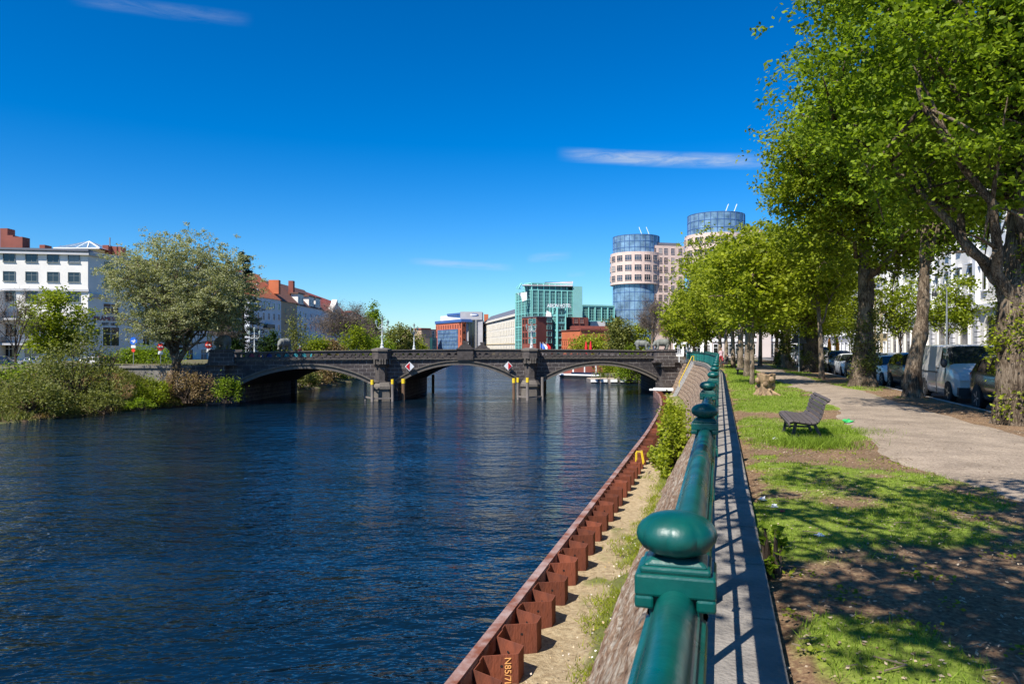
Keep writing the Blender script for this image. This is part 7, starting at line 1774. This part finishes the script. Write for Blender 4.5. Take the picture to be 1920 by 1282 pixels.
for x, y, lab in ((1.2, 1.5, 'small grey table set left on the floating terrace'), (4.4, 1.8, 'small grey table set right on the floating terrace')):
    c = thing('terrace_table', lab, 'table', (p.x+x, p.y+y, WZ+.71)); mb = MB(); mb.lathe([(.5,.72),(.5,.76)], n=12); mb.build('top', M['galv'], c); mb = MB(); mb.tube([(0,0,0),(0,0,.72)], .05, 6); mb.lathe([(.3,0),(.3,.04)], n=10); mb.build('leg', M['dark_metal'], c)
p = onz(1098, 709, WZ); t = thing('barge', 'low pale barge moored left of the floating terrace', 'boat', (p.x, p.y, WZ), 2.45)
mb = MB(); mb.prism([(-6,-1.6),(5,-1.6),(6.3,0),(5,1.6),(-6,1.6)], -.3, .75, top=[(-6.2,-1.8),(5.2,-1.8),(6.9,0),(5.2,1.8),(-6.2,1.8)]); mb.build('hull', M['dark_metal'], t); mb = MB(); mb.prism([(-6.2,-1.82),(5.2,-1.82),(6.95,0),(5.2,1.82),(-6.2,1.82)], .6, .85); mb.build('gunwale', M['white_paint'], t); mb = MB(); mb.box((-1, 0, 1.0), (7.5, 2.4, .5)); mb.build('hold_cover', M['car_navy'], t)
p = onz(1072, 698.5, WZ); t = thing('motor_boat', 'small white motor boat with pointed bow left of the barge', 'boat', (p.x, p.y, WZ), 2.9)
mb = MB(); mb.prism([(-3.4,-1.0),(1.5,-1.0),(3.6,0),(1.5,1.0),(-3.4,1.0)], -.2, .9, top=[(-3.6,-1.25),(1.8,-1.25),(4.4,0),(1.8,1.25),(-3.6,1.25)]); mb.build('hull', M['white'], t); mb = MB(); mb.prism([(-2.5,-.9),(.8,-.9),(1.2,0),(.8,.9),(-2.5,.9)], .9, 1.9, top=[(-2.3,-.75),(.1,-.75),(.4,0),(.1,.75),(-2.3,.75)]); mb.build('cabin', M['car_glass'], t)
p = at(1125, 684, 150); t = thing('river_house', 'reddish riverside pavilion wall glimpsed under the right arch', 'building', (p.x, p.y+8, -3.5)); mb = MB(); mb.box((0, 0, 2.0), (14, 5, 4.2)); mb.build('wall', M['brick_dark'], t); mb = MB()
for i in range(5): mb.box((-5+i*2.4, -2.53, 2.0), (.25, .08, 3.6))
mb.build('post', M['white_paint'], t)

# ================================================================ people
M['skin'] = mat('skin', (.45,.27,.19), .6, .1, 8); M['hair'] = mat('hair_dark', (.03,.02,.015), .7, .2, 20)
def person(loc, rz, label, top, trousers, pose='stand', hat=None, hold=None, s=1.0):
    t = thing('person', label, 'person', loc, rz); 
    if pose == 'sit': J = dict(hip=(0,0,.5), kn=(.42,.0,.5), an=(.45,0,.08), toe=(.62,0,.04), ch=(-.12,0,.88), nk=(-.12,0,1.05), hd=(-.08,0,1.14), sh=.19, el=(.05,.24,.72), wr=(.28,.12,.62))
    elif pose == 'walk': J = dict(hip=(0,0,.92), kn=(.14,0,.5), an=(.12,0,.08), toe=(.3,0,.04), ch=(.03,0,1.28), nk=(.03,0,1.47), hd=(.06,0,1.56), sh=.19, el=(.02,.25,1.13), wr=(.14,.24,.92))
    else: J = dict(hip=(0,0,.92), kn=(.02,0,.5), an=(0,0,.08), toe=(.18,0,.04), ch=(0,0,1.28), nk=(0,0,1.47), hd=(.03,0,1.56), sh=.19, el=(0,.26,1.12), wr=(.08,.25,.9))
    V = [J['hip'], (J['ch'][0]*.5, 0, (J['hip'][2]+J['ch'][2])/2), J['ch'], J['nk'], J['hd']]; Rr = [.15, .135, .16, .06, .06]; Ed = [(0,1),(1,2),(2,3),(3,4)]; reg = [0, 1, 1, 2, 2]
    for sg in (-1, 1):
        back = pose == 'walk' and sg < 0
        k = len(V); kn = J['kn'] if not back else (-.1, 0, .5); an = J['an'] if not back else (-.34, 0, .14); toe = J['toe'] if not back else (-.2, 0, .04)
        V += [(J['hip'][0]+.02, sg*.1, J['hip'][2]-.05), (kn[0], sg*.11, kn[2]), (an[0], sg*.11, an[2]), (toe[0], sg*.12, toe[2])]; Rr += [.1, .07, .05, .045]; Ed += [(0,k),(k,k+1),(k+1,k+2),(k+2,k+3)]
        k = len(V); el = J['el']; wr = J['wr']; sw = -1 if (pose == 'walk' and sg > 0) else 1
        V += [(J['ch'][0], sg*J['sh'], J['ch'][2]+.08), (el[0]*sw, sg*el[1], el[2]), (wr[0]*sw, sg*wr[1], wr[2]), (wr[0]*sw+.03, sg*wr[1], wr[2]-.09)]; Rr += [.065, .05, .038, .04]; Ed += [(2,k),(k,k+1),(k+1,k+2),(k+2,k+3)]
    me = bpy.data.meshes.new('body'); me.from_pydata(V, Ed, []); o = bpy.data.objects.new('body_tmp', me); COL.objects.link(o)
    o.modifiers.new('skin', 'SKIN'); sv = me.skin_vertices[0].data
    for i, r_ in enumerate(Rr): sv[i].radius = (r_, r_)
    sv[0].use_root = True; sb = o.modifiers.new('sub', 'SUBSURF'); sb.levels = 2; sb.render_levels = 2
    bm_ = evaluated(o); bpy.data.objects.remove(o); bm_.name = 'body'
    bm_.materials.clear(); [bm_.materials.append(x) for x in (M['skin'], M[top], M[trousers])]
    for p_ in bm_.polygons:
        z = p_.center.z; x = p_.center.x; arm = abs(p_.center.y) > .2 and z < J['wr'][2]+.0 and z > J['hip'][2]-.25
        leg = z < J['hip'][2]+.02 and not (abs(p_.center.y) > .19) if pose != 'sit' else (z < .58 and x > -.2 and abs(p_.center.y) < .22)
        p_.material_index = 2 if leg else (0 if (z > J['nk'][2]-.04 or arm) else 1); p_.use_smooth = True
    link_mesh('body', bm_, t)
    h = MB(); c = Vector(J['hd'])+Vector((.015, 0, .1)); h.ball(c, (.1, .08, .125), 14); h.ball(c+Vector((.1, 0, -.01)), (.022, .016, .022), 6)
    for sg in (-1, 1): h.ball(c+Vector((-.005, sg*.08, 0)), (.02, .012, .03), 6)
    h.build('head', M['skin'], t, smooth='all'); h = MB(); h.ball(c+Vector((-.018, 0, .03)), (.105, .09, .115), 12); h.build('hat' if hat else 'hair', M[hat or 'hair'], t, smooth='all')
    t.scale = (s, s, s); return t
M['cloth_dark'] = mat('cloth_dark', (.02,.02,.025), .9, .2, 8); M['cloth_pink'] = mat('cloth_pink', (.6,.4,.45), .9, .1, 8); M['cloth_red'] = mat('cloth_red', (.45,.04,.06), .9, .1, 8); M['cloth_jean'] = mat('cloth_jean', (.05,.07,.14), .9, .2, 8); M['cloth_rust'] = mat('cloth_rust', (.45,.12,.04), .9, .1, 8)
p = onz(1360, 690, 0); person((p.x-.02, p.y-.3, 0), math.pi+STREET_RZ, 'person in dark clothes sitting on the far bench facing the river', 'cloth_dark', 'cloth_dark', 'sit')
p = onz(1352, 684, 0); person((p.x, p.y, 0), -1.3, 'person in white and pink clothes walking by the far railing', 'cloth_pink', 'cloth_red', 'walk')
q = bw(6.3, 2.2, .25); person(tuple(q), -1.2, 'person with white cap and red top walking on the bridge near the facing bear', 'cloth_red', 'cloth_jean', 'walk', hat='white', s=.95)

# ================================================================ grass, weeds, litter (uncountable)
r = np.random.default_rng(5)
def scatter(n, y0, y1, d0, d1, pw):
    Y = y0+(y1-y0)*r.random(n)**pw; D = r.uniform(d0, d1, n); return Y, D
M['blade'] = leafmat('grass_blade', (.1,.15,.01), (.3,.42,.05), .45, .65)
allp = []
for n, y0, y1, h_, wd in ((80000, 3, 11, .035, .0035), (60000, 11, 26, .045, .007), (30000, 26, 70, .06, .016)):
    Y, D = scatter(n, y0, y1, .5, 7.3, 1.0); g = grass_mask(Y, D); pl_, pr_ = path_w(Y); k = (r.random(n) < g*1.1) & ((D < pl_-.02) | (D > pr_+.05))
    X = lineX(Y[k])+D[k]; c = np.stack([X, Y[k], np.full(k.sum(), .012)], 1); hh = h_*(.6+1.1*vnoise(X*1.7, Y[k]*1.7, 8)); allp.append(blade_tris(c, hh, wd, r))
# tall tuft under the bench and along the kerb
c0_ = np.array([5.35, 13.2]); a = r.normal(size=(2600, 2))*np.array([.36, .28])+c0_; allp.append(blade_tris(np.concatenate([a, np.full((2600, 1), .01)], 1), .17, .006, r, .6))
a = r.normal(size=(2200, 2))*np.array([.5, .4])+np.array([6.75, 15.2]); allp.append(blade_tris(np.concatenate([a, np.full((2200, 1), .01)], 1), .08, .006, r, .5))
tag(quads_mesh('grass', np.concatenate(allp), M['blade'], None, 3), kind='stuff')
# dry leaves and bits on the soil
M['litter'] = leafmat('dry_leaf', (.1,.055,.03), (.5,.4,.28), .1, .9)
Y, D = scatter(26000, 2.5, 34, .45, 7.4, 1.6); pl_, pr_ = path_w(Y); k = (r.random(len(Y)) < np.where((D > pl_) & (D < pr_), .08, .75)); c = np.stack([lineX(Y[k])+D[k], Y[k], np.full(k.sum(), .03)], 1)
c[:, 2] += np.where((D[k] > pl_[k]) & (D[k] < pr_[k]), .03, 0)
tag(quads_mesh('leaf_litter', leaf_quads(c, .028, r, 2.5, .6), M['litter'], None), kind='stuff')
# broadleaf weeds and twigs on the lawn
ps = []
for i in range(170):
    y = 3.2+13*r.random(); d = r.uniform(.55, 3.4); 
    if d > float(path_w(np.array([y]))[0][0])-.1: continue
    m_ = r.integers(8, 26); ps.append(np.array([float(lineX(y))+d, y, .03])+r.normal(size=(m_, 3))*np.array([.07, .07, .008]))
tag(quads_mesh('lawn_weeds', leaf_quads(np.concatenate(ps), .032, r, 1.6, .8), M['lf_lime'], None), kind='stuff')
mb = MB()
for i in range(420):
    y = 2.6+14*r.random()**1.3; d = r.uniform(.5, 7.2); x = float(lineX(y))+d; a = r.uniform(0, 6.28); l = r.uniform(.04, .22)
    mb.bar((x, y, .035), (x+l*math.cos(a), y+l*math.sin(a), .04+.01*r.random()), .004+.003*r.random())
M['twig'] = mat('dead_twig', (.2,.15,.1), .9, .4, 9); tag(mb.build('fallen_twigs', M['twig']), kind='stuff')
# weeds on the sand ledge and the wall foot
ps = []
for i in range(330):
    y = 9+60*r.random()**1.1; t_ = r.beta(6, 1.1) if r.random() < .82 else r.random(); xa, xb = float(pileX(y)), float(railX(y))-2.1; x = xa+.8+(xb-xa-.75)*t_
    m_ = r.integers(20, 90); s = r.uniform(.08, .2); ps.append(np.array([x, y, -4.2])+r.normal(size=(m_, 3))*np.array([s, s*1.3, .05])+np.array([0, 0, .04]))
ps = np.concatenate(ps); tag(quads_mesh('ledge_weeds', blade_tris(ps, .13, .011, r, .7), M['lf_bright'], None, 3), kind='stuff')
M['flower'] = leafmat('flower_bits', (.55,.35,.1), (.85,.8,.8), .3, .7)
f = []
for i in range(170):
    y = 10+14*r.random(); xa, xb = float(pileX(y)), float(railX(y))-2.1; x = xa+.75+(xb-xa-.8)*r.beta(2, 1.4); f.append((x, y, -4.08+.1*r.random()))
tag(quads_mesh('ledge_flowers', leaf_quads(np.array(f), .045, r, 1, 1), M['flower'], None), kind='stuff')
# undergrowth on the left bank
Wp = []
for i in range(9000):
    q = r.uniform(1.2, 4.9); k = int(q); f_ = q-k; t_ = r.random(); wx_, wy_ = [(BS[k][0][j]*(1-f_)+BS[k+1][0][j]*f_) for j in (0, 1)]; tx_, ty_ = [(BS[k][1][j]*(1-f_)+BS[k+1][1][j]*f_) for j in (0, 1)]; tz_ = BS[k][2]*(1-f_)+BS[k+1][2]*f_
    x, y = wx_+(tx_-wx_)*t_, wy_+(ty_-wy_)*t_; z = -4.35+(tz_+4.35)*(float(sstep(0, 1, t_))*.75+.25*t_)
    Wp.append((x, y, z))
Wp = np.array(Wp); Wp = np.repeat(Wp, 5, 0)+r.normal(size=(len(Wp)*5, 3))*np.array([.25, .25, .05]); sel = fbm(Wp[:, 0]*.5, Wp[:, 1]*.5, 12) > .45
tag(quads_mesh('bank_undergrowth', blade_tris(Wp[sel], .5, .045, r, .6), M['lf_olive'], None, 3), kind='stuff'); tag(quads_mesh('dry_undergrowth', blade_tris(Wp[~sel], .4, .04, r, .7), M['lf_rust'], None, 3), kind='stuff')
for o in list(COL.objects):
    if o.type == 'MESH' and not o.data.polygons: print('EMPTY MESH', o.name)
